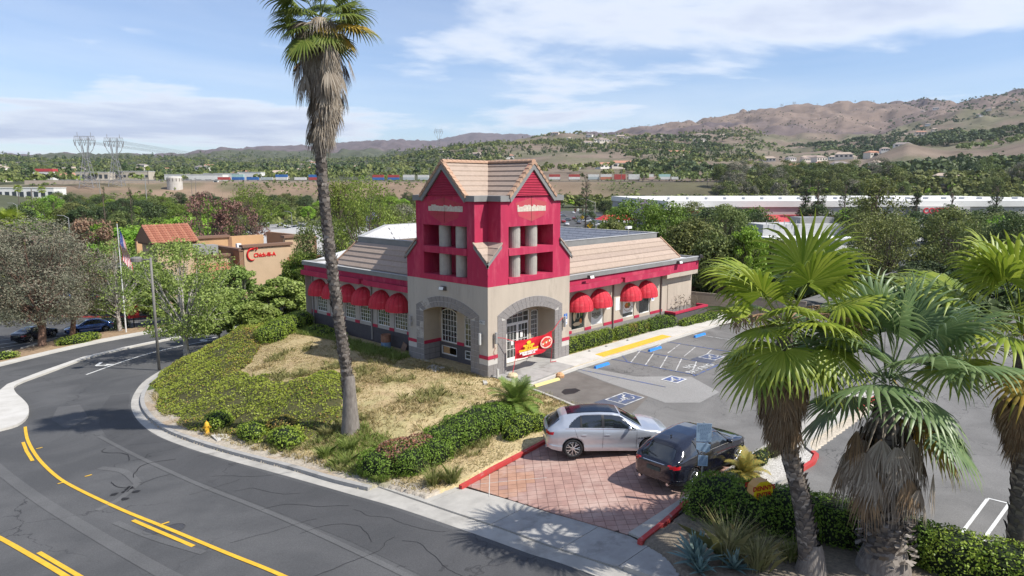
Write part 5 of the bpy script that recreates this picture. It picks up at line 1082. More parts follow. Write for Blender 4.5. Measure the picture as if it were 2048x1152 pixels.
SEDAN = dict(L=4.6, wx=(1.38,-1.35), WR=.32,
 zb=[(-2.3,.38),(-2.1,.28),(0,.20),(1.9,.20),(2.3,.26)],
 w=[(-2.3,.55),(-2.22,.74),(-2.0,.84),(-1.4,.89),(.6,.89),(1.5,.88),(1.9,.82),(2.18,.68),(2.3,.4)],
 belt=[(-2.3,.88),(-2.0,.96),(-1.2,.95),(.6,.90),(1.2,.86),(1.8,.76),(2.3,.58)],
 top=[(-2.3,.92),(-2.15,1.02),(-1.75,1.10),(-1.35,1.28),(-.85,1.42),(-.3,1.46),(.1,1.43),(.45,1.32),(.85,1.10),(1.1,.97),(1.6,.89),(2.1,.74),(2.3,.60)],
 wr=[(-2.3,.45),(-2.0,.68),(-1.5,.60),(-.9,.54),(.2,.55),(.7,.62),(1.1,.70),(1.6,.70),(2.1,.5),(2.3,.3)],
 side=((-1.55,-.85),(.78,.22)), ws=(.22,1.05), rg=(-1.72,-.98), bp=-.25, q=-1.0, roofg=None, tailz=(.74,.88), headz=(.58,.68))
def build_car(spec, paint, label, cat, loc, heading, group=None, roofglass=False, zr_=0, fine=230, pitch=0, roll=0):
    root = thing({'suv':'parked_suv','sedan':'parked_car'}[cat[0]], label, cat[1], loc, heading, group)
    if pitch or roll: root.rotation_euler = (roll, pitch, heading)
    h = spec['L']/2; xs = np.linspace(-h+.004,h-.004,fine)
    zb = smtab(spec['zb'],xs,.04); w = smtab(spec['w'],xs,.04); bl = smtab(spec['belt'],xs,.06); tp = smtab(spec['top'],xs,.05); wr = smtab(spec['wr'],xs,.06)
    bl = np.minimum(bl,tp-.03); R = spec['WR']; arch = R+.045
    for wx in spec['wx']: zb = np.maximum(zb, np.where(np.abs(xs-wx) < arch, R+np.sqrt(np.maximum(arch**2-(xs-wx)**2,0)), 0))
    flare = sum(np.exp(-((xs-wx)/.42)**4) for wx in spec['wx'])*.018
    pts = []
    for i in range(len(xs)):
        z0,W,B,T,r = zb[i],w[i]+flare[i],bl[i],tp[i],wr[i]; sz = .80 if cat[0]=='suv' else .68
        z2 = max(min(.55,B-.15),z0+.04); z3 = max(min(sz,B-.06),z2+.03); B = max(B,z3+.03)
        P_ = [(W-.035,z0),(W-.005,z0+.03 if z0 > .5 else z0+.14),(W-.018,z2),(W,z3),(W-.05,B),(W-.05+(r-W+.05)*.5,B+(T-B)*.58),(r,T-.055*min(1,(T-B)/.3)-.01),(r*.8,T-.012),(r*.4,T),(0,T+.004)]
        P_ = [Vector((a,b_,0)) for a,b_ in P_]; row = []
        for j in range(9):
            a,b_,c,d_ = P_[max(j-1,0)],P_[j],P_[j+1],P_[min(j+2,9)]
            for q in range(6): t=q/6; row.append((.5*((2*b_)+(c-a)*t+(2*a-5*b_+4*c-d_)*t*t+(3*b_-a-3*c+d_)*t**3)))
        row.append(P_[9]); pts.append([(xs[i],v.x,v.y) for v in row])
    nj = len(pts[0]); parts = {}
    s0,s1 = spec['side']
    for i in range(len(xs)-1):
        for j in range(nj-1):
            p = (j+.5)/6; x = (xs[i]+xs[i+1])/2; z = (pts[i][j][2]+pts[i+1][j+1][2])/2; T = (tp[i]+tp[i+1])/2; B = (bl[i]+bl[i+1])/2; name='body'
            if 4.1 < p < 5.9 and T-B > .12:
                t = (p-4.1)/1.8; xr = s0[0]+(s0[1]-s0[0])*t**1.3; xf = s1[0]+(s1[1]-s1[0])*t
                if xr < x < xf: name = 'pillar_trim' if (abs(x-spec['bp']) < .05 or abs(x-spec['q']) < .025) else ('side_window_0' if x > spec['bp'] else ('side_window_1' if x > spec['q'] else 'side_window_2'))
            if p > 6.15:
                if spec['ws'][0] < x < spec['ws'][1]: name='windshield'
                if spec['rg'][0] < x < spec['rg'][1]: name='rear_window'
                if roofglass and p > 6.9 and spec['roofg'][0] < x < spec['roofg'][1]: name='roof_glass'
            if x < -h+.42 and spec['tailz'][0]+.05*max(0,(x+h)/.4) < z < spec['tailz'][1]-.06*max(0,(x+h)/.42) and name=='body' and p < 5.6 and p > 2.4: name='tail_lamp'
            if x > h-.48 and spec['headz'][0] < z-.03*(h-x)*3 < spec['headz'][1]+.0 and p < 5.2 and p > 2 and x < h-.07: name='head_lamp'
            if x > h-.14 and z < .56 and p < 4.2: name='grille'
            if p < .9 and name=='body' and z < .45: name='sill_trim' if cat[0]=='suv' and not roofglass else 'body'
            parts.setdefault(name,[]).append((i,j))
    def emit(name, cells, side):
        idx = {}; V=[]; F=[]; inset = .012 if ('window' in name or name in ('windshield',)) else 0
        for i,j in cells:
            f = []
            for a,b_ in ((i,j),(i+1,j),(i+1,j+1),(i,j+1)):
                if (a,b_) not in idx:
                    x,y,z = pts[a][b_]; idx[(a,b_)] = len(V); y = max(0,y-inset); V.append((x,side*-y,z-inset*.5))
                f.append(idx[(a,b_)])
            F.append(tuple(f) if side > 0 else tuple(reversed(f)))
        return V,F
    mats_ = dict(body=paint,pillar_trim=TRIMB,windshield=CGL,rear_window=CGL,roof_glass=mat('roof_glass_black',(.006,.008,.016),rough=.12,spec=.35),tail_lamp=TAIL,head_lamp=HEAD,grille=TRIMB,sill_trim=TRIMB)
    for name,cells in parts.items():
        if name.startswith('side_window') or name in ('tail_lamp','head_lamp','sill_trim','pillar_trim','grille'):
            for sd in (1,-1):
                V,F = emit(name,cells,sd); mb = MB(); mb.add(V,F); mb.obj('side_window' if name[:6]=='side_w' else name, mats_.get(name,CGL), root, smooth=True)
        else:
            mb = MB()
            for sd in (1,-1): V,F = emit(name,cells,sd); mb.add(V,F)
            if name == 'body':      # close the nose and the tail
                for i in (0,len(xs)-1):
                    ring = [pts[i][j] for j in range(nj)]; poly = [(x,-y,z) for x,y,z in ring]+[(x,y,z) for x,y,z in ring[::-1][1:]]; mb.add(poly,[tuple(range(len(poly)))])
            bm = bmesh.new(); me = mb.mesh(name, mats_[name], True); bm.from_mesh(me); bmesh.ops.remove_doubles(bm, verts=bm.verts[:], dist=.0005); bmesh.ops.recalc_face_normals(bm, faces=bm.faces[:]); bm.to_mesh(me); bm.free()
            link(name, me, root)
    # inner shell so that no daylight shows through the arches
    mb = MB(); mb.box(-h+.35,h-.35,-.62,.62,.22,.75); mb.obj('underbody', TRIMB, root)
    tm_,rm_,bm_ = wheel_meshes(R, .25 if cat[0]=='suv' else .2, 7 if cat[0]=='suv' else 5)
    W = max(w)
    for wx in spec['wx']:
        for sd in (-1,1):
            wh = link('wheel', tm_, root, (wx, sd*(W-.135), R), rot=(0,0,0 if sd < 0 else math.pi)); link('rim', rm_, wh); link('rim_shadow', bm_, wh)
    # seams, handles, mirrors, plate
    def surf(x, p):      # point on the right flank
        i = np.clip(np.searchsorted(xs,x)-1,0,len(xs)-2); j = min(int(p*6),nj-2); t=(x-xs[i])/(xs[i+1]-xs[i]); a=Vector(pts[i][j])*(1-t)+Vector(pts[i+1][j])*t; b_=Vector(pts[i][j+1])*(1-t)+Vector(pts[i+1][j+1])*t; q=p*6-j; v=a*(1-q)+b_*q; return v
    sc_ = -1
    for sd in (-1,1):
        for x0,x1 in ((.95,.98),(spec['bp']-.02,spec['bp']),(-1.06,-1.38)):
            line = []
            for k in range(9):
                p = .9+3.2*k/8; v = surf(x0+(x1-x0)*k/8, p); line.append((v.x, sd*(v.y+.001), v.z))
            MB().tube(line,.006,4).obj('door_seam', TRIMB, root)
        for x in (.05-.18,-1.02):
            v = surf(x,3.35); MB().box(-.10,.10,-.015,.015,-.014,.014).obj('door_handle', paint, root, loc=(v.x,sd*(v.y+.012),v.z))
        v = surf(.72,4.2); mb = MB(); mb.lathe([(0,-.12),(.07,-.11),(.085,0),(.075,.09),(0,.11)],12,axis='y'); o = mb.obj('mirror', paint, root, True, loc=(v.x-.02,sd*(v.y+.10),v.z+.07)); o.scale=(.75,1,.85)
        v = surf(.74,4.15); mb = MB(); mb.tube([(v.x,sd*(v.y-.03),v.z),(v.x-.01,sd*(v.y+.06),v.z+.04)],.02,6); mb.obj('mirror_arm', TRIMB, root)
        if cat[0]=='suv':
            line = [surf(x,4.07) for x in np.linspace(-1.72,.95,14)]; 
            MB().tube([(v.x,sd*(v.y+.004),v.z) for v in line],.010,4).obj('window_trim', CHR, root)
            line = [surf(x,5.95) for x in np.linspace(-1.0,.38,10)]
            MB().tube([(v.x,sd*(v.y+.003),v.z) for v in line],.010,4).obj('window_trim', CHR if not roofglass else paint, root)
            for q in range(3): v = surf(1.06+q*.10,2.9); MB().box(-.035,.035,-.006,.006,-.012,.012).obj('fender_vent', TRIMB, root, loc=(v.x,sd*(v.y+.002),v.z))
            MB().tube([(-h+.1,sd*.55,.36),(-h-.01,sd*.55,.36)],.05,10).obj('exhaust', CHR, root)
    mb = MB(); mb.box(-.012,.012,-.26,.26,-.065,.065); mb.obj('number_plate', PLATEM, root, loc=(-h-.008,0,.78 if cat[0]=='suv' else .7))
    if cat[0]=='suv':
        MB().tube([(-h+.0,-.42,1.005),(-h-.02,0,1.01),(-h+.0,.42,1.005)],.012,5).obj('chrome_strip', CHR, root)
        MB().tube([(-2.30,0,1.19),(-2.26,.25,1.22),(-2.22,.4,1.235)],.012,5).obj('rear_wiper', TRIMB, root)
        if not roofglass: MB().box(-.04,.04,-.01,.01,0,.05).obj('roof_antenna', TRIMB, root, loc=(-1.45,0,1.63))
    MB().tube([(1.16,.1,1.12),(1.1,.45,1.14),(1.02,.62,1.16)] if cat[0]=='suv' else [(1.02,.1,.99),(.98,.5,1.0)],.008,4).obj('wiper', TRIMB, root)
    return root
SILV = mat('paint_silver',(.50,.53,.58),rough=.28,metal=.55,coat=1.0); BLK = mat('paint_black',(.010,.011,.020),rough=.12,metal=.2,coat=1.0,spec=.5); BLU = mat('paint_blue',(.02,.07,.26),rough=.2,metal=.4,coat=1.0)
def dz(x,y): return float(drive_z(x,y)) if x < -1.4 else -.15
build_car(SUV, SILV, 'silver suv with a black glass roof parked across the red paver driveway', ('suv','suv'), (-3.2,-9.88,dz(-3.2,-9.88)+.015), math.radians(-43.9), 'cars parked on the driveway', True, pitch=math.radians(0), roll=0)
build_car(SUV, BLK, 'glossy black suv on the driveway beside the blue notice signs', ('suv','suv'), (-2.84,-13.42,dz(-2.84,-13.42)+.012), math.radians(-3), 'cars parked on the driveway')
build_car(SEDAN, BLU, 'blue sedan parked behind the mulch strip across the street', ('sedan','car'), (-3.4,56.9,zr(56.9)+.02), math.radians(225-54), 'cars in the lot across the street', fine=70)
build_car(SEDAN, BLK, 'black sedan parked left of the blue one, behind a tree trunk', ('sedan','car'), (-8.2,57.2,zr(57.2)+.02), math.radians(35), 'cars in the lot across the street', fine=70)
# ---------------------------------------------------------------- palms
FRG = leafmat('frond_green',[(.07,.12,.012),(.17,.25,.02),(.34,.40,.055),(.12,.18,.02)],.45,.34,spec=.5)
FRGY = leafmat('frond_greygreen',[(.09,.16,.06),(.15,.23,.09),(.26,.33,.14)],.4,.33,spec=.5)
FRY = leafmat('frond_yellowing',[(.35,.26,.04),(.45,.30,.05),(.30,.22,.05),(.12,.16,.03)],.6,.25)
FRD = leafmat('frond_dead',[(.26,.215,.165),(.38,.33,.265),(.20,.16,.12),(.48,.43,.36)],.85,.08)
FRDB = leafmat('frond_dead_brown',[(.22,.15,.09),(.30,.20,.11),(.15,.10,.06),(.33,.26,.17)],.85,.08)
TRK = mat('palm_trunk',(.17,.145,.125),(.10,.085,.075),7,.95,.6,30,stretch=(1,1,3)); BOOT = leafmat('palm_boots',[(.24,.21,.18),(.09,.075,.065),(.38,.34,.30),(.14,.115,.095)],.9,0)
TRKB = mat('palm_base_bark',(.25,.225,.20),(.15,.13,.115),14,.95,.6,40,stretch=(1,1,.25))
def fan_mesh(elev, R=.95, Lp=1.0, nseg=26, span=118, g=.55, mt=FRG, seed=0, open_=1.0, pw=.018):
    """one fan frond: arching petiole along +X at the given elevation, pleated blade with drooping split tips"""
    r = random.Random(seed); V=[];F=[];A=[]
    e = math.radians(elev); d = Vector((math.cos(e),0,math.sin(e))); p = Vector((0,0,0)); path=[p.copy()]; n=5
    for i in range(n): d = (d+Vector((0,0,-1))*.075*g*(1 if elev>-60 else .3)).normalized(); p = p+d*Lp/n; path.append(p.copy())
    for i,q in enumerate(path):
        w = pw*(1.6-.8*i/n); V += [tuple(q+Vector((0,-w,0))),tuple(q+Vector((0,w,0))),tuple(q+Vector((0,0,w*.7)))]
    for i in range(n):
        for a,b_ in ((0,2),(2,1),(1,0)): F.append((i*3+a,(i+1)*3+a,(i+1)*3+b_,i*3+b_)); A.append(.45+.1*r.random())
    side = Vector((0,1,0)); nrm = d.cross(side).normalized()*-1
    if nrm.z < 0: nrm = -nrm
    sp = math.radians(span)*open_
    steps = (0.06,.30,.52,.74,.92,1.08)
    curl = r.uniform(.1,.35)
    for k in range(nseg):
        t0 = -sp+2*sp*k/nseg; t1 = -sp+2*sp*(k+1)/nseg; tm_ = (t0+t1)/2
        L = R*(1-.22*abs(tm_/ (sp+1e-6))**2)*r.uniform(.92,1.06); rows=[]
        dirs = [(d*math.cos(t)+side*math.sin(t)-nrm*curl*abs(math.sin(t))*.6).normalized() for t in (t0,tm_,t1)]
        dm = dirs[1].copy(); pm = p.copy(); last = 0; tint = r.uniform(.1,.9)
        for s in steps:
            if s > .45: dm = (dm+Vector((r.uniform(-.25,.25),r.uniform(-.25,.25),-1))*g*(.75+tint*.5)*(s-.32)).normalized()
            pm = pm+dm*(s-last)*L; last = s
            hw = s*L*math.tan((t1-t0)/2) if s <= .55 else .52*L*math.tan((t1-t0)/2)*max(.06,(1.10-s)/.56)
            across = dm.cross(nrm).normalized()
            fold = hw*.55 if s < 1 else 0
            rows.append((pm-across*hw-nrm*fold*.5, pm+nrm*fold*.5, pm+across*hw-nrm*fold*.5))
        b0 = len(V)
        for rr in rows: V += [tuple(v) for v in rr]
        for i in range(len(rows)-1):
            for a in (0,1): F.append((b0+i*3+a,b0+i*3+a+1,b0+(i+1)*3+a+1,b0+(i+1)*3+a)); A.append(min(1,max(0,tint*.5+.25+(.25 if i>2 else 0)+r.uniform(-.08,.08))))
    return npmesh('frond', np.array(V), np.array(F), mt, np.array(A))
_fc = {}
def fan(elev, var, mt, **kw):
    key = (round(elev/12), var, mt.name, tuple(sorted(kw.items())))
    if key not in _fc: _fc[key] = fan_mesh(round(elev/12)*12, mt=mt, seed=(key[0]*37+var*101+sum(ord(c) for c in mt.name))%997, **kw)
    return _fc[key]
def palm(name, label, base, path, rads, crown_z, greens, deads, boots, seed, basewrap=None, gm=FRG, R=.95, Lp=1.0, dm_=FRD, group=None, dR=.9, dLp=.5):
    rr = random.Random(seed); root = thing(name, label, 'palm tree', base, 0, group)
    P_ = [Vector(p)-Vector(base) for p in path]; line = smoothline([tuple(p) for p in P_], 8); k = len(line)
    rd = np.interp(np.linspace(0,1,k), [q[0] for q in rads], [q[1] for q in rads])
    mb = MB(); mb.tube(line, [float(x*(1+.03*rr.uniform(-1,1))) for x in rd], 18); mb.obj('trunk', TRK, root, smooth=True)
    # old leaf bases spiralling up the trunk
    V=[];F=[];A=[]; z0,z1,nb,sz = boots; L = sum((line[i+1]-line[i]).length for i in range(k-1))
    for i in range(nb):
        t = z0+(z1-z0)*i/nb+rr.uniform(-.002,.002); f = t*(k-1); j = min(int(f),k-2); c = line[j].lerp(line[j+1],f-j); r_ = float(np.interp(t,[q[0] for q in rads],[q[1] for q in rads]))
        a = i*2.39996+rr.uniform(-.15,.15); o = Vector((math.cos(a),math.sin(a),0)); s_ = Vector((-o.y,o.x,0)); w = sz*rr.uniform(.8,1.2); h_ = sz*rr.uniform(.9,1.5); up = Vector((0,0,1)); fl = rr.uniform(.25,.6)
        b0 = len(V); q = c+o*r_*.9
        V += [tuple(v) for v in (q-s_*w*.6-up*h_*.4, q+s_*w*.6-up*h_*.4, q+s_*w*.45+o*h_*fl*.6+up*h_*.35, q-s_*w*.45+o*h_*fl*.6+up*h_*.35, q+o*h_*fl+up*h_*(.5+rr.uniform(0,.3))+s_*rr.uniform(-.3,.3)*w)]
        F += [(b0,b0+1,b0+2,b0+3),(b0+3,b0+2,b0+4,b0+4)]; v_ = rr.random(); A += [v_,min(1,v_+.2)]
        V += [tuple(q+s_*w*.1-up*h_*.35+o*.01)]; 
    Fq = np.array([f if f[2]!=f[3] else f for f in F]); me = bpy.data.meshes.new('leaf_bases'); me.from_pydata(V,[],[tuple(dict.fromkeys(f)) for f in F]); me.materials.append(BOOT); at=me.attributes.new('v','FLOAT','FACE'); at.data.foreach_set('value',A)
    tag(link('leaf_bases', me, root), kind='stuff')
    if basewrap: basewrap(root)
    C0 = crown_z-Vector(base) if isinstance(crown_z,Vector) else None
    for i,(el,az,s_,kind) in enumerate(greens(rr)):
        kw = dict(R=R,Lp=Lp) if kind != 'dead' else dict(R=dR,Lp=dLp,open_=.42,span=110,g=1.3,nseg=22)
        mt = {'g':gm,'y':FRY,'dead':dm_,'brown':FRDB}[kind]
        if kind == 'brown': kw = dict(R=dR,Lp=dLp*1.3,open_=.5,span=110,g=1.3,nseg=22)
        o = link('frond', fan(el, i%3, mt, **kw), root, tuple(C0+Vector((.10*math.cos(az),.10*math.sin(az),rr.uniform(-.15,.2)))), rot=(rr.uniform(-.25,.25),rr.uniform(-.06,.06),az), sc=s_)
        if kind in 'y': o['label'] = 'yellowing frond'
    for (z,az,s_,r_,el,kind) in deads(rr):
        f = None; zz = z-base[2]; c = min(line, key=lambda v: abs(v.z-zz)); mt = dm_ if kind == 'd' else FRDB
        link('dead_frond', fan(el, int(az*7)%3, mt, R=dR,Lp=dLp,open_=.40,span=105,g=1.2,nseg=20), root, (c.x+r_*math.cos(az), c.y+r_*math.sin(az), zz), rot=(rr.uniform(-.2,.2),rr.uniform(-.1,.1),az), sc=s_)
    return root
FRGT = leafmat('frond_olive',[(.05,.08,.015),(.10,.145,.025),(.19,.23,.05),(.09,.10,.03)],.5,.25)
# tall palm on the lawn
def g_tall(r):
    for i in range(52):
        t = i/52; el = 68-122*t+r.uniform(-20,16); u=r.random(); yield (el, i*2.39996+r.uniform(-.5,.5), r.uniform(.8,1.3), ('g' if u > .42 else ('y' if u>.30 else 'dead')) if t>.35 else 'g')
def d_tall(r):
    for i in range(175):
        t = i/175; z = 15.9-3.3*t; yield (z, i*2.39996+r.uniform(-.3,.3), r.uniform(.9,1.25), (.42*(1-t)**.7+.06)*(1+ (1.1 if r.random()<.12 else 0)), -74-8*r.random(), 'd' if r.random() > .12 else 'b')
def wrap_tall(root):
    mb = MB(); n=20; prof=[(.47,-.35),(.43,0.05),(.38,.4),(.33,1.0),(.28,1.8),(.25,2.45),(.21,2.6)]; mb.lathe(prof,22); o = mb.obj('trunk_base', TRKB, root, True)
tb = (-8.35,.02,hz(-8.35,.02)-.05)
palm('tall_fan_palm','very tall fan palm with a long grey skirt of dead fronds on the lawn', tb, [tb,(-8.4,.15,2.0),(-8.62,.6,6.5),(-8.75,.94,11.5),(-8.55,.8,14.4),(-8.6,.9,16.4)], [(0,.30),(.15,.225),(.5,.195),(.75,.185),(1,.17)], Vector((-8.6,.9,16.5)), g_tall, d_tall, (.13,.76,700,.18), 3, wrap_tall, gm=FRGT, R=1.1, Lp=1.1, dR=1.05, dLp=.35)
# right-hand palms
def g_two(r):
    for i in range(26):
        t = i/26; el = 84-134*t**.9+r.uniform(-14,14); yield (el, i*2.39996+.6+r.uniform(-.3,.3), r.uniform(.85,1.15)+(.18 if t<.3 else 0), 'g' if r.random()>.08 or t<.6 else 'y')
def d_two(r):
    for i in range(110):
        t = i/110; yield (5.85-1.5*t, i*2.39996, r.uniform(.8,1.05), .40*(1-t)**.6+.08, -78-6*r.random(), 'b' if r.random()<.5 else 'd')
p2b = (-7.15,-19.2,hz(-7.15,-19.2)-.15)
def wrap_two(root): MB().lathe([(.46,-.2),(.41,.1),(.33,.4),(.27,.7),(.20,.9)],20).obj('trunk_base', TRKB, root, True)
palm('fan_palm','bright green fan palm with a neat brown skirt, middle of the parking edge', p2b, [p2b,(-7.3,-18.9,2.0),(-7.52,-18.45,3.9),(-7.56,-18.32,6.45)], [(0,.32),(.12,.24),(.5,.195),(1,.19)], Vector((-7.56,-18.32,6.55)), g_two, d_two, (.02,.85,380,.15), 5, wrap_two, R=1.18, Lp=1.05, dR=.95, dLp=.35, dm_=FRDB, group='fan palms at the parking edge')
def g_three(r):
    for i in range(22):
        t = i/22; el = 86-88*t+r.uniform(-10,10); yield (el, i*2.39996+r.uniform(-.25,.25), r.uniform(.9,1.15), 'g')
    for az in (-1.45,1.75,.9,-.6): yield (-36, az, 1.0, 'g')
    for i in range(2): yield (-42, i*.6-1.2, 1.0, 'y')
def d_three(r):
    for i in range(52): yield (4.75-1.3*(i/52), i*2.39996, r.uniform(.95,1.3), .2+.45*r.random(), -70-12*r.random(), 'd' if r.random()<.6 else 'b')
    for i in range(9): yield (3.9-.5*r.random(), i*2.39996, r.uniform(.9,1.1), .8+.25*r.random(), -80, 'd')
p3b = (-5.75,-20.5,hz(-5.75,-20.5)-.15)
def wrap_three(root):
    MB().lathe([(.70,-.2),(.64,.25),(.5,.7),(.35,1.1)],22).obj('trunk_base', TRKB, root, True)
    V=[];F=[];A=[]; r = random.Random(4)
    for i in range(220):
        a = i*2.39996; z = .55+1.35*(i/220)+r.uniform(-.1,.1); rad = .62-.14*(z-.5); o = Vector((math.cos(a),math.sin(a),0)); s_=Vector((-o.y,o.x,0)); q = o*rad+Vector((0,0,z)); w=.07; L_=r.uniform(.25,.5); b0=len(V); dn = r.uniform(-.4,.9)
        V += [tuple(q-s_*w),tuple(q+s_*w),tuple(q+s_*w*.8+o*L_*.35+Vector((0,0,L_*dn*.6))),tuple(q-s_*w*.8+o*L_*.35+Vector((0,0,L_*dn*.6)))]; F.append((b0,b0+1,b0+2,b0+3)); A.append(r.random())
    tag(link('leaf_bases', npmesh('leaf_bases',np.array(V),np.array(F),BOOT,np.array(A)), root), kind='stuff')
palm('fan_palm','shaggy grey green fan palm with hanging dead fronds and thick base', p3b, [p3b,(-5.8,-20.45,1.6),(-5.84,-20.35,3.4),(-5.86,-20.28,4.9)], [(0,.55),(.3,.42),(.6,.27),(1,.24)], Vector((-5.86,-20.28,5.15)), g_three, d_three, (.2,.95,200,.2), 8, wrap_three, gm=FRGY, R=1.4, Lp=1.6, dR=1.0, dLp=.7, dm_=FRD, group='fan palms at the parking edge')
def g_four(r):
    for i in range(24):
        t = i/24; el = 82-118*t+r.uniform(-10,10); yield (el, i*2.39996+.9, r.uniform(1.0,1.25), 'g' if t<.9 else 'y')
def d_four(r):
    for i in range(70): yield (4.9-1.0*(i/70), i*2.39996, r.uniform(.8,1.0), .36*(1-i/70)+.1, -80, 'b' if r.random()<.6 else 'd')
p4b = (-3.1,-23.0,hz(-3.1,-23.0)-.15)
palm('fan_palm','fan palm cut by the right edge of the view', p4b, [p4b,(-2.9,-22.9,2.2),(-2.8,-22.7,4.2),(-2.75,-22.55,5.9)], [(0,.36),(.3,.27),(1,.22)], Vector((-2.75,-22.5,6.2)), g_four, d_four, (.02,.85,260,.18), 12, None, R=1.3, Lp=1.5, dR=.95, dLp=.4, dm_=FRDB, group='fan palms at the parking edge')
# flower stalks on the middle palm
rr_ = random.Random(2)
for a,l in ((-.2,1.9),(2.6,1.5),(-1.2,1.7)):
    mb = MB(); p=[(0,0,0)]; d=Vector((math.cos(a)*.8,math.sin(a)*.8,.6)).normalized()
    for i in range(7): d=(d+Vector((0,0,-.16))).normalized(); p.append(tuple(Vector(p[-1])+d*l/7))
    mb.tube(p,[.02,.018,.016,.014,.012,.01,.008,.006],5)
    for i in range(60):
        q=Vector(p[4+i%4]); e_=q+Vector((rr_.gauss(0,.14),rr_.gauss(0,.14),-rr_.random()*.3)); mb.tube([q,e_],[.006,.014],3,cap=False)
    tag(mb.obj('flower_stalk', mat('flower_stalk_tan',(.42,.27,.16),(.30,.19,.12),9), [o for o in COL.objects if o.name=='fan_palm'][0], loc=(-.4,.85,6.6)))
# young feather palm
def feather_mesh(L, el, seed, mt):
    r = random.Random(seed); e=math.radians(el); d=Vector((math.cos(e),0,math.sin(e))); p=Vector((0,0,0)); path=[(p.copy(),d.copy())]
    for i in range(14): d=(d+Vector((0,0,-1))*.115).normalized(); p=p+d*L/14; path.append((p.copy(),d.copy()))
    V=[];F=[];A=[]
    for i,(q,dd) in enumerate(path):
        w=.014*(1-.8*i/14); V+=[tuple(q+Vector((0,-w,0))),tuple(q+Vector((0,w,0)))]
        if i: b0=2*i; F.append((b0-2,b0-1,b0+1,b0)); A.append(.6)
    for i in range(2,15):
        q,dd=path[i]
        for sd in (-1,1):
            for s in range(3):
                qq=q-dd*L/14*s/3; l=L*.30*math.sin(math.pi*min(1,(i+1)/16))**.6*r.uniform(.85,1.1)+.05; o=(Vector((0,sd,0))+dd*.75+Vector((0,0,.25))).normalized(); e1=qq+o*l*.6; o2=(o+Vector((0,0,-.5))).normalized(); e2=e1+o2*l*.4; w=dd*.012; b0=len(V)
                V+=[tuple(qq-w),tuple(qq+w),tuple(e1+w*.9),tuple(e1-w*.9),tuple(e2)]; v=r.random(); F+=[(b0,b0+1,b0+2,b0+3),(b0+3,b0+2,b0+4,b0+4)]; A+=[v,v]
    me=bpy.data.meshes.new('frond'); me.from_pydata(V,[],[tuple(dict.fromkeys(f)) for f in F]); me.materials.append(mt); at=me.attributes.new('v','FLOAT','FACE'); at.data.foreach_set('value',A); return me
FEA = leafmat('feather_green',[(.10,.17,.03),(.16,.24,.05),(.24,.28,.07)],.5,.25)
FEAY = leafmat('feather_yellow',[(.42,.30,.06),(.34,.28,.07),(.20,.24,.06)],.55,.25)
def feather_palm(name,label,loc,s,n=44,mt=FEA,cat='palm tree',seed=0):
    r=random.Random(seed); root=thing(name,label,cat,loc); ms=[feather_mesh(1.15,e,k,mt) for k,e in enumerate((80,66,52,36,20,4))]
    MB().tube([(0,0,-.1),(0,0,.25*s)],[.13*s,.10*s],10).obj('trunk',TRK,root)
    for i in range(n): t=i/n; link('frond',ms[min(5,int(t*6))],root,(0,0,.2*s),rot=(r.uniform(-.15,.15),0,i*2.39996),sc=s*r.uniform(.85,1.1))
    return root
feather_palm('young_palm','young feather palm with arching light green fronds at the lawn corner',(-2.63,-4.42,-.22),1.25)

# ---------------------------------------------------------------- hedges, ivy, grasses
HEDG = leafmat('hedge_leaf',[(.08,.14,.02),(.14,.23,.03),(.22,.33,.05),(.11,.19,.025)],.6,.28,spec=.25)
HEDD = leafmat('hedge_leaf_dark',[(.022,.05,.015),(.04,.085,.02),(.075,.13,.03)],.4,.2,spec=.45)
HEDY = leafmat('hedge_leaf_yellow',[(.10,.17,.02),(.20,.29,.035),(.32,.40,.06),(.14,.21,.03)],.45,.25)
IVY = leafmat('ground_cover_leaf',[(.12,.17,.02),(.21,.26,.03),(.31,.35,.05),(.22,.27,.035),(.34,.34,.06)],.45,.25)
IVYR = leafmat('ground_cover_rust',[(.20,.19,.04),(.36,.22,.07),(.24,.27,.04),(.28,.17,.06),(.16,.20,.03)],.5,.2)
REDL = leafmat('red_leaf',[(.28,.09,.06),(.40,.16,.11),(.20,.10,.06),(.34,.20,.16),(.12,.12,.03)],.5,.2)
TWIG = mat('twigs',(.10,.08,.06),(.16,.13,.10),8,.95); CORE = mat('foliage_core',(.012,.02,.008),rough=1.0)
def blobs_surface(bl, dens, rng):
    """points and normals over the union of ellipsoids (x, y, z, rx, ry, rz)"""
    P_=[];N_=[]
    for i,b_ in enumerate(bl):
        c=np.array(b_[:3]); r=np.array(b_[3:6]); area=4*math.pi*((r[0]*r[1])**1.6/3+(r[0]*r[2])**1.6/3+(r[1]*r[2])**1.6/3)**(1/1.6); n=int(area*dens)
        u=rng.normal(0,1,(n,3)); u/=np.linalg.norm(u,axis=1)[:,None]; lump=1+.06*np.sin(u[:,0]*9+i)*np.cos(u[:,1]*8+i*2)+rng.uniform(-.12,.03,n); u2=np.sign(u)*np.abs(u)**.8
        u2/= (np.abs(u2)**2.6).sum(1)[:,None]**(1/2.6); p=c+u2*r*lump[:,None]; nn=u2/r; nn/=np.linalg.norm(nn,axis=1)[:,None]; keep=np.ones(n,bool)
        for j,b2 in enumerate(bl):
            if j!=i: q=(p-np.array(b2[:3]))/np.array(b2[3:6]); keep&=((np.abs(q)**2.6).sum(1)>.80)
        P_.append(p[keep]);N_.append(nn[keep])
    return np.concatenate(P_),np.concatenate(N_)
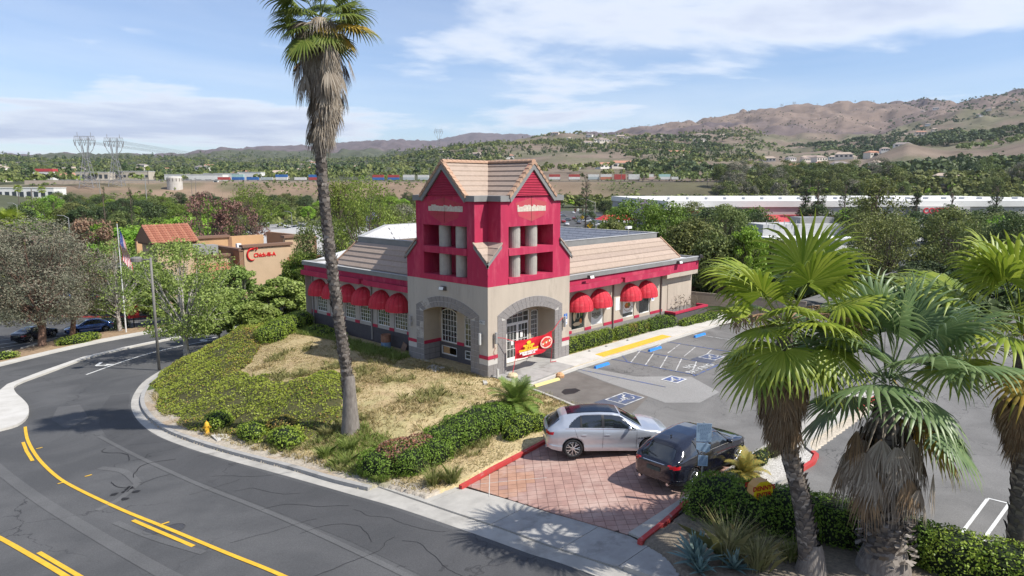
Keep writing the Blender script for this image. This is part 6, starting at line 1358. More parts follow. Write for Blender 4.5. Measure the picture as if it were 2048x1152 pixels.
def core_blobs(bl, s=.86):
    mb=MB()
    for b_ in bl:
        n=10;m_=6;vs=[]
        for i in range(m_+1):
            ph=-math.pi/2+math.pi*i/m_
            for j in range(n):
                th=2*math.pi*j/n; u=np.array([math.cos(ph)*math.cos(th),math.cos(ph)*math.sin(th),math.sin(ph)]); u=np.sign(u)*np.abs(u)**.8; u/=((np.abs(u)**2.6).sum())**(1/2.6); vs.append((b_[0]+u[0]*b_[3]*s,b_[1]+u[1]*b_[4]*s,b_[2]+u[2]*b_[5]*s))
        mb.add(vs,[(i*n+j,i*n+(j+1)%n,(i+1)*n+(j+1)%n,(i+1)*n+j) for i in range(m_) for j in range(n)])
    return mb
def shrub(name, label, cat, bl, leaf=.07, dens=260, mt=HEDG, group=None, extra=None, seed=1, tilt=.7):
    rng=np.random.default_rng(seed); x=sum(b_[0] for b_ in bl)/len(bl); y=sum(b_[1] for b_ in bl)/len(bl); z0=hz(x,y); root=thing(name,label,cat,(x,y,z0),0,group)
    bl=[(b_[0]-x,b_[1]-y,b_[2]-z0,*b_[3:]) for b_ in bl]
    P_,N_=blobs_surface(bl,dens,rng); V,F=leafcards(P_,N_,leaf,.62,rng,tilt); v=np.clip(rng.normal(.45,.25,len(F))+.12*np.sin(P_[:,0]*3)*np.cos(P_[:,1]*2.3),0,1)
    link('foliage',npmesh('foliage',V,F,mt,v),root); core_blobs(bl).obj('branches',CORE,root)  # solid near-black lumps fill the inside under the leaves
    if extra:
        ex,emt=extra; ex=[(b_[0]-x,b_[1]-y,b_[2]-z0,*b_[3:]) for b_ in ex]; P_,N_=blobs_surface(ex,dens*1.1,rng); V,F=leafcards(P_,N_,leaf,.6,rng,tilt); link('red_foliage',npmesh('foliage',V,F,emt,rng.random(len(F))),root,label='patch of dry reddish leaves')
    return root
def hb(x,y,rx,ry,h,up=0): z=hz(x,y); return (x,y,z+up+h*.35,rx,ry,h*.65)
shrub('hedge','clipped green hedge with a dry pink patch beside the driveway corner','hedge',
  [hb(-9.75,-4.25,.85,.9,.95),hb(-9.0,-4.85,.9,.9,1.0),hb(-8.0,-4.95,.9,.85,1.0),hb(-7.1,-4.75,.95,.85,1.05),hb(-6.1,-4.7,.95,.95,1.1),hb(-5.2,-4.75,.95,.95,1.1),hb(-4.4,-4.9,.85,.85,1.0)], .075, 420, HEDG,
  extra=([(-9.1,-4.45,hz(-9.1,-4.35)+.70,.85,.72,.40),(-8.4,-4.7,hz(-8.4,-4.7)+.76,.6,.5,.36)],REDL), seed=2)
shrub('shrub','low green shrub between the clipped hedge and the silver car','shrub',[hb(-4.0,-6.2,.75,.6,.7),hb(-3.4,-6.5,.6,.5,.55),hb(-4.7,-6.3,.5,.45,.55)],.07,380,HEDY,seed=3)
shrub('hedge','long dark clipped hedge behind the yellow sign at the parking edge','hedge',
  [hb(-5.6,-15.9,.95,1.1,1.2),hb(-5.5,-17.0,.9,1.0,1.25),hb(-5.1,-17.9,.9,1.0,1.2),hb(-4.75,-18.9,.8,1.0,1.15),hb(-4.6,-19.9,.75,.95,1.1),hb(-4.5,-20.8,.75,.9,1.05)], .075, 430, HEDG, seed=4)
shrub('hedge','clipped hedge in the lower right corner, right of the shaggy palm','hedge',[hb(-4.55,-21.9,.8,.9,1.05),hb(-4.45,-22.9,.8,.9,1.05),hb(-4.4,-24.0,.8,.9,1.0)], .075, 430, HEDY, seed=5)
shrub('hedge','clipped hedge under the first awnings, next to the tower','hedge',[(x,.42,.38,.62,.34,.55) for x in (7.3,8.2,9.1,10.0,10.9)],.07,420,HEDY,'',seed=6)
shrub('hedge','hedge with brown patches in the middle of the sunny front','hedge',[(x,.42,.34,.62,.33,.50) for x in (12.3,13.2,14.1,15.0)],.07,360,HEDY,extra=([(13.6,.3,.5,.6,.22,.3),(15.2,.3,.4,.4,.2,.25)],IVYR),seed=7)
shrub('shrub','loose green shrub before the brick planter','shrub',[(16.2,.35,.35,.7,.4,.5),(17.2,.3,.38,.8,.5,.55),(18.0,.1,.3,.6,.45,.45)],.08,260,HEDG,seed=8)
shrub('shrub','low bright green plants along the foot of the planter','shrub',[(19.4,-.5,.18,.9,.4,.3),(20.9,-.55,.2,1.0,.45,.32),(22.4,-.6,.2,1.0,.45,.32)],.09,240,HEDY,seed=9)
shrub('hedge','rounded hedge on top of the bank at the far left corner of the restaurant','hedge',[hb(-3.1,17.3,1.0,1.0,.95),hb(-2.1,18.0,1.0,1.0,1.0),hb(-1.1,18.5,1.0,1.0,1.05),hb(-.1,19.0,1.0,.9,1.1)],.09,300,HEDY,seed=10)
shrub('shrub','small low green shrub against the shaded wall near the left corner','shrub',[hb(-.2,15.2,.8,.8,.45),hb(-.1,16.5,.7,.8,.5),hb(.1,14.2,.5,.6,.4)],.08,260,HEDY,seed=11)
# bank covered in creeping shrub
IVP=[(-10.22,17.98),(-9.3,22.0),(-7.6,24.6),(-5.5,27.4),(-1.6,30.6),(4.5,32.2),(12,33),(12,26),(6,23),(2.0,21.4),(-.6,20.2),(-1.9,19.6),(-3.2,17.6),(-4.0,17.2),(-5.07,15.28),(-5.96,14.47),(-6.83,13.6),(-7.1,11.8),(-6.6,10.6),(-7.3,9.5),(-6.6,8.6),(-6.18,8.18),(-4.96,8.3),(-4.0,7.6),(-4.6,5.6),(-6.05,3.94),(-7.4,2.0),(-8.4,1.3),(-9.44,1.1),(-10.3,1.0),(-10.75,1.7),(-11.1,3.3),(-11.25,5.0),(-11.15,6.3),(-11.75,8.51),(-11.7,11.35),(-11.1,14.64)]
def ivy():
    rng=np.random.default_rng(21); n=190000; x=rng.uniform(-12.3,12,n); y=rng.uniform(.5,33,n); p=np.array(IVP)
    wob=fbm(x,y,1.8,3,5)*.55; k=inside(p,x,y); d=distline([tuple(q) for q in IVP]+[IVP[0]],x,y); sd=np.where(k,d,-d)+wob
    gaps=fbm(x,y,3.4,4,7); m_=(sd>.0)&(rng.random(n)<np.where((x>3),.35,.8))&(rng.random(n)<.12+sm((fbm(x,y,1.1,4,91)+.42)*4)); x,y,sd,gaps=x[m_],y[m_],sd[m_],gaps[m_]
    z=height(x,y); lump=.24+.34*fbm(x,y,1.9,3,3)+.12*fbm(x,y,.6,2,4); h_=np.minimum(sd*.8,1)**.5*(.16+lump)*np.clip(1.0+.5*gaps,.4,1.3)
    e=.15; nx=(height(x+e,y)-z)/e; P_=np.stack([x,y,z+h_*rng.uniform(.75,1.05,len(x))],1)
    gx_=((fbm(x+e,y,1.9,3,3)-fbm(x-e,y,1.9,3,3)))*1.4; gy_=((fbm(x,y+e,1.9,3,3)-fbm(x,y-e,1.9,3,3)))*1.4
    Nn=np.stack([-gx_-nx,-gy_-.0,np.ones(len(x))],1); Nn/=np.linalg.norm(Nn,axis=1)[:,None]
    V,F=leafcards(P_,Nn,.105,.62,rng,.55); rust=fbm(x,y,2.6,3,12)+rng.normal(0,.22,len(x)); v=np.clip(rng.normal(.42,.12,len(x))+.42*fbm(x,y,1.6,3,2),0,1); m2=rust>.26
    for nm,mk,mt in (('ground_cover',~m2,IVY),('rusty_ground_cover',m2,IVYR)):
        vv=V.reshape(-1,4,3)[mk].reshape(-1,3); f=np.arange(len(vv)).reshape(-1,4); o=link(nm,npmesh(nm,vv,f,mt,v[mk])); tag(o,'green creeping ground cover over the bank' if nm[0]=='g' else 'rust tinted creeping ground cover over the bank',kind='stuff')
    # woody mat below the leaves
    g=np.arange(-12.4,12.2,.18); gy2=np.arange(.4,33,.18); X,Y=np.meshgrid(g,gy2,indexing='ij'); xx,yy=X.ravel(),Y.ravel(); k=inside(p,xx,yy); d=distline([tuple(q) for q in IVP]+[IVP[0]],xx,yy); sd=np.where(k,d,-d)+fbm(xx,yy,1.8,3,5)*.55
    zz=height(xx,yy)+np.where(sd>0,np.minimum(np.maximum(sd,0)*.8,1)**.5*(.16+.24+.34*fbm(xx,yy,1.9,3,3))*np.clip(1+.5*fbm(xx,yy,3.4,4,7),.4,1.3)*.72,-.25)
    i=np.arange((len(g)-1)*(len(gy2)-1)); a,b_=i//(len(gy2)-1),i%(len(gy2)-1); F=np.stack([a*len(gy2)+b_,(a+1)*len(gy2)+b_,(a+1)*len(gy2)+b_+1,a*len(gy2)+b_+1],1); keep=(sd[F]>-.05).all(1)
    used,inv=np.unique(F[keep],return_inverse=True); V=np.stack([xx,yy,zz],1)[used]; tag(link('ground_cover_stems',npmesh('ground_cover_stems',V,inv.reshape(-1,4),mat('stems',(.05,.055,.02),(.085,.075,.03),6,1.0))),'woody mat under the ground cover',kind='stuff')
ivy()
def mound(name,label,cx,cy,rx,ry,h_,seed,mt=IVY,dens=300): return shrub(name,label,'shrub',[hb(cx,cy,rx,ry,h_),hb(cx+rx*.4,cy+ry*.3,rx*.7,ry*.7,h_*.85)],.09,dens,mt,'creeping shrubs by the kerb',seed=seed)
mound('low_shrub','low green shrub behind the yellow hydrant',-11.0,7.3,.6,.8,.75,31,HEDY)
mound('low_shrub','low green shrub right of the flat concrete lid near the hydrant',-10.75,4.3,.55,.9,.6,32,HEDY)
mound('low_shrub','large low green shrub nearest the kerb left of the tall palm',-10.35,2.0,.62,1.0,.65,33,HEDY)
mound('low_shrub','small rusty shrub between the two green ones by the kerb',-9.75,3.4,.6,.8,.6,34,IVYR)
# lawn: dry tufts, straw, fresh blades by the wall
GRD=leafmat('grass_dry',[(.46,.36,.18),(.56,.46,.26),(.38,.31,.15),(.30,.29,.12)],.9,.25); GRG=leafmat('grass_fresh',[(.17,.24,.05),(.26,.34,.08),(.36,.40,.14)],.6,.3); GRO=leafmat('grass_olive',[(.24,.25,.08),(.32,.32,.12),(.42,.38,.18),(.18,.20,.06)],.8,.25)
def blades(cx,cy,n_per,spread,hgt,rng,bend=.6,w=.012,zoff=0):
    """blade triangles around many centres"""
    m_=len(cx); n=m_*n_per; ci=np.repeat(np.arange(m_),n_per); a=rng.uniform(0,2*np.pi,n); r=np.abs(rng.normal(0,1,n))*np.repeat(spread,n_per); bx=cx[ci]+np.cos(a)*r; by=cy[ci]+np.sin(a)*r; bz=height(bx,by)+zoff-.01
    H_=np.repeat(hgt,n_per)*rng.uniform(.5,1.15,n); b_=rng.uniform(.1,bend,n)*H_; aa=a+rng.normal(0,.5,n); tx=bx+np.cos(aa)*b_; ty=by+np.sin(aa)*b_; ww=w*rng.uniform(.7,1.4,n); px_,py_=-np.sin(aa+rng.normal(0,.9,n))*ww,np.cos(aa+rng.normal(0,.9,n))*ww
    mx_,my_=bx*.55+tx*.45-np.cos(aa)*b_*.12,by*.55+ty*.45-np.sin(aa)*b_*.12
    V=np.stack([np.stack([bx-px_,by-py_,bz],1),np.stack([bx+px_,by+py_,bz],1),np.stack([mx_+px_*.8,my_+py_*.8,bz+H_*.62],1),np.stack([tx,ty,bz+H_],1),np.stack([mx_-px_*.8,my_-py_*.8,bz+H_*.62],1)],1)
    return V.reshape(-1,3),np.arange(n*5).reshape(n,5)
def lawn():
    rng=np.random.default_rng(5); p=np.array(IVP)
    def pts(n,x0,x1,y0,y1,cond):
        x=rng.uniform(x0,x1,n); y=rng.uniform(y0,y1,n); zn,ins,dc,db=nearz(x,y); k=ins&(dc>1.15)&~inside(p,x,y)&~((x>-.05)&(y>-.4))&~((x>.2)&(y>-9))&~((y<-7.3)&(x>-8.9))&(x<1.2)&cond(x,y); return x[k],y[k]
    x,y=pts(26000,-12,1,-7.3,20,lambda x,y: (rng.random(len(x))<.25+.75*sm(fbm(x,y,1.5,3,30)*2+.6)))
    V,F=blades(x,y,5,np.full(len(x),.09),np.where(fbm(x,y,2.2,3,14)>.1,.16,.07),rng,1.6,.011); link2('dry_grass','dry straw coloured grass over the lawn',V,F,GRD,rng)
    x,y=pts(3200,-11.6,.5,-7,14,lambda x,y:(fbm(x,y,1.6,3,33)>.14)&((x<-3)|(rng.random(len(x))<.25)))
    V,F=blades(x,y,26,np.full(len(x),.13),rng.uniform(.16,.36,len(x)),rng,1.1,.011); link2('olive_grass_tufts','olive half dry grass tufts on the lawn',V,F,GRO,rng)
    x,y=pts(2600,-1.9,.8,6.4,19,lambda x,y:x>-1.0+fbm(x,y,1.5,3,3)*.8); x2,y2=pts(500,-10.6,-7.8,-4,1.4,lambda x,y:fbm(x,y,1.2,3,40)>.05); x=np.concatenate([x,x2]);y=np.concatenate([y,y2])
    V,F=blades(x,y,16,np.full(len(x),.14),rng.uniform(.12,.34,len(x)),rng,1.0,.012); link2('green_grass','fresh green weeds along the wall and round the palm foot',V,F,GRG,rng)
def link2(nm,lab,V,F,mt,rng): tag(link(nm,npmesh(nm,V,F,mt,rng.random(len(F)))),lab,kind='stuff')
lawn()
FOUNT=leafmat('fountain_grass',[(.13,.17,.035),(.20,.25,.06),(.32,.33,.12),(.42,.36,.18)],.7,.25); FOUNTY=leafmat('fountain_grass_pale',[(.30,.29,.12),(.40,.37,.18),(.22,.24,.09),(.5,.44,.26)],.8,.25)
def tussock(label,x,y,h_,mt,seed,n=420,spread=.11,cat='grass clump',grp='grass clumps in the planting'):
    rng=np.random.default_rng(seed); V,F=blades(np.zeros(1),np.zeros(1),n,np.array([spread]),np.array([h_]),rng,1.25,.008); z=hz(x,y); V=V.copy(); V[:,2]-=hz(0,0)*0; 
    n_=len(F); base=V.reshape(n_,5,3); base[:,:,2]-=base[:,:1,2]; o=link('grass_clump',npmesh('grass_clump',base.reshape(-1,3),F,mt,rng.random(n_)),None,(x,y,z)); return tag(o,label,cat,grp)
for i,(x,y,h_,mt,lab) in enumerate(((-9.35,-6.75,.62,FOUNT,'yellow green grass clump left of the pair at the driveway corner'),(-8.85,-7.2,.6,FOUNT,'yellow green grass clump nearest the red kerb at the driveway corner'),(-10.15,-2.4,.5,GRG,'green tuft by the kerb below the tall palm'),(-10.2,-.9,.5,GRG,'green tuft nearest the kerb left of the tall palm foot'),(-9.3,-1.3,.55,GRG,'green tuft just below the tall palm foot'),(-10.2,-4.9,.35,GRG,'small green tuft at the left end of the clipped hedge'),(-9.1,.75,.42,GRO,'grass tuft left of the tall palm foot'),(-7.95,-17.35,1.05,FOUNTY,'large arching fountain grass beside the blue agave'),(-7.9,-18.1,.8,FOUNTY,'fountain grass at the bottom edge right of the agave'),(-6.9,-18.6,.45,FOUNT,'small green clump at the foot of the bright palm'))): tussock(lab,x,y,h_,mt,50+i,n=520 if h_>.7 else 360,spread=.15 if h_>.7 else .12)
AGA=leafmat('agave_blue',[(.12,.20,.19),(.17,.26,.25),(.22,.31,.28)],.45,.05)
def agave(label,x,y,s,n,seed):
    r=random.Random(seed); root=thing('agave',label,'agave',(x,y,hz(x,y)),0,'blue agaves')
    ms=[]
    for el in (80,60,40,22):
        V=[];F=[];e=math.radians(el);d=Vector((math.cos(e),0,math.sin(e)));p=Vector((0,0,0));L=.62
        for i in range(6):
            w=(.05,.062,.058,.045,.027,.002)[i]; V+=[tuple(p+Vector((0,-w,w*.35))),tuple(p),tuple(p+Vector((0,w,w*.35)))]; d=(d+Vector((0,0,-.05))).normalized(); p=p+d*L/5
        for i in range(5):
            for a in (0,1): F.append((i*3+a,i*3+a+1,(i+1)*3+a+1,(i+1)*3+a))
        ms.append(npmesh('leaf',np.array(V),np.array(F),AGA,np.full(len(F),r.random())))
    for i in range(n): link('leaf',ms[min(3,int(i/n*4))],root,(0,0,.04),rz=i*2.39996+r.uniform(-.2,.2),sc=s*r.uniform(.85,1.1))
    return root
agave('large blue agave in the planting right of the sidewalk',-8.75,-16.85,1.45,34,1); agave('small blue agave at the bottom edge below the fountain grass',-8.45,-17.75,.9,24,2); agave('small blue agave at the bottom edge below the large one',-9.15,-17.15,.8,22,3)
# planting in the gravel island
feather_palm('young_palm','small yellowing feather palm in the pebble bed',(-2.5,-15.2,-.1),.8,26,FEAY,'palm tree',4)
FLW=leafmat('lantana_leaf',[(.12,.17,.03),(.20,.25,.05),(.30,.32,.07),(.5,.16,.08)],.6,.25)
shrub('shrub','straggly plant with orange flowers beside the black suv','shrub',[(-1.9,-14.95,.05,.75,.28,.32),(-.9,-15.0,.08,.6,.3,.35),(-3.3,-15.05,.05,.6,.35,.3)],.075,120,FLW,seed=61,tilt=1.2)
shrub('shrub','thin green plant at the far end of the pebble bed','shrub',[(.2,-15.0,.05,.5,.3,.28)],.07,120,FLW,seed=62,tilt=1.2)
# ---------------------------------------------------------------- trees
BARK = mat('bark_brown',(.13,.10,.08),(.08,.062,.05),6,.95,.5,30); BARKW = mat('bark_white',(.52,.49,.45),(.28,.25,.22),3.2,.9,.4,20); BARKR = mat('bark_redbrown',(.24,.15,.11),(.13,.085,.065),5,.95,.6,25)
L_ = dict(
 broad=leafmat('leaf_broad',[(.09,.14,.025),(.17,.24,.04),(.27,.34,.07)],.5,.32,shift=.07),
 olive=leafmat('leaf_olive',[(.085,.115,.035),(.16,.195,.06),(.25,.28,.09)],.55,.28,shift=.07),
 dark=leafmat('leaf_dark',[(.04,.065,.026),(.07,.105,.038),(.115,.15,.055)],.55,.2,shift=.05),
 lime=leafmat('leaf_lime',[(.15,.27,.025),(.23,.38,.045),(.33,.48,.08)],.5,.35,shift=.05),
 euc=leafmat('leaf_eucalyptus',[(.11,.12,.08),(.18,.185,.125),(.26,.245,.18),(.25,.17,.135)],.55,.2,shift=.04),
 rust=leafmat('leaf_rust',[(.15,.11,.08),(.25,.16,.11),(.33,.19,.13),(.17,.16,.10)],.6,.2,shift=.03),
 syc=leafmat('leaf_sycamore',[(.13,.20,.04),(.22,.31,.07),(.33,.42,.12),(.10,.15,.04)],.5,.3,shift=.05),
 plum=leafmat('leaf_plum',[(.13,.075,.07),(.21,.12,.10),(.28,.15,.12),(.13,.12,.07)],.6,.2,shift=.03),
 violet=leafmat('leaf_violet',[(.30,.26,.50),(.40,.36,.62),(.16,.18,.10)],.6,.3))
def crown_shape(kind, rng, ncl):
    """cluster centres (unit tree: height 1) and radii"""
    C=[]
    for i in range(ncl):
        if kind in ('broad','lime'):
            a=rng.uniform(0,2*np.pi); u=rng.uniform(-.75,1); r=np.sqrt(max(0,1-u*u))*rng.uniform(.55,1)**.5; C.append((r*.36*np.cos(a)*rng.uniform(.8,1.2),r*.36*np.sin(a)*rng.uniform(.8,1.2),.60+.33*u,rng.uniform(.075,.125)))
        elif kind=='open':
            a=rng.uniform(0,2*np.pi); u=rng.uniform(-.9,1); r=np.sqrt(max(0,1-u*u))*rng.uniform(.35,1.1); C.append((r*.42*np.cos(a),r*.42*np.sin(a),.56+.38*u,rng.uniform(.05,.10)))
        elif kind=='tall':
            a=rng.uniform(0,2*np.pi); u=rng.uniform(0,1); r=.20*(1-.45*abs(u-.45)*1.6)*rng.uniform(.5,1.1); C.append((r*np.cos(a),r*np.sin(a),.28+.68*u,rng.uniform(.06,.10)))
        elif kind=='cone':
            a=rng.uniform(0,2*np.pi); u=rng.uniform(0,1)**1.25; r=.20*(1-u)**.8*rng.uniform(.55,1.05)+.01; C.append((r*np.cos(a),r*np.sin(a),.07+.92*u,rng.uniform(.035,.06)*(1.3-u)))
        elif kind=='column':
            a=rng.uniform(0,2*np.pi); u=rng.uniform(0,1); r=.085*(1-u)**.35*rng.uniform(.5,1.1); C.append((r*np.cos(a),r*np.sin(a),.05+.94*u,rng.uniform(.035,.055)*(1.15-u*.7)))
    return np.array(C)
TREEM={}
def tree_meshes(kind, lm, var, nleaf, leaf, H, ncl, bark, branches=True, aspect=.6):
    key=(kind,lm,var,nleaf,round(leaf,3),round(H,1),bark.name)
    if key in TREEM: return TREEM[key]
    rng=np.random.default_rng(hash((kind,var,nleaf))%2**31 if False else (sum(ord(c) for c in kind+lm)*31+var*7+nleaf)); C=crown_shape(kind,rng,ncl); C=C*H
    w=C[:,3]**2; cnt=np.maximum(3,(nleaf*w/w.sum()).astype(int)); P_=[];N_=[];V_=[]
    for c,n in zip(C,cnt):
        u=rng.normal(0,1,(n,3)); u/=np.linalg.norm(u,axis=1)[:,None]; rad=c[3]*rng.uniform(.45,1.12,n)[:,None]**.7*np.array([1,1,.72]); P_.append(c[:3]+u*rad); N_.append(u+np.array([0,0,.55])); V_.append(np.clip(rng.normal(rng.uniform(.25,.7),.2,n),0,1))
    P_=np.concatenate(P_);N_=np.concatenate(N_); V,F=leafcards(P_,N_,leaf,aspect,rng,.75); me=npmesh('crown',V,F,L_[lm],np.concatenate(V_))
    mb=MB(); top=.5 if kind in('broad','lime','open') else .85; lean=rng.normal(0,.02,2)*H
    tr=[(0,0,-.6),(0,0,.02*H),(lean[0]*.5,lean[1]*.5,.2*H),(lean[0],lean[1],top*H)]; r0=.026*H if kind not in('column','cone') else .018*H; mb.tube(tr,[r0*1.3,r0,r0*.75,r0*.3],8)
    if branches:
        idx=rng.permutation(len(C))[:min(len(C),34 if H<14 else 22)]
        for k in idx:
            c=C[k]; t=rng.uniform(.12,.38) if kind in('broad','lime','open') else min(.8,c[2]/H*.8); a=np.array([lean[0]*t*2,lean[1]*t*2,t*H]); b_=c[:3]; m1=a*.5+b_*.5+np.array([0,0,-.03*H*rng.uniform(-.3,1)])+rng.normal(0,.012*H,3)
            m2=m1*.45+b_*.55+rng.normal(0,.022*H,3); mb.tube([tuple(a),tuple(m1),tuple(m2),tuple(b_)],[r0*.30,r0*.19,r0*.10,r0*.04],5,cap=False)
            for q_ in range(3): e_=b_+rng.normal(0,.055*H,3); s0_=m1*(1-.3*q_)+m2*.3*q_; mb.tube([tuple(s0_),tuple((s0_+e_)/2+rng.normal(0,.012*H,3)),tuple(e_)],[r0*.09,r0*.06,r0*.025],3,cap=False)
    TREEM[key]=(me,mb.mesh('trunk',bark,True)); return TREEM[key]
def tree(name,label,loc,H,kind,lm,var=0,nleaf=3000,leaf=.4,ncl=50,bark=None,cat='tree',group=None,rz=None,wide=1.0,branches=True,aspect=.6,meshH=None):
    Hm=meshH or H; me,tr=tree_meshes(kind,lm,var,nleaf,leaf*(Hm/H),Hm,ncl,bark or BARK,branches,aspect); s=H/Hm; root=thing(name,label,cat,loc,random.uniform(0,6.28) if rz is None else rz,group); root.scale=(s*wide,s*wide,s)
    link('crown',me,root); link('trunk',tr,root); return root
def at(px,r,dz=0): p=spot(px,r); p.z+=dz; return p
def gz(x,y,dz=0): return (x,y,hz(x,y)+dz)
# street trees across the road
def ground(x,y): return (x,y,zr(y)+.05)
tree('eucalyptus_tree','large grey eucalyptus with a leaning trunk left of the dark sedan',ground(-9.1,50.4),12.2,'open','euc',1,26000,.2,190,BARKR,'tree','eucalyptus trees along the street',wide=1.18,aspect=.34)
tree('eucalyptus_tree','grey eucalyptus with red brown trunk in front of the blue sedan',ground(-5.6,54.6),10.4,'open','euc',2,20000,.2,120,BARKR,'tree','eucalyptus trees along the street',wide=1.0,aspect=.34)
tree('eucalyptus_tree','grey pink eucalyptus at the left edge of the view',ground(-14.5,53.5),13.2,'open','euc',3,22000,.2,140,BARKR,'tree','eucalyptus trees along the street',wide=1.15,aspect=.34)
# sycamores, thin crowns over pale trunks
tree('sycamore_tree','thin sycamore with a white trunk just behind the lamp post',gz(-3.5,30.8),9.6,'open','syc',1,12000,.19,150,BARKW,'tree','young sycamores',wide=.98)
tree('sycamore_tree','small sycamore with twin white trunks beside the red menu sign',ground(-1.5,53.6),9.8,'open','syc',2,7500,.17,110,BARKW,'tree','young sycamores',wide=.9)
for (px_,r_,yt,w_,nm_,lab_,lm_,v_) in ((322,84,520,1.1,'sycamore_tree','leafy sycamore before the chicken restaurant, right of the menu sign','syc',3),(392,82,528,1.1,'sycamore_tree','sycamore right of the lamp post, in front of the low tiled awning','syc',4),(470,76,518,1.0,'sycamore_tree','leafy sycamore left of the red script sign','syc',6),(425,66,560,1.0,'sycamore_tree','thin sycamore on the far kerb behind the lamp post','syc',2),(556,66,545,1.2,'sycamore_tree','bushy sycamore beyond the bank, below the red script sign','syc',5),(505,62,590,1.1,'sycamore_tree','low sycamore beyond the bank, left of the bushy one','syc',1),(285,92,505,1.0,'street_tree','green tree left of the lamp post top, before the black carport','broad',7),(592,84,520,.9,'street_tree','dark green tree standing over the drive-through canopy','broad',8)):
    p_=spot(px_,r_); H_=(10+(366-yt)/1385*r_-p_.z)/1.0
    tree(nm_,lab_,tuple(p_),H_,'open' if lm_=='syc' else 'broad',lm_,v_,11000,.2*9/H_,120,BARKW if lm_=='syc' else BARK,'tree','young sycamores' if lm_=='syc' else None,wide=w_,meshH=9)
# row behind the chicken restaurant and the far lots
R1=[ # bearing, range, crown top and width as seen in the survey, kind, leaf set, name, label
 (185,112,418,95,'open','rust','rusty_tree','rust brown tree standing alone behind the grey eucalyptus'),
 (60,120,440,120,'broad','euc','grey_tree','grey green tree behind the eucalyptus at the left edge'),
 (235,140,440,95,'lime','lime','lime_tree','lime green tree right of the rust brown tree'),
 (300,142,432,105,'lime','lime','lime_tree','lime green tree directly behind the flag'),
 (372,150,422,95,'lime','lime','lime_tree','lime green tree above the tiled roof of the chicken restaurant'),
 (414,128,374,105,'open','plum','purple_tree','tall purple leaved tree behind the chicken restaurant'),
 (474,130,392,95,'open','plum','purple_tree','second purple leaved tree, nearer the grey arched roof'),
 (505,190,364,80,'broad','broad','green_tree','green tree behind the purple leaved trees'),
 (645,88,420,100,'broad','olive','olive_tree','olive green tree between the grey arched roof and the palm trunk'),
 (605,84,488,70,'lime','broad','green_tree','bright green bush like tree above the drive-through canopy'),
 (732,80,346,125,'broad','broad','large_tree','large yellow green tree right behind the left wing, beside the palm'),
 (690,92,352,80,'tall','broad','large_tree','tall yellow green tree behind the palm trunk'),
 (775,96,402,90,'broad','olive','large_tree','olive green tree behind the left wing near the tower'),
 (752,165,420,42,'broad','violet','jacaranda_tree','violet flowering jacaranda seen over the left wing roof'),
 (806,135,402,70,'broad','euc','grey_tree','grey green tree just left of the tower'),
 (1170,235,345,46,'cone','dark','pine_tree','tall dark conifer between the tower and the street lights'),
 (1222,68,432,70,'broad','olive','olive_tree','olive tree at the left end of the big trees behind the right wing'),
 (1275,74,384,120,'broad','broad','large_tree','large yellow green tree behind the middle of the right wing'),
 (1335,70,396,115,'broad','broad','large_tree','large yellow green tree behind the right end of the parapet'),
 (1390,64,428,110,'broad','olive','large_tree','olive green tree above the right end of the building'),
 (1440,60,452,95,'broad','olive','large_tree','olive green tree behind the block wall, left of the bright palm'),
 (1490,60,438,90,'open','lime','yellow_tree','yellow green open crowned tree behind the top of the bright palm'),
 (1545,66,462,95,'broad','olive','green_tree','olive green tree right behind the bright palm'),
 (1610,76,492,110,'broad','olive','olive_tree','dark olive tree between the palms in front of the white building'),
 (1690,82,478,90,'broad','dark','dark_tree','dark tree below the white building'),
 (1757,112,352,88,'tall','olive','large_tree','tall olive green tree in front of the warehouse sign'),
 (1768,98,400,120,'broad','olive','large_tree','broad olive green tree below the tall one before the warehouse sign'),
 (1860,90,494,110,'broad','dark','dark_tree','low dark tree above the shaggy palm'),
 (1930,100,422,110,'broad','olive','large_tree','olive green tree right of the warehouse sign'),
 (1985,92,402,110,'broad','olive','large_tree','tall olive green tree near the right edge'),
 (2050,88,398,120,'broad','dark','large_tree','dark green tree at the right edge'),
 (1965,68,500,120,'broad','dark','dark_tree','low dark tree behind the palms near the right edge'),
 (1800,62,520,120,'broad','olive','olive_tree','olive bush like tree straight behind the shaggy palm'),
 (1452,118,402,80,'broad','olive','large_tree','olive green tree before the left end of the warehouse'),
 (1712,150,388,64,'tall','olive','large_tree','slender olive green tree left of the tall one before the warehouse'),
 (1900,140,404,80,'broad','olive','large_tree','broad olive green tree just right of the warehouse sign, nearer than the conifer'),
 (1512,150,412,54,'broad','dark','dark_tree','dark tree left of the red fuel canopy'),
 (1607,240,366,30,'column','dark','cypress_tree','dark narrow conifer, left of the two before the red roof'),
 (1632,245,354,28,'column','dark','cypress_tree','dark narrow conifer, right of the two before the red roof'),
 (1684,225,356,36,'cone','dark','cypress_tree','dark conifer right of the red warehouse roof'),
 (1826,230,366,26,'column','dark','cypress_tree','dark narrow conifer left of the warehouse sign letters'),
 (1897,220,362,42,'cone','dark','cypress_tree','dark conifer right of the warehouse sign letters'),
 (1985,215,358,40,'cone','dark','cypress_tree','dark conifer near the right edge before the warehouse'),
 (265,205,364,24,'cone','dark','cypress_tree','dark conifer in the green belt below the left pylon'),
 (213,215,366,24,'cone','dark','cypress_tree','dark conifer in the green belt left of the other one'),
]
WID=dict(broad=.80,lime=.80,open=.92,tall=.50,cone=.44,column=.22)
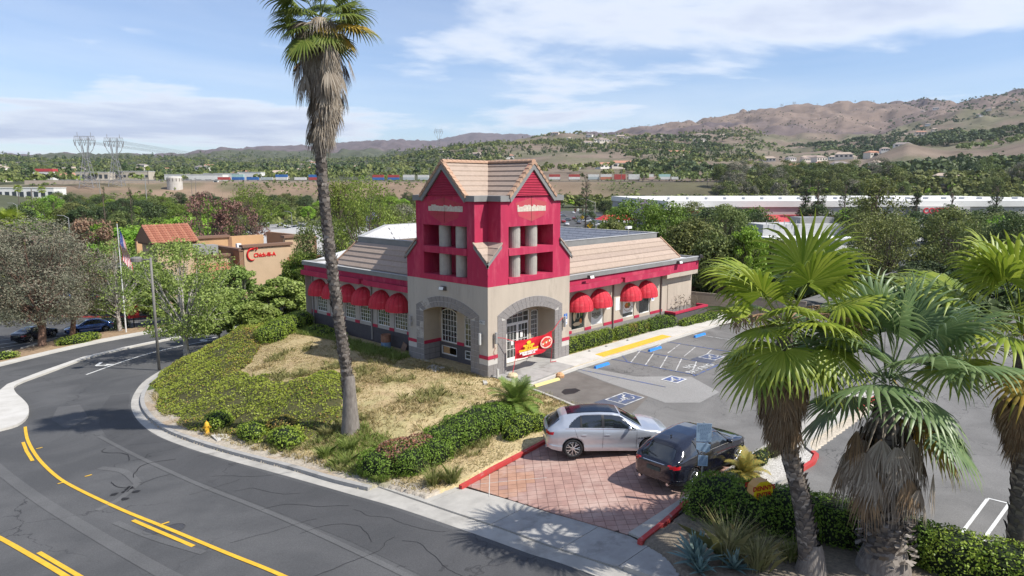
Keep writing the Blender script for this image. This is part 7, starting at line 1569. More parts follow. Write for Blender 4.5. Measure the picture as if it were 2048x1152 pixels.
for i,(px,r,yt,wpx,kind,lm,nm,lab) in enumerate(R1):
    near = r < 100; p=spot(px,r); p.z -= .2; H=10+(366-yt)/1385*r-p.z; H/= 1.02; wd=wpx*1.12*r/1385/(WID[kind]*H)
    tree(nm,lab,tuple(p),H,kind,lm,i%3,8500 if near else 4200,(.27 if near else .40)*(1 if kind not in('column','cone') else .8),75 if near else 60,BARK,'tree',None,wide=wd,meshH=13)
LM=[(-999,'beyond the left edge'),(0,'at the left edge'),(55,'behind the left eucalyptus'),(110,'left of the rust brown tree'),(165,'under the left pylon'),(215,'under the right pylon'),(262,'left of the silo'),(330,'below the silo'),(385,'right of the silo'),(430,'behind the purple trees'),(480,'left of the arched roof'),(530,'over the arched roof'),(580,'left of the palm trunk'),(625,'behind the palm trunk'),(665,'right of the palm trunk'),(705,'over the left wing'),(750,'by the jacaranda'),(790,'left of the tower'),(830,'behind the tower'),(1110,'right of the tower'),(1140,'by the tall conifer'),(1200,'left of the red canopy'),(1240,'behind the red canopy'),(1290,'over the right wing'),(1340,'over the parapet end'),(1400,'by the small store sign'),(1450,'over the bright palm'),(1510,'left of the red roof'),(1580,'by the narrow conifers'),(1650,'right of the red roof'),(1710,'by the tall olive tree'),(1780,'left of the big store sign'),(1840,'at the big store sign'),(1900,'right of the store sign'),(1960,'near the right edge'),(2020,'at the right edge')]
def where(px): return [t for a,t in LM if px>=a][-1]
# wilder growth filling the ground between, each one a tree
rng=np.random.default_rng(77); placed=[(px,r) for px,r,*_ in R1]; cntt=0
def free(px,r):
    if 480<px<700 and 90<r<260: return False        # arched roof, road
    if 1105<px<1205 and 100<r<520: return False      # street corridor
    if 1555<px<1725 and 110<r<180: return False
    if px>1380 and 215<r<560: return False           # warehouse
    if px<560 and r<118: return False
    if 820<px<1110 and r<150: return False
    if px<110 and 330<r: return False
    if 118<r<216 and (1520<px<1602 or 1642<px<1672 or 1832<px<1890): return False
    return True
zones=[(-150,820,150,430,80,'left','broad green tree in the belt of trees before the bare bank','trees in the belt before the bare bank'),(820,1380,160,560,52,'mid','green tree in the wooded flats beyond the restaurant','trees in the flats beyond the restaurant'),(1380,2150,140,214,44,'right','green tree in front of the warehouse','trees before the warehouse'),(-150,850,430,600,60,'left2','small tree at the foot of the bare bank','trees at the foot of the bare bank'),(1240,2150,68,120,16,'r2','dark bushy tree filling the slope behind the parking lot','trees on the slope behind the lot')]
for (a0,a1,r0,r1,n,zn,lab,grp) in zones:
    k=0; tries=0
    while k<n and tries<4000:
        tries+=1; px=rng.uniform(a0,a1); r=math.sqrt(rng.uniform(r0*r0,r1*r1))
        if not free(px,r) or any(abs(px-q)*r/1385<5 and abs(r-s)<5 for q,s in placed): continue
        placed.append((px,r)); k+=1; p=spot(px,r); p.z-=.3; lm=['broad','olive','lime','dark','broad','olive'][int(rng.integers(0,6))]
        if zn=='r2': lm=['dark','olive'][int(rng.integers(0,2))]
        kind='broad'; H=rng.uniform(6.5,10.5)
        if zn=='left' : H=rng.uniform(7,11.5)
        if zn=='left2': H=rng.uniform(8,13); lm=['olive','dark','broad'][int(rng.integers(0,3))]
        if zn=='mid': H=rng.uniform(7,11)
        if zn=='right': H=rng.uniform(8,12.5)
        if zn=='r2': H=rng.uniform(5,8)
        cw={'broad':'yellow green','olive':'olive green','lime':'bright lime green','dark':'dark green'}[lm]; sw='low' if H<7.6 else ('tall' if H>9.6 else 'broad'); wd_=rng.uniform(1.0,1.35)
        rows='near row' if r<r0+(r1-r0)*.33 else ('middle row' if r<r0+(r1-r0)*.66 else 'far row')
        tree('belt_tree','%s %s tree %s, %s'%(sw,cw,where(px),rows+' of '+{'left':'the belt','left2':'the bank foot','mid':'the flats','right':'the store lot','r2':'the slope'}[zn]),tuple(p),H,kind,lm,int(rng.integers(0,3)),3800,.42,55,BARK,'tree',grp,wide=rng.uniform(1.0,1.35),meshH=12)
# eucalyptus stand beside the far tracks and on the slopes: individually visible ones
for (a0,a1,r0,r1,n,H0,H1,lm,lab,grp) in ((1230,2080,610,720,74,15,25,'euc','eucalyptus below the train','eucalyptus row below the train'),(300,880,560,640,16,6,10,'olive','small olive tree on the bank edge','trees on the bank edge')):
    for k in range(n):
        px=rng.uniform(a0,a1); 
        if a0>1000: px=float(np.clip(rng.choice([1440,1460,1480,1510,1560,1600,1650,1700,1740,1800,1960,2030])+rng.normal(0,26),1240,2080))
        p=spot(px,rng.uniform(r0,r1)); p.z-=.5; tree('far_eucalyptus' if lm=='euc' else 'bank_tree',('grey' if k%3==0 else 'dusky green')+' '+lab.replace('dusky ','')+' '+where(px),tuple(p),rng.uniform(H0,H1),'broad','olive' if (lm=='euc' and k%3) else lm,int(rng.integers(0,3)),2200,.95,46,BARK,'tree',grp,wide=rng.uniform(.75,1.1),meshH=18,branches=False)
def rng_(x,y): return fbm(x,y,60,2,9)
# distant woodland: too many to count, one object per stretch
def woodland(name,label,n,a0,a1,r0,r1,cond,Hr,lm,seed,q=22,flat=.8):
    rng=np.random.default_rng(seed); px=rng.uniform(a0,a1,n); r=np.sqrt(rng.uniform(r0*r0,r1*r1,n)); s=(px-1024)/1385; L=np.sqrt(1+s*s)
    x=CAM.x+(f0.x+right.x*s)/L*r; y=CAM.y+(f0.y+right.y*s)/L*r; k=cond(x,y,px,r,rng); x,y,r,px=x[k],y[k],r[k],px[k]; z=height(x,y); n=len(x); H=rng.uniform(Hr[0],Hr[1],n); W=H*rng.uniform(.32,.5,n)*(1 if flat>.5 else .45)
    u=rng.normal(0,1,(n,q,3)); u/=np.linalg.norm(u,axis=2)[:,:,None]; u[:,:,2]=np.abs(u[:,:,2])*1.0-.25
    C_=np.stack([x,y,z+H*.5],1)[:,None,:]+u*np.stack([W,W,H*.46],1)[:,None,:]*rng.uniform(.6,1.0,(n,q,1)); nn=u+np.array([0,0,.3]); V,F=leafcards(C_.reshape(-1,3),nn.reshape(-1,3),np.repeat(W*1.0*(16/q)**.4,q)*rng.uniform(.7,1.2,n*q),.8,rng,.45)
    tint=np.repeat(rng.random(n),q)*.75+rng.random(n*q)*.25; tag(link(name,npmesh(name,V,F,L_[lm],tint)),label,kind='stuff'); return x,y
woodland('town_trees','dark green trees filling the town beyond the tracks',12500,-300,1010,800,3600,lambda x,y,a,r,g:(g.random(len(x))<.92),(7,14),'olive',1)
woodland('town_pines','dark conifers rising over the town',2600,-300,1000,800,4200,lambda x,y,a,r,g:fbm(x,y,300,3,50)>-.25,(15,27),'dark',2,14,.3)
woodland('town_light_trees','lighter green trees scattered through the town',2200,-300,1000,780,2600,lambda x,y,a,r,g:fbm(x,y,200,3,51)>.0,(6,10),'broad',3)
woodland('ridge_trees','dark trees on the residential hill',6500,780,1520,820,3000,lambda x,y,a,r,g:(fbm(x,y,230,4,52)>.02+.10*g.random(len(x)))&((r>1500)|(g.random(len(x))<.35)),(8,15),'olive',4)
woodland('ridge_pines','dark conifers on the residential hill',2400,830,1500,1200,3000,lambda x,y,a,r,g:(fbm(x,y,260,3,53)>.08),(12,22),'dark',5,14,.3)
woodland('slope_trees','dark dusky trees at the foot of the right hills',7800,1250,2200,760,2600,lambda x,y,a,r,g:(fbm(x,y,240,4,54)>np.where(r<1100,-.30,.12)),(9,18),'dark',6)
woodland('slope_olive_trees','olive trees at the foot of the right hills',3600,1250,2200,730,2300,lambda x,y,a,r,g:(fbm(x,y,200,4,55)>np.where(r<1050,-.10,.16)),(8,15),'olive',7)
woodland('hill_scrub','dark bushes dotted over the brown hills',5200,800,2300,900,5000,lambda x,y,a,r,g:(fbm(x,y,330,4,56)>.16)|(g.random(len(x))<.10),(4,8),'dark',8,9)
woodland('bank_scrub','low bushes on the bare bank and along the tracks',2600,60,2100,615,760,lambda x,y,a,r,g:(fbm(x,y,60,3,57)>.1),(1.5,4),'olive',9,10)
woodland('upper_estate_trees','trees among the houses high on the right hill',1500,1750,2300,2200,4400,lambda x,y,a,r,g:fbm(x,y,300,3,58)>.0,(9,16),'dark',10,12)
woodland('flat_undergrowth','undergrowth between the nearer trees',5200,-200,2250,125,620,lambda x,y,a,r,g:np.array([free(float(p_),float(q_)) for p_,q_ in zip(a,r)]),(2.2,5.0),'olive',11,14)
woodland('slope_undergrowth','bushes on the slope behind the parking lot',260,1190,2300,60,118,lambda x,y,a,r,g:(x>27),(2.5,4.5),'dark',12,40)
woodland('flat_woods','thick green woods on the flats below the train, right of the tower',2600,1000,2200,380,735,lambda x,y,a,r,g:np.array([free(float(p_),float(q_)) for p_,q_ in zip(a,r)]) & ((r<(560+rng_(x,y)*25))|(a>1440)) | ((r>565)&(a>1440)),(7,13),'olive',13,34)
woodland('flat_light_woods','lighter green trees on the flats below the train',700,1000,2200,380,700,lambda x,y,a,r,g:(np.array([free(float(p_),float(q_)) for p_,q_ in zip(a,r)]) & ((r<560)|(a>1440)) | ((r>565)&(a>1440)))&(fbm(x,y,70,3,61)>0),(6,10),'lime',14,30)
woodland('mountain_scrub','dark scrub gathered in the gullies of the brown mountain',2600,1250,2300,2800,5200,lambda x,y,a,r,g:(fbm(x,y,260,4,62)>.22),(5,9),'dark',15,9)
# ---------------------------------------------------------------- street furniture and small things
GALV = mat('galvanised',(.36,.36,.35),(.30,.30,.29),4,.55,.1,30,metal=.3); POLEB = mat('pole_brown',(.20,.18,.165),rough=.6); SIGNW = mat('sign_back',(.50,.56,.64),rough=.45,metal=.3)
lp=thing('street_lamp','grey street lamp with a flat round head at the edge of the bank','street lamp',gz(-6.9,27.0,-.1)); rl=Vector((-right.x,-right.y,0))
LPM=mat('lamp_post_paint',(.20,.19,.175),(.16,.15,.14),4,.6); MB().tube([(0,0,0),(0,0,8.35)],[.105,.08],10).obj('pole',LPM,lp,True); d=rl*1.0; MB().tube([(0,0,8.22),(d.x*.7,d.y*.7,8.22)],.045,8).obj('arm',LPM,lp); mb=MB(); mb.lathe([(0,.2),(.30,.2),(.38,.12),(.38,-.12),(.30,-.14),(0,-.14)],16); mb.obj('lamp_head',LPM,lp,loc=(d.x*1.0,d.y*1.0,8.2))
# fire hydrant
HYD=mat('hydrant_yellow',(.72,.42,.04),(.62,.34,.03),6,.55,.1,30); hy=thing('fire_hydrant','yellow fire hydrant by the kerb among the low shrubs','fire hydrant',(-11.72,7.0,hz(-11.72,7.0)-.03))
MB().lathe([(.0,0),(.15,0),(.15,.04),(.10,.05),(.10,.42),(.125,.43),(.125,.47),(.10,.48),(.0,.48)],16).obj('barrel',HYD,hy,True); MB().lathe([(.115,.48),(.10,.56),(.055,.63),(.0,.65)],16).obj('bonnet',HYD,hy,True); MB().cyl(0,0,.64,.69,.025,5).obj('operating_nut',HYD,hy)
for a in (0,2.1,4.2): MB().tube([(.08*math.cos(a),.08*math.sin(a),.34),(.20*math.cos(a),.20*math.sin(a),.34)],[.055,.06],10).obj('nozzle_cap',HYD,hy)
# utility lid, slab on the lawn, litter
o=MB().box(-.45,.45,-.3,.3,0,.05).obj('concrete_lid',CONCL,loc=gz(-11.55,5.9,-.0)); o.rotation_euler=(0,0,1.45); tag(o,'flat pale concrete utility lid right of the hydrant','utility lid')
o=MB().prism([(-1.18,3.75),(-.35,4.1),(-.28,3.1),(-1.2,2.85)],-.06,.03).obj('concrete_slab',CONC); tag(o,'square stained concrete slab lying on the dry lawn by the arch','slab')
o=MB().box(-.32,.32,-.1,.1,0,.07).obj('broken_board',CONCL,loc=(-.75,-.55,-.03)); o.rotation_euler=(0,.05,.9); tag(o,'broken grey board lying at the foot of the tower corner','board')
o=MB().box(-.28,.28,-.12,.12,0,.05).obj('scrap_plank',CONC,loc=(-.05,5.0,-.02)); o.rotation_euler=(0,.06,1.3); tag(o,'thin scrap plank on the grass before the left arch','plank')
bf=thing('post_stub','short white post stub at the corner by the porch','bollard',(.35,-.35,0)); MB().box(-.06,.06,-.04,.04,0,.42).obj('stub',CONCL,bf)
MB().box(-.07,.07,-.05,.05,.42,.45).obj('cap',GREYF,bf)
rk_=MB(); rk_.lathe([(0,.22),(.2,.2),(.28,.1),(.26,0)],9); o=rk_.obj('sandbag',mat('sand_bag',(.62,.52,.32),(.5,.42,.27),5,.9,.3),loc=(.95,-.85,0)); tag(o,'pale sandbag holding the left leg of the red banner','sandbag')
o=MB().lathe([(0,.26),(.16,.24),(.24,.12),(.22,0)],8).obj('rock',mat('rust_rock',(.60,.40,.22),(.42,.18,.08),7,.9,.5),loc=(3.0,-2.35,-.146)); tag(o,'orange brown rock on the kerb in front of the entrance','rock')
br=thing('rusty_barrel','rusty drum with a blue lower half against the shaded wall','barrel',(.3,9.3,-.05)); MB().lathe([(.30,.42),(.315,.43),(.30,.44),(.30,.86),(.31,.87),(.30,.88),(.28,.88),(.28,.84),(0,.84)],20).obj('rusty_upper_half',mat('rust',(.32,.16,.10),(.22,.11,.07),6,.8,.3),br); MB().lathe([(0,0),(.30,0),(.31,.01),(.30,.02),(.30,.42)],20).obj('blue_lower_half',mat('barrel_blue',(.10,.20,.38),(.20,.26,.34),5,.7,.2),br)
o=MB().box(-.22,.22,-.02,.02,0,.5).obj('leaning_board',mat('old_wood',(.25,.16,.11),(.18,.12,.09),6,.9),loc=(.55,7.95,-.02)); o.rotation_euler=(.2,-.3,1.5); tag(o,'brown board leaning on the shaded wall right of the drum','board')
for k,(x,y,s) in enumerate(((1.6,-.1,.12),(5.9,-.06,.1),(8.2,-.15,.09),(9.9,-.12,.09),(12.2,-.12,.09))):
    if k>1: o=MB().lathe([(0,s),(s*.8,s*.8),(s,s*.2),(s*.9,0)],8).obj('walk_stone',CONC,loc=(x,-.35,0)); tag(o,['','','first small stone on the walk right of the tower','second small stone, beside the left end of the yellow pad','third small stone, beside the middle of the yellow pad'][k],'stone','small stones on the walk')
# banner between two legs in front of the door
bn=thing('banner','red hanging banner with yellow lettering tied across the entrance','banner',(1.4,-.6,0)); BR=mat('banner_red',(.55,.015,.03),(.50,.012,.025),2,.6); mb=MB(); n=18; m_=6
def bp_(i,j):
    u=3.03*i/n; t=i/n; z=1.80+.10*t-.16*math.sin(math.pi*t)*.6; h=.97; return (u,.05*math.sin(u*5)+.03*math.sin(j*1.3+u*2),z-h*j/m_-.03*math.sin(u*4)*(j/m_))
for i in range(n):
    for j in range(m_): mb.quad(bp_(i,j),bp_(i+1,j),bp_(i+1,j+1),bp_(i,j+1))
mb.obj('cloth',BR,bn,True); YW=mat('banner_yellow',(.80,.55,.03)); WW=mat('banner_white',(.75,.75,.72))
for k,(tx,z,s,mt) in enumerate((("WE'VE MOVED",1.44,.13,YW),('HELP US BY',1.33,.12,YW),('OUR NEW LOCATION AT',1.21,.13,YW),('23190 SAVI RANCH PKWY',1.09,.12,WW),('YORBA LINDA, CA',.98,.12,WW))): ptext(tx,'banner_lettering',(.95,-.115,z),s,mt,(math.pi/2,0,0),bn,bold=.012)
o=MB(); o.add([(.95+.17*math.cos(a),-.117,1.6+.09*math.sin(a)) for a in np.linspace(0,2*math.pi,13)[:-1]],[tuple(range(12))]); o.obj('banner_badge',YW,bn)
def disc(par,x,z,rx,rz_2,y,mt,nm='banner_picture',w=0,n=20):
    q=MB(); q.add([(x+rx*math.cos(2*math.pi*i/n)*(1+w*math.sin(i*2.9)),y,z+rz_2*math.sin(2*math.pi*i/n)*(1+w*math.cos(i*2.2))) for i in range(n)],[tuple(range(n))]); return q.obj(nm,mt,par)
disc(bn,2.38,1.36,.50,.33,-.118,mat('plate_pink',(.72,.50,.42))); disc(bn,2.38,1.36,.42,.26,-.122,mat('plate_red',(.55,.05,.04)),w=.1)
for q in range(7): disc(bn,2.1+.09*q,1.3+.03*(q%3)+.02*q,.07,.06,-.126-.001*q,mat(['food_white','food_orange','food_brown'][q%3],[(.7,.66,.56),(.62,.28,.08),(.35,.14,.06)][q%3]),w=.2,n=9)
RP=mat('red_tape',(.5,.04,.05))
for pts_ in ([(0,0,1.78),(-.55,.3,2.0),(-.9,.57,2.05)],[(3.03,0,1.86),(3.9,.3,2.2),(4.6,.57,2.35)],[(.02,0,.88),(-.2,-.1,.45),(-.42,-.2,.1)],[(3.02,.02,.9),(3.12,.15,.45),(3.1,.2,.05),(3.55,.15,.03)]): MB().tube(pts_,.018,5).obj('tie_rope',RP,bn)
# notice signs on one post beside the driveway
sp=thing('sign_post','post by the driveway carrying three blue backed notice signs','sign post',gz(-5.25,-15.05,-.05)); MB().tube([(0,0,0),(0,0,2.75)],.03,8).obj('post',GALV,sp); vd=Vector((CAM.x+5.25,CAM.y+15.05,0)).normalized(); rzz=math.atan2(vd.y,vd.x)+math.pi/2+.18
SB=mat('notice_blue',(.36,.50,.66),rough=.4,metal=.2); DKB=mat('notice_print',(.05,.09,.22))
def plate(pts_,z,nm='sign_plate'):
    mb=MB(); n=len(pts_); mb.add([(x,-.035,z+y) for x,y in pts_]+[(x,-.05,z+y) for x,y in pts_],[tuple(range(n)),tuple(range(2*n-1,n-1,-1))]+[(i,(i+1)%n,n+(i+1)%n,n+i) for i in range(n)]); o=mb.obj(nm,SB,sp); o.rotation_euler=(0,0,rzz); return o
p_=plate([(-.23,-.30),(.23,-.30),(.23,.30),(-.23,.30)],2.42)
mb=MB()
for q in range(12):
    w=.20 if q<6 else .13-.02*(q%2); x=-w
    while x<w: l=random.uniform(.02,.06); mb.add([(x,-.052,2.66-.042*q),(min(x+l,w),-.052,2.66-.042*q),(min(x+l,w),-.052,2.645-.042*q),(x,-.052,2.645-.042*q)],[(0,1,2,3)]); x+=l+.014
mb.obj('notice_print',DKB,p_); mb=MB()
for a in ((-.225,.225,.285,.295),(-.225,.225,-.295,-.285)): mb.add([(a[0],-.052,2.42+a[2]),(a[1],-.052,2.42+a[2]),(a[1],-.052,2.42+a[3]),(a[0],-.052,2.42+a[3])],[(0,1,2,3)])
mb.obj('border_line',DKB,p_)
plate([(-.22,-.06),(.10,-.16),(.20,-.10),(.22,.10),(.02,.15),(-.22,.15)],1.93)
p_=plate([(-.15,-.17),(.15,-.17),(.15,.17),(-.15,.17)],1.5); mb=MB()
for q in range(7):
    x=-.12
    while x<.12: l=random.uniform(.02,.05); mb.add([(x,-.052,1.63-.04*q),(min(x+l,.12),-.052,1.63-.04*q),(min(x+l,.12),-.052,1.615-.04*q),(x,-.052,1.615-.04*q)],[(0,1,2,3)]); x+=l+.012
mb.obj('notice_print',DKB,p_)
# yellow lozenge sign over the hedge
ys=thing('direction_sign','yellow six sided light box sign on a black post over the hedge','sign',(-5.75,-17.15,hz(-5.75,-17.15))); MB().tube([(0,0,0),(0,0,1.05)],.05,8).obj('post',mat('post_black',(.02,.02,.02)),ys)
vd=Vector((CAM.x+5.7,CAM.y+17.2,0)).normalized(); rz2=math.atan2(vd.y,vd.x)+math.pi/2+.70
hx=[(-.34,-.10),(-.17,-.27),(.17,-.27),(.34,-.10),(.30,.14),(.14,.27),(-.14,.27),(-.30,.14)]
mb=MB(); n=8; mb.add([(x,-.15,1.25+y) for x,y in hx]+[(x,.15,1.25+y) for x,y in hx],[(i,(i+1)%n,n+(i+1)%n,n+i) for i in range(n)]); o=mb.obj('box_side',mat('sign_tan',(.62,.36,.13),(.55,.30,.10),5,.6),ys); o.rotation_euler=(0,0,rz2)
for sd in (-1,1):
    mb=MB(); mb.add([(x,sd*.152,1.25+y) for x,y in hx]+[(x*.82,sd*.17,1.25+y*.82) for x,y in hx],[(i,(i+1)%n,n+(i+1)%n,n+i) for i in range(n)]+[tuple(range(n,2*n))]); o=mb.obj('sign_face',mat('sign_yellow',(.78,.58,.015),rough=.35),ys); o.rotation_euler=(0,0,rz2)
    t_=ptext("DENNY'S",'sign_lettering',(0,sd*.175,1.335),.19,mat('sign_red',(.50,.02,.02)),(math.pi/2,0,0 if sd<0 else math.pi),o,bold=.008); t_=ptext("ENTER",'sign_lettering',(0,sd*.175,1.14),.17,mat('sign_red',(.50,.02,.02)),(math.pi/2,0,0 if sd<0 else math.pi),o,bold=.008)
# block wall at the end of the lot
wl_=thing('block_wall','tan block wall closing the lot beyond the right end of the building','wall',(0,0,0)); WM=mat('wall_tan',(.36,.30,.235),(.31,.26,.20),2,.9,.2,30); mb=MB(); mb.tube([(24.5,9,0),(26.5,2.5,0)],.001,3) if False else None
a=Vector((24.2,8.0)); b_=Vector((26.8,-6.0)); d=(b_-a).normalized(); nn=Vector((-d.y,d.x))*.1; L=(b_-a).length; k=0
for j in range(9):
    u=-.2 if j%2 else 0
    while u<L:
        u0_,u1_=max(u,0)+.004,min(u+.4,L)-.004
        if u1_-u0_>.05:
            k+=1; p,q=a+d*u0_,a+d*u1_; m2=MB() if k<300 else None
            if m2 is not None: m2.prism([tuple(p-nn),tuple(q-nn),tuple(q+nn),tuple(p+nn)],-.4+j*.2+.004,-.4+(j+1)*.2-.004); m2.obj('block',WM,wl_)
        u+=.4
mb=MB(); mb.prism([tuple(a-nn*.9),tuple(b_-nn*.9),tuple(b_+nn*.9),tuple(a+nn*.9)],-.5,1.41); mb.obj('mortar',mat('wall_mortar',(.24,.20,.16)),wl_)
# across the street: red menu sign, flag, cars, plants
ms=thing('road_sign','dark red directional sign with white letters on the mulch strip','sign',ground(.3,54.9)); MB().tube([(0,0,0),(0,0,1.2)],.06,6).obj('post',mat('post_black',(.02,.02,.02)),ms); rot_=rzz
o=MB().box(-.55,.55,-.12,.12,1.1,2.9).obj('panel',mat('menu_red',(.28,.02,.03),rough=.5),ms); o.rotation_euler=(0,0,rzz+.85); o2=MB().box(-.45,.45,.121,.14,1.1,2.85).obj('panel_back',mat('sign_white',(.78,.78,.78)),ms); o2.rotation_euler=(0,0,rzz+.85)
t_=ptext('DRIVE\nTHRU',"sign_lettering",(0,-.125,2.0),.42,mat('letter_orange',(.65,.22,.08)),(math.pi/2,0,0),o)
def flag():
    p_=spot(236,80); x,y=p_.x,p_.y; z0=p_.z; H=11.3; root=thing('flag_pole','tall flag pole with a striped flag hanging slack','flag pole',(x,y,z0)); MB().tube([(0,0,0),(0,0,H)],[.08,.04],8).obj('pole',mat('pole_white',(.62,.62,.60),rough=.4),root); MB().lathe([(0,-.1),(.1,0),(0,.1)],10).obj('finial',mat('gold',(.7,.5,.12),rough=.3,metal=.8),root,loc=(0,0,H+.08))
    R_=mat('flag_red',(.50,.03,.04)); W_=mat('flag_white',(.72,.72,.72)); B_=mat('flag_blue',(.06,.09,.28)); fl=bpy.data.objects.new('flag',None); COL.objects.link(fl); fl.parent=root
    for s in range(13):
        mb=MB(); n=10
        for i in range(n):
            def p(i,e): t=i/n; w=(.10+.09*(s+e)); fold=math.sin(t*9+s*.2)*.14*(t+.2); return (right.x*w*(.4+.6*t)+right.x*.1+f0.x*fold, right.y*w*(.4+.6*t)+right.y*.1+f0.y*fold, H-.35-3.3*t-.35*(s+e)*.28)
            mb.quad(p(i,0),p(i+1,0),p(i+1,1),p(i,1),1 if (s<7 and i<5) else 0)
        mb.obj('stripe',[R_ if s%2==0 else W_,B_],fl)
    mb=MB(); rr=random.Random(1)
    for i in range(28): t=rr.uniform(.02,.46); s=rr.uniform(0,6.5); w=.10+.09*s; q=Vector((right.x*w*(.4+.6*t)+right.x*.1-f0.x*.16,right.y*w*(.4+.6*t)+right.y*.1-f0.y*.16,H-.35-3.3*t-.1*s)); mb.add([tuple(q),tuple(q+Vector((right.x*.05,right.y*.05,0))),tuple(q+Vector((0,0,.05)))],[(0,1,2)])
    tag(mb.obj('stars',W_,fl),kind='stuff')
flag()
shrub('shrub','low green shrub under the two eucalyptus trunks','shrub',[(-6.9,48.7,zr(48.7)+.35,1.5,.9,.5),(-5.6,49.9,zr(49.9)+.35,1.3,.9,.5)],.13,90,HEDY,seed=71)
shrub('shrub','low green plants at the left edge of the mulch strip','shrub',[(-13.4,45.2,zr(45)+.3,1.6,.8,.4),(-15.6,43.4,zr(43.4)+.3,1.5,.8,.4)],.13,90,HEDY,seed=72)
FW=leafmat('white_flowers',[(.55,.55,.48),(.10,.16,.05),(.16,.22,.07),(.6,.6,.55)],.6,.2)
shrub('shrub','white flowering bush behind the blue sedan','shrub',[(-.9,56.5,-5.1,1.3,.9,.75)],.13,110,FW,seed=73); shrub('shrub','white flowering bush at the end of the mulch strip','shrub',[(5.6,53.0,zr(53)+.5,1.2,.9,.6)],.13,110,FW,seed=74)
for k,(x0,y0,x1,y1) in enumerate(((-3,73.6,4.5,66),(4.8,65.5,9.5,60),(10,59.4,13,58.6))):
    n=7; shrub('hedge',['long low hedge behind the red kerb, left part','low hedge behind the red kerb, middle part','low hedge behind the red kerb near the drive-through'][k],'hedge',[(x0+(x1-x0)*i/n+.8,y0+(y1-y0)*i/n+.8,-5.5,.9,.9,.55) for i in range(n+1)],.15,70,HEDY,'hedges behind the red kerb',seed=80+k)
# cars in the drive-through and the further lots: copies with their parts
csrc=[o for o in COL.objects if o.name.startswith('parked_car') and o.parent is None]; CW=mat('paint_white',(.70,.70,.70),rough=.3,coat=1.0); CG=mat('paint_grey',(.16,.17,.18),rough=.3,metal=.5,coat=1.0); CR=mat('paint_red',(.35,.02,.02),rough=.3,coat=1.0)
def carcopy(lab,loc,h,paint,grp='cars in the farther lots',sc=1):
    c=dup(csrc[0],loc,h,lab,grp,sc)
    for k in c.children:
        if k.type=='MESH' and k.data.materials and k.data.materials[0]==BLU:
            key=(k.data.name,paint.name)
            if key not in KIDS: m2=k.data.copy(); m2.materials[0]=paint; KIDS[key]=m2
            k.data=KIDS[key]
    return c
carcopy('white car in the drive-through behind the sycamores',(9.5,66.5,-5.97),math.radians(-42),CW); carcopy('grey car in the drive-through nearest the canopy',(14.2,62.2,-5.97),math.radians(-42),CG)
carcopy('black suv like car standing under the drive-through canopy',(19.6,60.6,-5.97),math.radians(-40),BLK,sc=1.15); carcopy('blue car behind the second eucalyptus',(2.5,84,-6.0),math.radians(30),BLU); carcopy('white car behind the grey eucalyptus',(-1.5,80,-6.0),math.radians(140),CW)
carcopy('grey car glimpsed left of the flag pole',(5.5,81,-6.0),math.radians(20),CG)
rg=random.Random(9)
for i in range(14):
    t=i/14; px=1120+rg.uniform(0,80); r=rg.uniform(285,330) if i<8 else rg.uniform(340,430); p=spot(px,r); p.z=hz(p.x,p.y)+.12; carcopy('small distant car at the signal crossing '+('right behind the tower edge','near the conifer','under the signal arm')[i%3]+', '+('nearest','second','third','fourth','farthest')[i//3]+' of its file',tuple(p),math.radians(rg.choice([44,44,224,130])),rg.choice([CW,CG,BLK,CR,CW]),'cars at the distant crossing')
for i in range(12):
    px=470+rg.uniform(-60,150); r=rg.uniform(240,330); p=spot(px,r); p.z=hz(p.x,p.y)+.12; carcopy('small distant car behind the arched roof, '+where(px)+', '+('nearer','middle','farther')[i%3]+' side',tuple(p),math.radians(rg.choice([-46,134])),rg.choice([CW,CG,BLK,CW]),'cars behind the arched roof')
for i in range(10):
    px=8+i*9+rg.uniform(-3,3); r=rg.uniform(345,400); p=spot(px,r); p.z=hz(p.x,p.y)+.15; carcopy('small distant car before the long white building',tuple(p),math.radians(rg.choice([-46,134])),rg.choice([CW,CG,BLK,CR]),'cars before the long white building')

# ---------------------------------------------------------------- chicken restaurant across the street
cf=thing('chicken_restaurant','tan fast food restaurant with red script sign and clay tiled tower','building',(0,0,0)); CT=mat('cfa_tan',(.52,.38,.25),(.47,.345,.225),.6,.9,.15,20); CB=mat('cfa_brown',(.27,.155,.095),(.24,.14,.085),.8,.9); CC=mat('cfa_cap',(.20,.12,.085)); CTL=[mat('clay_tile_%d'%k,c,tuple(v*.8 for v in c),5,.8,.2) for k,c in enumerate(((.47,.20,.13),(.52,.24,.155),(.41,.17,.11)))]  # brown holds the shade of the tan side faces; canopy beam shares it
Z0=-6.1; FY=66
def wallbox(x0,x1,y0,y1,z1,m_=CT,nm='wall',z0=Z0,cap=True,d=.25):
    MB().box(x0,x1,y0,y1,z0,z1).obj(nm,m_,cf)
    if cap: MB().box(x0-d,x1+d,y0-d,y1+d,z1+.002,z1+.35).obj('parapet_cap',CC,cf)
wallbox(18.1,25.0,FY,FY+.6,1.35); wallbox(17.5,18.08,FY+.1,FY+14,.9,CB,cap=True,d=.1); wallbox(10.5,17.48,FY+2.2,FY+2.8,.15); wallbox(25.02,29.5,FY+1.5,FY+2.1,2.2,cap=True)
wallbox(29.52,30.1,FY+1.5,FY+16,2.2,CB,cap=False); wallbox(10.5,30,FY+18,FY+18.6,1.6,mat('cfa_orange',(.50,.31,.17),(.45,.28,.15),.8,.9),cap=False); wallbox(10.6,11.2,FY+2.8,FY+18,-.0,CB,cap=False); wallbox(15.2,20.0,FY+9,FY+9.6,2.2,mat('cfa_orange',(.50,.31,.17)),cap=True); wallbox(20.02,20.6,FY+9,FY+13,2.2,CB,cap=False)
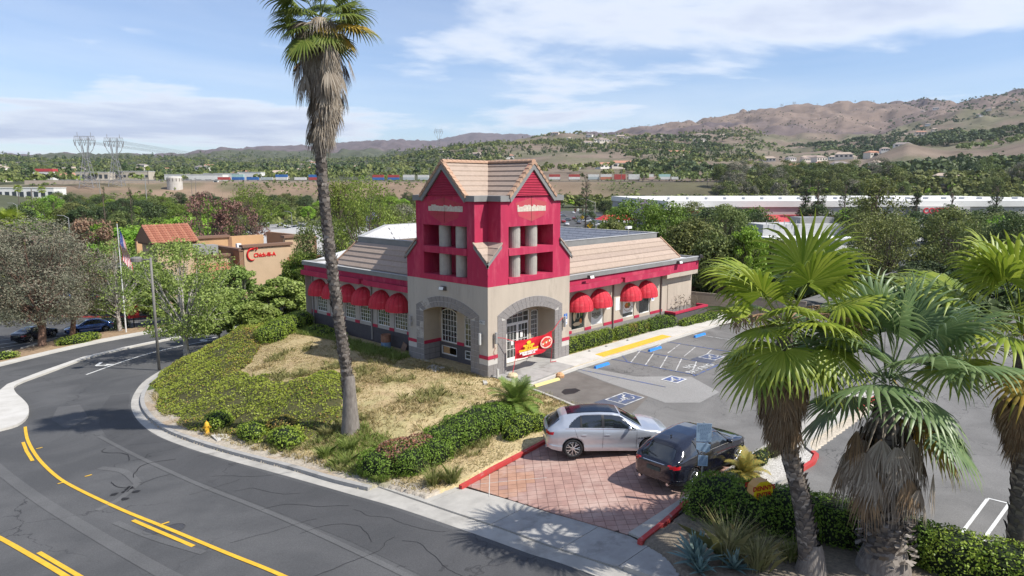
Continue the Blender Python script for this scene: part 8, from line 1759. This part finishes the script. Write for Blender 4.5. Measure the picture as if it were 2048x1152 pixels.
MB().add([(11,FY+2.5,-.6),(29.8,FY+2.5,-.6),(29.8,FY+18,-.6),(11,FY+18,-.6)],[(0,1,2,3)]).obj('flat_roof',mat('cfa_roof',(.42,.36,.29)),cf)
for k,(x,y,w,h_) in enumerate(((12.6,FY+5,2.4,1.5),(15.2,FY+5.5,1.8,1.3),(17.0,FY+12,2,1.2))): u=MB().box(x,x+w,y,y+1.6,-.6,-.6+h_+.8).obj('roof_unit',GALV,cf); MB().box(x+w*.4,x+w*.6,y-.02,y-.005,-.2,.5).obj('unit_grille',mat('void_black',(.01,.01,.012)),u)
MB().box(18.6,19.2,FY+3,FY+3.5,.4,1.7).obj('roof_vent',mat('sign_white',(.78,.78,.78)),cf)
def tiled(c0,c1,c2,c3,rows,cols,nm='tile'):
    """slope of barrel tiles: c0-c1 along the eave, c3-c2 along the ridge; every tile a part"""
    c0,c1,c2,c3=map(Vector,(c0,c1,c2,c3)); n_=(c1-c0).cross(c3-c0).normalized(); n_=n_ if n_.z>0 else -n_
    for j in range(rows):
        for i in range(cols):
            def P(u,v,h): a=c0.lerp(c1,u); b_=c3.lerp(c2,u); return a.lerp(b_,v)+n_*h
            u0,u1=(i+.06)/cols,(i+.94)/cols; v0,v1=j/rows,(j+1.12)/rows; um=(u0+u1)/2
            MB().add([P(u0,v0,.06),P(um,v0,.20),P(u1,v0,.06),P(u0,v1,.01),P(um,v1,.14),P(u1,v1,.01),P(u0,v0,0),P(u1,v0,0)],[(0,1,4,3),(1,2,5,4),(6,7,2,1,0)]).obj(nm,CTL[(i*7+j*3)%3],cf)
    MB().add([c0,c1,c2,c3],[(0,1,2,3)]).obj('roof_bed',CTL[2],cf)
# tiled tower at the left
wallbox(7.0,11.4,FY,FY+5,2.35,CT,'wall',cap=False); MB().box(6.6,11.8,FY-.35,FY+5.3,2.352,2.62).obj('parapet_cap',CC,cf)
tiled((6.3,FY-.7,2.63),(12.0,FY-.7,2.63),(12.0,FY+2.6,4.75),(6.3,FY+2.6,4.75),8,17)
MB().add([(6.32,FY-.6,2.62),(6.32,FY+5.6,2.62),(6.32,FY+2.6,4.72)],[(0,1,2)]).obj('gable',CB,cf); MB().add([(6.3,FY+5.8,2.63),(12,FY+5.8,2.63),(12,FY+2.6,4.75),(6.3,FY+2.6,4.75)],[(0,1,2,3)]).obj('roof_bed',CTL[2],cf)
# low tiled awning and the drive-through canopy
tiled((11.2,FY-.2,-2.9),(17.3,FY-.2,-2.9),(17.3,FY+2.15,-.75),(11.2,FY+2.15,-.75),6,14); tiled((25.2,FY-5.5,-2.1),(25.2,FY+1.2,-2.1),(27.6,FY+1.2,-.7),(27.6,FY-5.5,-.7),5,12) if False else None
tiled((24.0,FY-4.2,-2.2),(29.4,FY-4.2,-2.2),(29.4,FY-.6,-.5),(24.0,FY-.6,-.5),6,12); MB().box(24.1,29.3,FY-4.1,FY-.1,-2.6,-2.22).obj('canopy_beam',CB,cf)
for x in (24.5,28.9): MB().box(x-.3,x+.3,FY-4,FY-3.4,Z0,-2.6).obj('canopy_column',CT,cf)
for k in range(3): o=MB().box(12+k*1.8,13.2+k*1.8,FY+2.1,FY+2.19,-5.2,-3.4).obj('window',mat('bronze_frame',(.08,.06,.05)),cf); MB().box(12.1+k*1.8,13.1+k*1.8,FY+2.08,FY+2.095,-5.1,-3.5).obj('pane',GLASS,o)
SR=mat('script_red',(.62,.015,.02),rough=.4); ptext('Chick-fil-A','script_sign',(21.05,FY-.03,.2),.78,SR,(math.pi/2,0,0),cf,ext=.05,sx=.95,bold=.016)
o=MB(); o.tube([(19.15+.62*math.cos(a),FY-.12,.35+.78*math.sin(a)) for a in np.linspace(.9,5.3,14)],[.05,.09,.12,.14,.14,.13,.12,.12,.12,.12,.1,.09,.07,.05],6); o.obj('script_letter_c',SR,cf,True)
o=MB(); o.tube([(19.2,FY-.14,1.0),(19.35,FY-.14,1.3),(19.6,FY-.14,1.2),(19.8,FY-.14,1.38),(20.0,FY-.14,1.15),(19.75,FY-.14,.95)],.09,6); o.obj('script_comb',SR,cf,True)
cp=thing('carport','flat black canopy on posts behind the flag','canopy',tuple(spot(218,96)),math.atan2(right.y,right.x)); MB().box(0,5.4,-2,2,6.0,6.4).obj('canopy_roof',mat('canopy_black',(.03,.03,.032)),cp); MB().box(-.05,5.45,-2.05,-2.0,6.3,6.45).obj('roof_edge',GREYF,cp); MB().box(.4,2.6,1.2,1.5,0,6.0).obj('back_wall',CT,cp)
for x in (.4,5.0): MB().box(x-.15,x+.15,-1.7,-1.4,0,6.0).obj('post',mat('post_black',(.02,.02,.02)),cp)
# ---------------------------------------------------------------- far buildings, tracks, pylons
def oriented(name,label,cat,px,r,ang=0,group=None,dz=0): p=spot(px,r); return thing(name,label,cat,(p.x,p.y,p.z+dz),math.atan2(right.y,right.x)+ang,group)   # local x runs along the view's right, y away
WHW=mat('wall_white',(.72,.71,.68),(.64,.63,.60),.15,.85); WGR=mat('wall_grey',(.40,.39,.375),(.36,.355,.34),.15,.9); REDR=mat('roof_red',(.50,.07,.075),(.44,.06,.065),.5,.7); WIND=mat('far_window',(.05,.06,.07),rough=.2); ROOFG=mat('roof_grey',(.36,.36,.35),(.30,.30,.295),.3,.9); BEIG=mat('wall_beige',(.50,.44,.36),(.45,.40,.33),.2,.9)
def shed(name,label,px,r,w,d,h,wall=WHW,roof=ROOFG,ang=0,nwin=0,zwin=(1,2.5),dz=0,roofh=.4,cat='building',group=None):
    root=oriented(name,label,cat,px,r,ang,group,dz); MB().box(-w/2,w/2,0,d,-3,h).obj('walls',wall,root); MB().box(-w/2-.3,w/2+.3,-.3,d+.3,h+.003,h+roofh).obj('roof',roof,root)
    for i in range(nwin): x=-w/2+w*(i+.5)/nwin; o=MB().box(x-w/nwin*.3,x+w/nwin*.3,-.08,-.01,*zwin).obj('window',WIND,root)
    return root
# warehouse store
ws=oriented('warehouse_store','huge grey warehouse store with white roof and red and blue sign','building',1760,262,.06,None,0)
MB().box(-72,85,0,90,-3,9.6).obj('walls',WGR,ws); MB().box(-72.6,85.6,-.6,90,9.603,11.6).obj('roof_parapet',WHW,ws); MB().box(9,26,-6,-.62,-3,9.9).obj('entrance_block',mat('wall_pale',(.50,.48,.45)),ws)
CRD=mat('store_red',(.58,.03,.05)); CBL=mat('store_blue',(.03,.12,.42)); ptext('COSTCO','store_sign',(15.6,-6.12,8.4),2.5,CRD,(math.pi/2,0,0),ws,ext=.1,sx=1.08,bold=.05); ptext('WHOLESALE','store_sign',(16.2,-6.12,6.7),.95,CBL,(math.pi/2,0,0),ws,ext=.1,sx=1.2,bold=.02)
MB().box(-74,-58,-8,-.62,-3,9.0).obj('side_block',mat('wall_pale',(.50,.48,.45)),ws); ptext('COSTCO','store_sign',(-64,-8.12,8.0),1.5,CRD,(math.pi/2,0,0),ws,ext=.1,sx=1.05,bold=.03); ptext('WHOLESALE','store_sign',(-63.8,-8.12,6.8),.65,CBL,(math.pi/2,0,0),ws,ext=.1,sx=1.2)
for k in range(22): MB().box(-66+k*6.8,-64.4+k*6.8,20,23,11.61,12.4).obj('roof_skylight',WHW,ws)
gs=oriented('fuel_station_canopy','red hipped warehouse fuel canopy seen behind the dark conifers','canopy',1590,236,.05); mb=MB(); mb.add([(-16,0,4.2),(12,0,4.2),(12,18,4.2),(-16,18,4.2),(-12,5,6.8),(9,5,6.8),(9,13,6.8),(-12,13,6.8)],[(0,1,5,4),(1,2,6,5),(2,3,7,6),(3,0,4,7),(4,5,6,7)]); mb.obj('roof',REDR,gs); MB().box(-16,12,0,18,3.4,4.19).obj('fascia',WHW,gs)
for x in (-12,-2,8): MB().box(x-.4,x+.4,4,4.8,-1,3.4).obj('column',WHW,gs)
for px,lab in ((1700,'red sloped roof between the conifers before the warehouse'),): g2=oriented('red_roofed_annex',lab,'building',px,238,.05); MB().box(-4,4,0,10,-1,4.5).obj('walls',WHW,g2); MB().add([(-4.5,-.5,4.5),(4.5,-.5,4.5),(4,6,7),(-4,6,7)],[(0,1,2,3)]).obj('roof',REDR,g2)
wb=oriented('white_office','low white flat roofed building between the palms and the warehouse','building',1645,140,.12,None,0); MB().box(-9,9,0,14,-3,5.8).obj('walls',WHW,wb); MB().box(-8.6,8.6,6,14,5.8,8.4).obj('upper_walls',mat('wall_palegrey',(.45,.45,.44)),wb); MB().box(-9.4,9.4,-.4,14,5.81,6.2).obj('roof_edge',mat('sign_white',(.78,.78,.78)),wb); MB().box(0,7,8,12,8.41,9.6).obj('roof_unit',GALV,wb)
for k in range(7): MB().box(-8.2+k*1.2,-8.1+k*1.2,5.6,5.7,8.4,9.2).obj('rail_post',GALV,wb)
MB().box(-2.2,-1.8,5.9,5.99,5.9,8.2).obj('window',WIND,wb)
shed('white_wall_block','white building seen through the trees right of the tall olive one',1890,150,16,10,5.2,WHW,ROOFG,.1,4,(1.5,3)); shed('grey_block','grey flat building at the right edge before the warehouse',2030,170,22,14,4.6,WGR,WHW,.1,0)
# red roofed fuel canopy beyond the crossing
fc=oriented('fuel_canopy','bright red hipped canopy roof beyond the traffic signal','canopy',1238,255,.25,None,0); mb=MB(); mb.add([(-6,0,3.9),(7,0,3.9),(7,9,3.9),(-6,9,3.9),(-3.6,3,5.6),(4.6,3,5.6),(4.6,6,5.6),(-3.6,6,5.6)],[(0,1,5,4),(1,2,6,5),(2,3,7,6),(3,0,4,7),(4,5,6,7)]); mb.obj('roof',mat('roof_bright_red',(.66,.05,.05),rough=.6),fc); MB().box(-6.1,7.1,-.1,9.1,3.1,3.89).obj('fascia',WHW,fc)
for x in (-4,5): MB().box(x-.3,x+.3,2,2.6,-1,3.1).obj('column',WHW,fc)
# crossing: asphalt sheet on the flat, signal mast, warning signs
def farsheet(nm,pts,mt,lab,dz=.1):
    q=[spot(a,r) for a,r in pts]; mb=MB(); mb.add([(v.x,v.y,v.z+dz) for v in q],[tuple(range(len(q)))]); tag(mb.obj(nm,mt),lab,kind='structure')
farsheet('cross_road',[(1118,120),(1200,120),(1215,300),(1260,420),(1120,470),(1105,300)],MATS['asphalt_far'],'grey street running to the signal crossing',.14)
farsheet('far_road',[(470,255),(640,250),(650,330),(500,340)],mat('asphalt_pale',(.30,.29,.28)),'pale road beyond the arched roof',.14)
farsheet('far_lot',[(-120,330),(120,330),(150,405),(-120,420)],MATS['asphalt_far'],'parking lot before the long white building',.14)
farsheet('warehouse_lot',[(1420,150),(2200,170),(2300,258),(1440,255)],MATS['asphalt_far'],'parking lot before the warehouse',.1)
sg=oriented('traffic_signal','tall traffic signal mast with a long arm and a street light on top','traffic signal',1189,262); MB().tube([(0,0,-.5),(0,0,10.2)],[.2,.12],8).obj('pole',GALV,sg); MB().tube([(0,0,10.0),(-1.6,0,10.7),(-4.2,0,11.6),(-5.6,0,11.5)],.07,6).obj('lamp_arm',GALV,sg); MB().tube([(0,0,6.2),(-3.5,0,7.4),(-8.5,0,7.5)],[.12,.09,.06],6).obj('signal_arm',GALV,sg)
for x in (-4.6,-7.4): o=MB().box(x-.25,x+.25,-.3,.3,6.6,7.9).obj('signal_head',mat('signal_dark',(.10,.03,.03)),sg)
MB().box(-.5,.2,-.3,.3,4.0,5.1).obj('signal_head',mat('signal_dark',(.10,.03,.03)),sg); MB().box(-6.6,-5.9,-.1,-.05,6.9,7.9).obj('sign_plate',WHW,sg); MB().box(-4.0,-2.2,-.1,-.05,5.4,6.2).obj('street_name_sign',mat('sign_green',(.12,.25,.20)),sg)
for px,r,lab,s in ((1180,235,'yellow diamond warning sign left of the signal pole',1.1),(1164,300,'smaller yellow diamond warning sign farther down the street',.9)):
    w_=oriented('warning_sign',lab,'sign',px,r,group='yellow warning signs'); MB().tube([(0,0,-.5),(0,0,3)],.05,6).obj('post',GALV,w_); o=MB(); o.add([(0,-.1,3-s),(s,-.1,3),(0,-.1,3+s),(-s,-.1,3),(0,-.05,3-s),(s,-.05,3),(0,-.05,3+s),(-s,-.05,3)],[(0,1,2,3),(7,6,5,4),(0,4,5,1),(1,5,6,2),(2,6,7,3),(3,7,4,0)]); o.obj('diamond_plate',mat('warn_yellow',(.80,.48,.02)),w_)
    o=MB(); o.tube([(0,-.13,2.6),(0,-.13,3.2),(.35,-.13,3.5)],.08,4); o.tube([(0,-.13,3.15),(-.35,-.13,3.45)],.07,4); o.obj('arrow_mark',mat('post_black',(.02,.02,.02)),w_)
for px,r,h,lab in ((140,150,10,'tall street light before the green belt at the left'),(40,190,11,'street light by the distant palm at the left edge'),(585,200,9,'thin light pole behind the arched roof')):
    s_=oriented('tall_street_light',lab,'street lamp',px,r); MB().tube([(0,0,-.5),(0,0,h)],[.14,.08],6).obj('pole',GALV,s_); MB().tube([(0,0,h-.1),(-.8,0,h+.35),(-2,0,h+.4)],.06,5).obj('lamp_arm',GALV,s_)
for px,r,h,lab in ((299,420,22,'tall pale utility pole in the left distance'),(208,640,26,'utility pole between the two lattice pylons'),(72,300,14,'utility pole before the long white building'),(1240,700,14,'utility pole beside the freight train, right of the tower'),(1410,690,13,'utility pole before the eucalyptus row'),(390,660,14,'dark utility pole beside the silo'),(398,668,14,'second dark utility pole beside the silo')):
    s_=oriented('utility_pole',lab,'pole',px,r); MB().tube([(0,0,-1),(0,0,h)],[.28,.18],6).obj('mast',GALV if h>15 else POLEB,s_); MB().box(-1.3,1.3,-.08,.08,h-1.4,h-1.15).obj('crossarm',POLEB,s_)
# grey barrel roofed hall
ah=oriented('arched_hall','hall with a grey arched roof and white lower walls','building',592,150,.02,None,0); mb=MB(); n=10
pr=[(-13+9.0*(1-math.cos(math.pi/2*i/n)),2.9+3.6*math.sin(math.pi/2*i/n)) for i in range(n+1)]
mb.add([(x,2+(z-2.9)*1.7,z) for x,z in pr]+[(14,2+(z-2.9)*1.7,z) for x,z in pr],[(i,i+1,n+2+i,n+1+i) for i in range(n)]); mb.add([(-4,8.2,6.5),(14,8.2,6.5),(14,14,6.5),(-4,14,6.5)],[(0,1,2,3)]); mb.obj('arched_roof',mat('hall_roof',(.40,.39,.38),(.36,.355,.345),.3,.8),ah)
MB().box(-10,14,1.5,12,-2,2.85).obj('walls',WHW,ah); MB().box(-14.5,-4,-2,2.5,1.6,2.1).obj('porch_roof',mat('sign_white',(.78,.78,.78)),ah); MB().box(-12,-6,-1.5,2,-2,1.59).obj('porch_wall',mat('shade_blue',(.22,.25,.28)),ah); MB().box(-5,14,-1.2,1.48,-2,1.3).obj('lower_wall',mat('sign_white',(.78,.78,.78)),ah); MB().box(-5.2,14.2,-1.4,1.6,1.301,1.5).obj('lower_roof',ROOFG,ah)
for i in range(12): MB().box(-28+i*1.5,-26.9+i*1.5,26,26.4,.4,2.6).obj('canopy_panel',WHW,ah)
# long white buildings at the left, silo, works
shed('long_white_building','long low white building with dark doors at the far left',52,645,46,18,6.5,WHW,WHW,.1,9,(0,3.8)); shed('cream_office','cream stepped office block behind the left pylon',195,800,30,16,11,BEIG,WHW,.15,6,(5,9),-1); shed('cream_office','cream office block with square windows behind the right pylon',268,810,38,16,12,BEIG,WHW,.1,9,(6,8.5),-1)
shed('rail_yard_shed','long low white shed along the tracks under the pylons',290,775,150,8,2.6,WHW,ROOFG,.02,30,(.5,1.8)); shed('white_depot','white flat depot right of the silo',395,800,60,16,8,WHW,WHW,.02,6,(1,3)); shed('white_depot','white depot buildings behind the train, right of the silo',450,850,40,20,9,WHW,WHW,.02,5,(2,4)); shed('white_block','white block between trees left of the palm skirt',505,840,26,14,10,WHW,WHW,0,3,(2,5))
shed('red_roofed_shop','small shop with a red roof among the far left trees',98,900,20,10,6,WHW,REDR,.1,4,(1,3),6,3.0)
sl=oriented('silo','round pale concrete silo above the bare bank','silo',357,690,0,None,0); MB().lathe([(6.4,-3),(6.4,9.6),(5.8,11.0),(0,11.4)],28).obj('silo_drum',mat('silo_concrete',(.55,.52,.47),(.46,.43,.39),.3,.9),sl)
for k in range(8): a=math.pi+math.pi*k/7; MB().box(-.35,.35,-.2,.2,7.0,9.6).obj('silo_stain',mat('stain_dark',(.20,.18,.16)),sl,loc=(6.4*math.cos(a),6.4*math.sin(a),0)).rotation_euler=(0,0,a+math.pi/2)
# freight train: every container a thing on its own flat car
track_r=752; CCOL=dict(r=mat('container_red',(.42,.075,.065),(.36,.065,.06),.6,.7),b=mat('container_blue',(.05,.16,.42),(.045,.14,.36),.6,.7),w=mat('container_white',(.66,.66,.63),(.58,.58,.56),.6,.7),g=mat('container_grey',(.42,.47,.47),(.38,.42,.42),.6,.7),t=mat('container_teal',(.38,.55,.52),(.33,.5,.47),.6,.7),o=mat('container_orange',(.50,.20,.12),(.45,.18,.11),.6,.7),p=mat('container_pink',(.58,.42,.38),(.5,.38,.34),.6,.7),n=mat('container_navy',(.03,.08,.25),(.03,.07,.22),.6,.7))
CN={'r':'red','b':'blue','w':'white','g':'grey','t':'teal','o':'orange','p':'pinkish','n':'navy'}
seq=[(455,'r','','just right of the silo yard'),(483,'t','b','among the depot buildings'),(512,'b','','left of the trees before the palm'),(540,'g','','second left of the palm trunk'),(569,'b','w','nearest left of the palm'),(606,'w','','behind the palm trunk, left side'),(634,'b','r','half hidden by the palm trunk'),(760,'r','b','first right of the palm trees'),(790,'r','b','second right of the palm trees'),(820,'w','g','third right of the palm trees, near the tower'),(849,'w','g','just left of the tower gable'),(1108,'r','w','just right of the tower gable'),(1147,'r','w','second right of the tower'),(1185,'w','g','third right of the tower, behind the conifer'),(1210,'w','o','fourth right of the tower'),(1237,'r','r','fifth right of the tower'),(1265,'w','w','over the red canopy roof'),(1292,'w','p','right of the red canopy roof'),(1325,'t','w','pale teal end of the middle stretch'),(1350,'w','','last before the eucalyptus row'),(1752,'b','','in a gap of the eucalyptus row'),(1857,'r','b','first of the right hand stretch'),(1874,'b','w','second of the right hand stretch'),(1892,'n','b','third of the right hand stretch'),(1917,'w','','fourth of the right hand stretch'),(1936,'w','','fifth of the right hand stretch'),(1958,'o','','sixth of the right hand stretch'),(1978,'o','w','seventh of the right hand stretch'),(2043,'b','','at the right edge')]
BOXM={}
for px,top,bot,plc in seq:
    p=spot(px,track_r); zb=13.4+(.0 if px<1000 else .6); L=11.8 if px<1400 else 10.6
    fcar=thing('flat_car','low rail car '+plc,'rail car',(p.x,p.y,zb-1.0),math.atan2(right.y,right.x),'rail cars of the distant freight train'); MB().box(-L/2-.7,L/2+.7,-1.3,1.3,.4,.9).obj('deck',mat('rail_steel',(.14,.11,.10)),fcar)
    for x in (-L/2+.9,L/2-.9): MB().lathe([(0,-1),(.45,-1),(.45,1),(0,1)],10,axis='y').obj('wheel',mat('rail_steel',(.14,.11,.10)),fcar,loc=(x,0,.1))
    for lev,c in enumerate([bot,top] if bot else [top]):
        root=thing('shipping_container',('%s container %s, %s'%(CN[c],'on top' if (bot and lev==1) else ('underneath' if bot else 'alone on its car'),plc)),'container',(p.x,p.y,zb+.0+lev*2.72),math.atan2(right.y,right.x),'containers on the distant freight train')
        if (L,c) not in BOXM:
            mb=MB(); mb.box(-L/2,L/2,-1.22,1.22,0,2.68)
            for k in range(9): x=-L/2+L*(k+.5)/9; mb.box(x-.12,x+.12,-1.28,-1.225,.15,2.5)
            BOXM[(L,c)]=mb.mesh('box',CCOL[c])
        link('box',BOXM[(L,c)],root)
# track bed
q=[spot(px,track_r-6) for px in range(60,2300,40)]; q2=[spot(px,track_r+6) for px in range(60,2300,40)]; mb=MB(); n=len(q); mb.add([(v.x,v.y,12.5) for v in q]+[(v.x,v.y,12.5) for v in q2]+[(v.x,v.y,9) for v in q],[(i,i+1,n+i+1,n+i) for i in range(n-1)]+[(i,i+1,2*n+i+1,2*n+i) for i in range(n-1)]); tag(mb.obj('track_bed',mat('ballast',(.26,.22,.19),(.32,.27,.22),.5,.95)),'ballast bed of the far railway',kind='structure')
# lattice pylons
def pylon(px,r,H,lab,W=None,zoff=0):
    root=oriented('lattice_pylon',lab,'pylon',px,r,.1,'lattice power pylons',zoff); b_=H*.125; w1=H*.035; hz_=H*.56; st=max(.16,H*.0055); mb=MB()
    legs=[[(sx*b_,sy*b_*.7,0),(sx*w1,sy*w1,hz_),(sx*w1*1.9,sy*w1*.6,H*.92)] for sx in (-1,1) for sy in (-1,1)]
    for l in legs: mb.tube(l,st,4)
    for k in range(6):
        z0_,z1_=hz_*k/6,hz_*(k+1)/6; f=lambda z:(b_+(w1-b_)*z/hz_)
        for sy in (-1,1):
            s0,s1=f(z0_),f(z1_); mb.tube([(-s0,sy*s0*.7,z0_),(s1,sy*s1*.7,z1_)],st*.6,3); mb.tube([(s0,sy*s0*.7,z0_),(-s1,sy*s1*.7,z1_)],st*.6,3); mb.tube([(-s1,sy*s1*.7,z1_),(s1,sy*s1*.7,z1_)],st*.6,3)
    mb.obj('body',PYM,root); mb=MB(); A=H*.185
    mb.tube([(-A,0,H*.86),(A,0,H*.86)],st,4); mb.tube([(-A*.93,0,H*.93),(A*.93,0,H*.93)],st,4)
    for k in range(12): x0=-A+2*A*k/12; mb.tube([(x0,0,H*.86),(x0+A/12,0,H*.93),(x0+A/6,0,H*.86)],st*.6,3)
    for s in (-1,1): mb.tube([(s*A,0,H*.86),(s*A*.72,0,H*.70),(s*w1,0,hz_*1.02)],st,4); mb.tube([(s*A*.45,0,H*.86),(s*A*.25,0,H*.72),(s*w1,0,hz_*1.1)],st*.8,4); mb.tube([(s*A*.62,0,H*.93),(s*A*.62,0,H*1.0)],st*.8,4)
    mb.obj('crossarm_frame',PYM,root); mb=MB()
    for x in (-A*.9,-A*.5,0,A*.5,A*.9):
        for s in (-1,1): mb.tube([(x+s*A*.12,0,H*.86),(x,0,H*.76)],st*.9,4)
    for k,ch in enumerate((0,)): mb.obj('insulators',PYM,root)
    return root
PYM=mat('pylon_steel',(.30,.30,.31),rough=.6,metal=.3)
P1=pylon(186,700,47,'nearer tall lattice pylon, left of the pair'); P2=pylon(243,705,45,'right lattice pylon of the tall pair'); pylon(880,1900,64,'lattice pylon on the hill left of the tower gable'); pylon(1549,4200,52,'small pylon on the ridge, left of three'); pylon(1573,4200,58,'small pylon on the ridge, tallest of three'); pylon(1618,4350,30,'low pylon on the ridge, right of three')
wr=MB(); pa=P2.location+Vector((0,0,40)); pb=spot(560,3600)+Vector((0,0,20))
for off in (-14,-7,0,7,14):
    for P0 in (P1,P2):
        pa=P0.location+Vector((right.x*off*.6,right.y*off*.6,39)); pb=spot(575,3900)+Vector((right.x*off*2,right.y*off*2,25)); pts_=[pa.lerp(pb,t)+Vector((0,0,-60*math.sin(math.pi*t)*.25)) for t in np.linspace(0,1,24)]; wr.tube(pts_,.10,3,cap=False)
tag(wr.obj('power_lines',PYM),'thin power lines running from the pylons to the far hills','power line')
wr=MB(); 
for dz_ in (0,2.2): pts_=[spot(px,690)+Vector((0,0,24+dz_-2.5*math.sin((px-300)/150*math.pi)**2)) for px in range(300,1010,25)]; wr.tube(pts_,.09,3,cap=False)
tag(wr.obj('power_lines',PYM),'thin wires sagging along the railway behind the palm','power line')
# distant fan palms
def far_palm(px,r,H,lab):
    p=spot(px,r); root=thing('distant_palm',lab,'palm tree',tuple(p),0,'distant fan palms'); MB().tube([(0,0,-.5),(.1,0,H)],[.28,.2],7).obj('trunk',TRK,root)
    for i in range(26): t=i/26; link('frond',fan(75-115*t,i%3,FRG,R=.95,Lp=1.0),root,(.1,0,H+.2),rot=(0,0,i*2.39996),sc=1.35)
far_palm(22,125,10.2,'fan palm over the far lot at the left edge'); far_palm(45,430,12,'far fan palm right of the long white building'); far_palm(92,440,12.5,'second far fan palm before the long white building'); far_palm(305,720,13,'far fan palm right of the pylons')
# houses on the hills: near ones large enough to show walls, roof, windows
HR=[mat('house_roof_%d'%k,c,tuple(v*.85 for v in c),.6,.9) for k,c in enumerate(((.42,.22,.15),(.34,.27,.23),(.45,.36,.29),(.27,.235,.22)))]; HW_=[mat('house_wall_%d'%k,c) for k,c in enumerate(((.66,.60,.52),(.58,.50,.42),(.70,.67,.62)))]
HM={}
def house(lab,px,r,w,d,h,ri,wi,grp,nm='hillside_house',dz=0):
    root=oriented(nm,lab,'house',px,r,random.uniform(-.6,.6),grp,dz); key=(w,d,h,ri,wi)
    if key not in HM:
        a=MB().box(-w/2,w/2,-d/2,d/2,-4,h).mesh('walls',HW_[wi]); b2=MB(); b2.add([(-w/2-.6,-d/2-.6,h),(w/2+.6,-d/2-.6,h),(w/2+.6,d/2+.6,h),(-w/2-.6,d/2+.6,h),(-w/2+d*.35,0,h+d*.24),(w/2-d*.35,0,h+d*.24)],[(0,1,5,4),(1,2,5),(2,3,4,5),(3,0,4),(0,3,2,1)]); b2=b2.mesh('roof',HR[ri]); wn_=[]
        for i in range(4): x=-w/2+w*(i+.5)/4; wn_.append(MB().box(x-w*.07,x+w*.07,-d/2-.06,-d/2-.005,h*.3,h*.75).mesh('window',WIND))
        HM[key]=(a,b2,wn_)
    a,b2,wn_=HM[key]; link('walls',a,root); link('roof',b2,root)
    for w_ in wn_: link('window',w_,root)
    return root
hr=random.Random(12)
SH=[(18,12,5),(24,14,6.5),(15,11,4.5),(30,15,7)]
def houses(n,a0,a1,r0,r1,lab,grp):
    for i in range(n): s=hr.choice(SH); px=hr.uniform(a0,a1); r=math.sqrt(hr.uniform(r0*r0,r1*r1)); ri=hr.randrange(4); wi=hr.randrange(3); house('%s %s roofed house %s, %s %s'%({0:'small',1:'middling',2:'tiny',3:'large'}[SH.index(s)],('clay','brown','tan','grey')[ri],where(px),'low' if r<(r0+r1)/2 else 'high',lab),px,r,*s,ri,wi,grp,dz=1.5)
houses(34,0,620,950,2300,'in the town','houses in the far left town'); houses(40,600,1050,1500,3200,'on the slope','houses left of the tower gable'); houses(34,1080,1480,1900,2900,'on the ridge','houses on the residential ridge'); houses(22,1480,1760,1000,1500,'below the peak','houses below the brown mountain'); houses(34,1760,2150,1800,3600,'on the hillside','houses on the right hillside')
house('long tan house with a red tiled roof on the hill right of the tower',1245,1150,46,16,8,0,0,None,'hill_villa',1); house('white annex left of the red tiled villa on the hill',1155,1160,20,8,5,2,2,None,'hill_villa',1); house('pale villa wing beside the red tiled villa on the hill',1208,1140,30,14,6,0,2,None,'hill_villa',1); house('long house with orange roof among conifers on the ridge',1350,1500,48,16,4,0,0,None,'hill_villa',2); house('house crowning the smooth brown knoll at the right',1790,1520,30,14,6,3,2,None,'hill_villa',1); house('small tan house by the tracks at the right',1880,700,18,10,6,2,0,None,'hill_villa',1); house('small orange roofed house among trees below the mountain',1602,1000,18,10,5,0,0,None,'hill_villa',1)
# ---------------------------------------------------------------- air
hm=bpy.data.materials.new('haze'); hm.use_nodes=True; nt=hm.node_tree; nt.nodes.clear(); pvv=N(nt,'ShaderNodeVolumePrincipled'); pvv.inputs['Color'].default_value=(.80,.87,1.0,1); pvv.inputs['Density'].default_value=3.6e-5; pvv.inputs['Anisotropy'].default_value=.25; oo=N(nt,'ShaderNodeOutputMaterial'); K(nt,pvv.outputs[0],oo.inputs['Volume'])
tag(MB().box(-14000,14000,-14000,14000,-60,900).obj('haze',hm),'thin summer haze over the valley',kind='stuff')
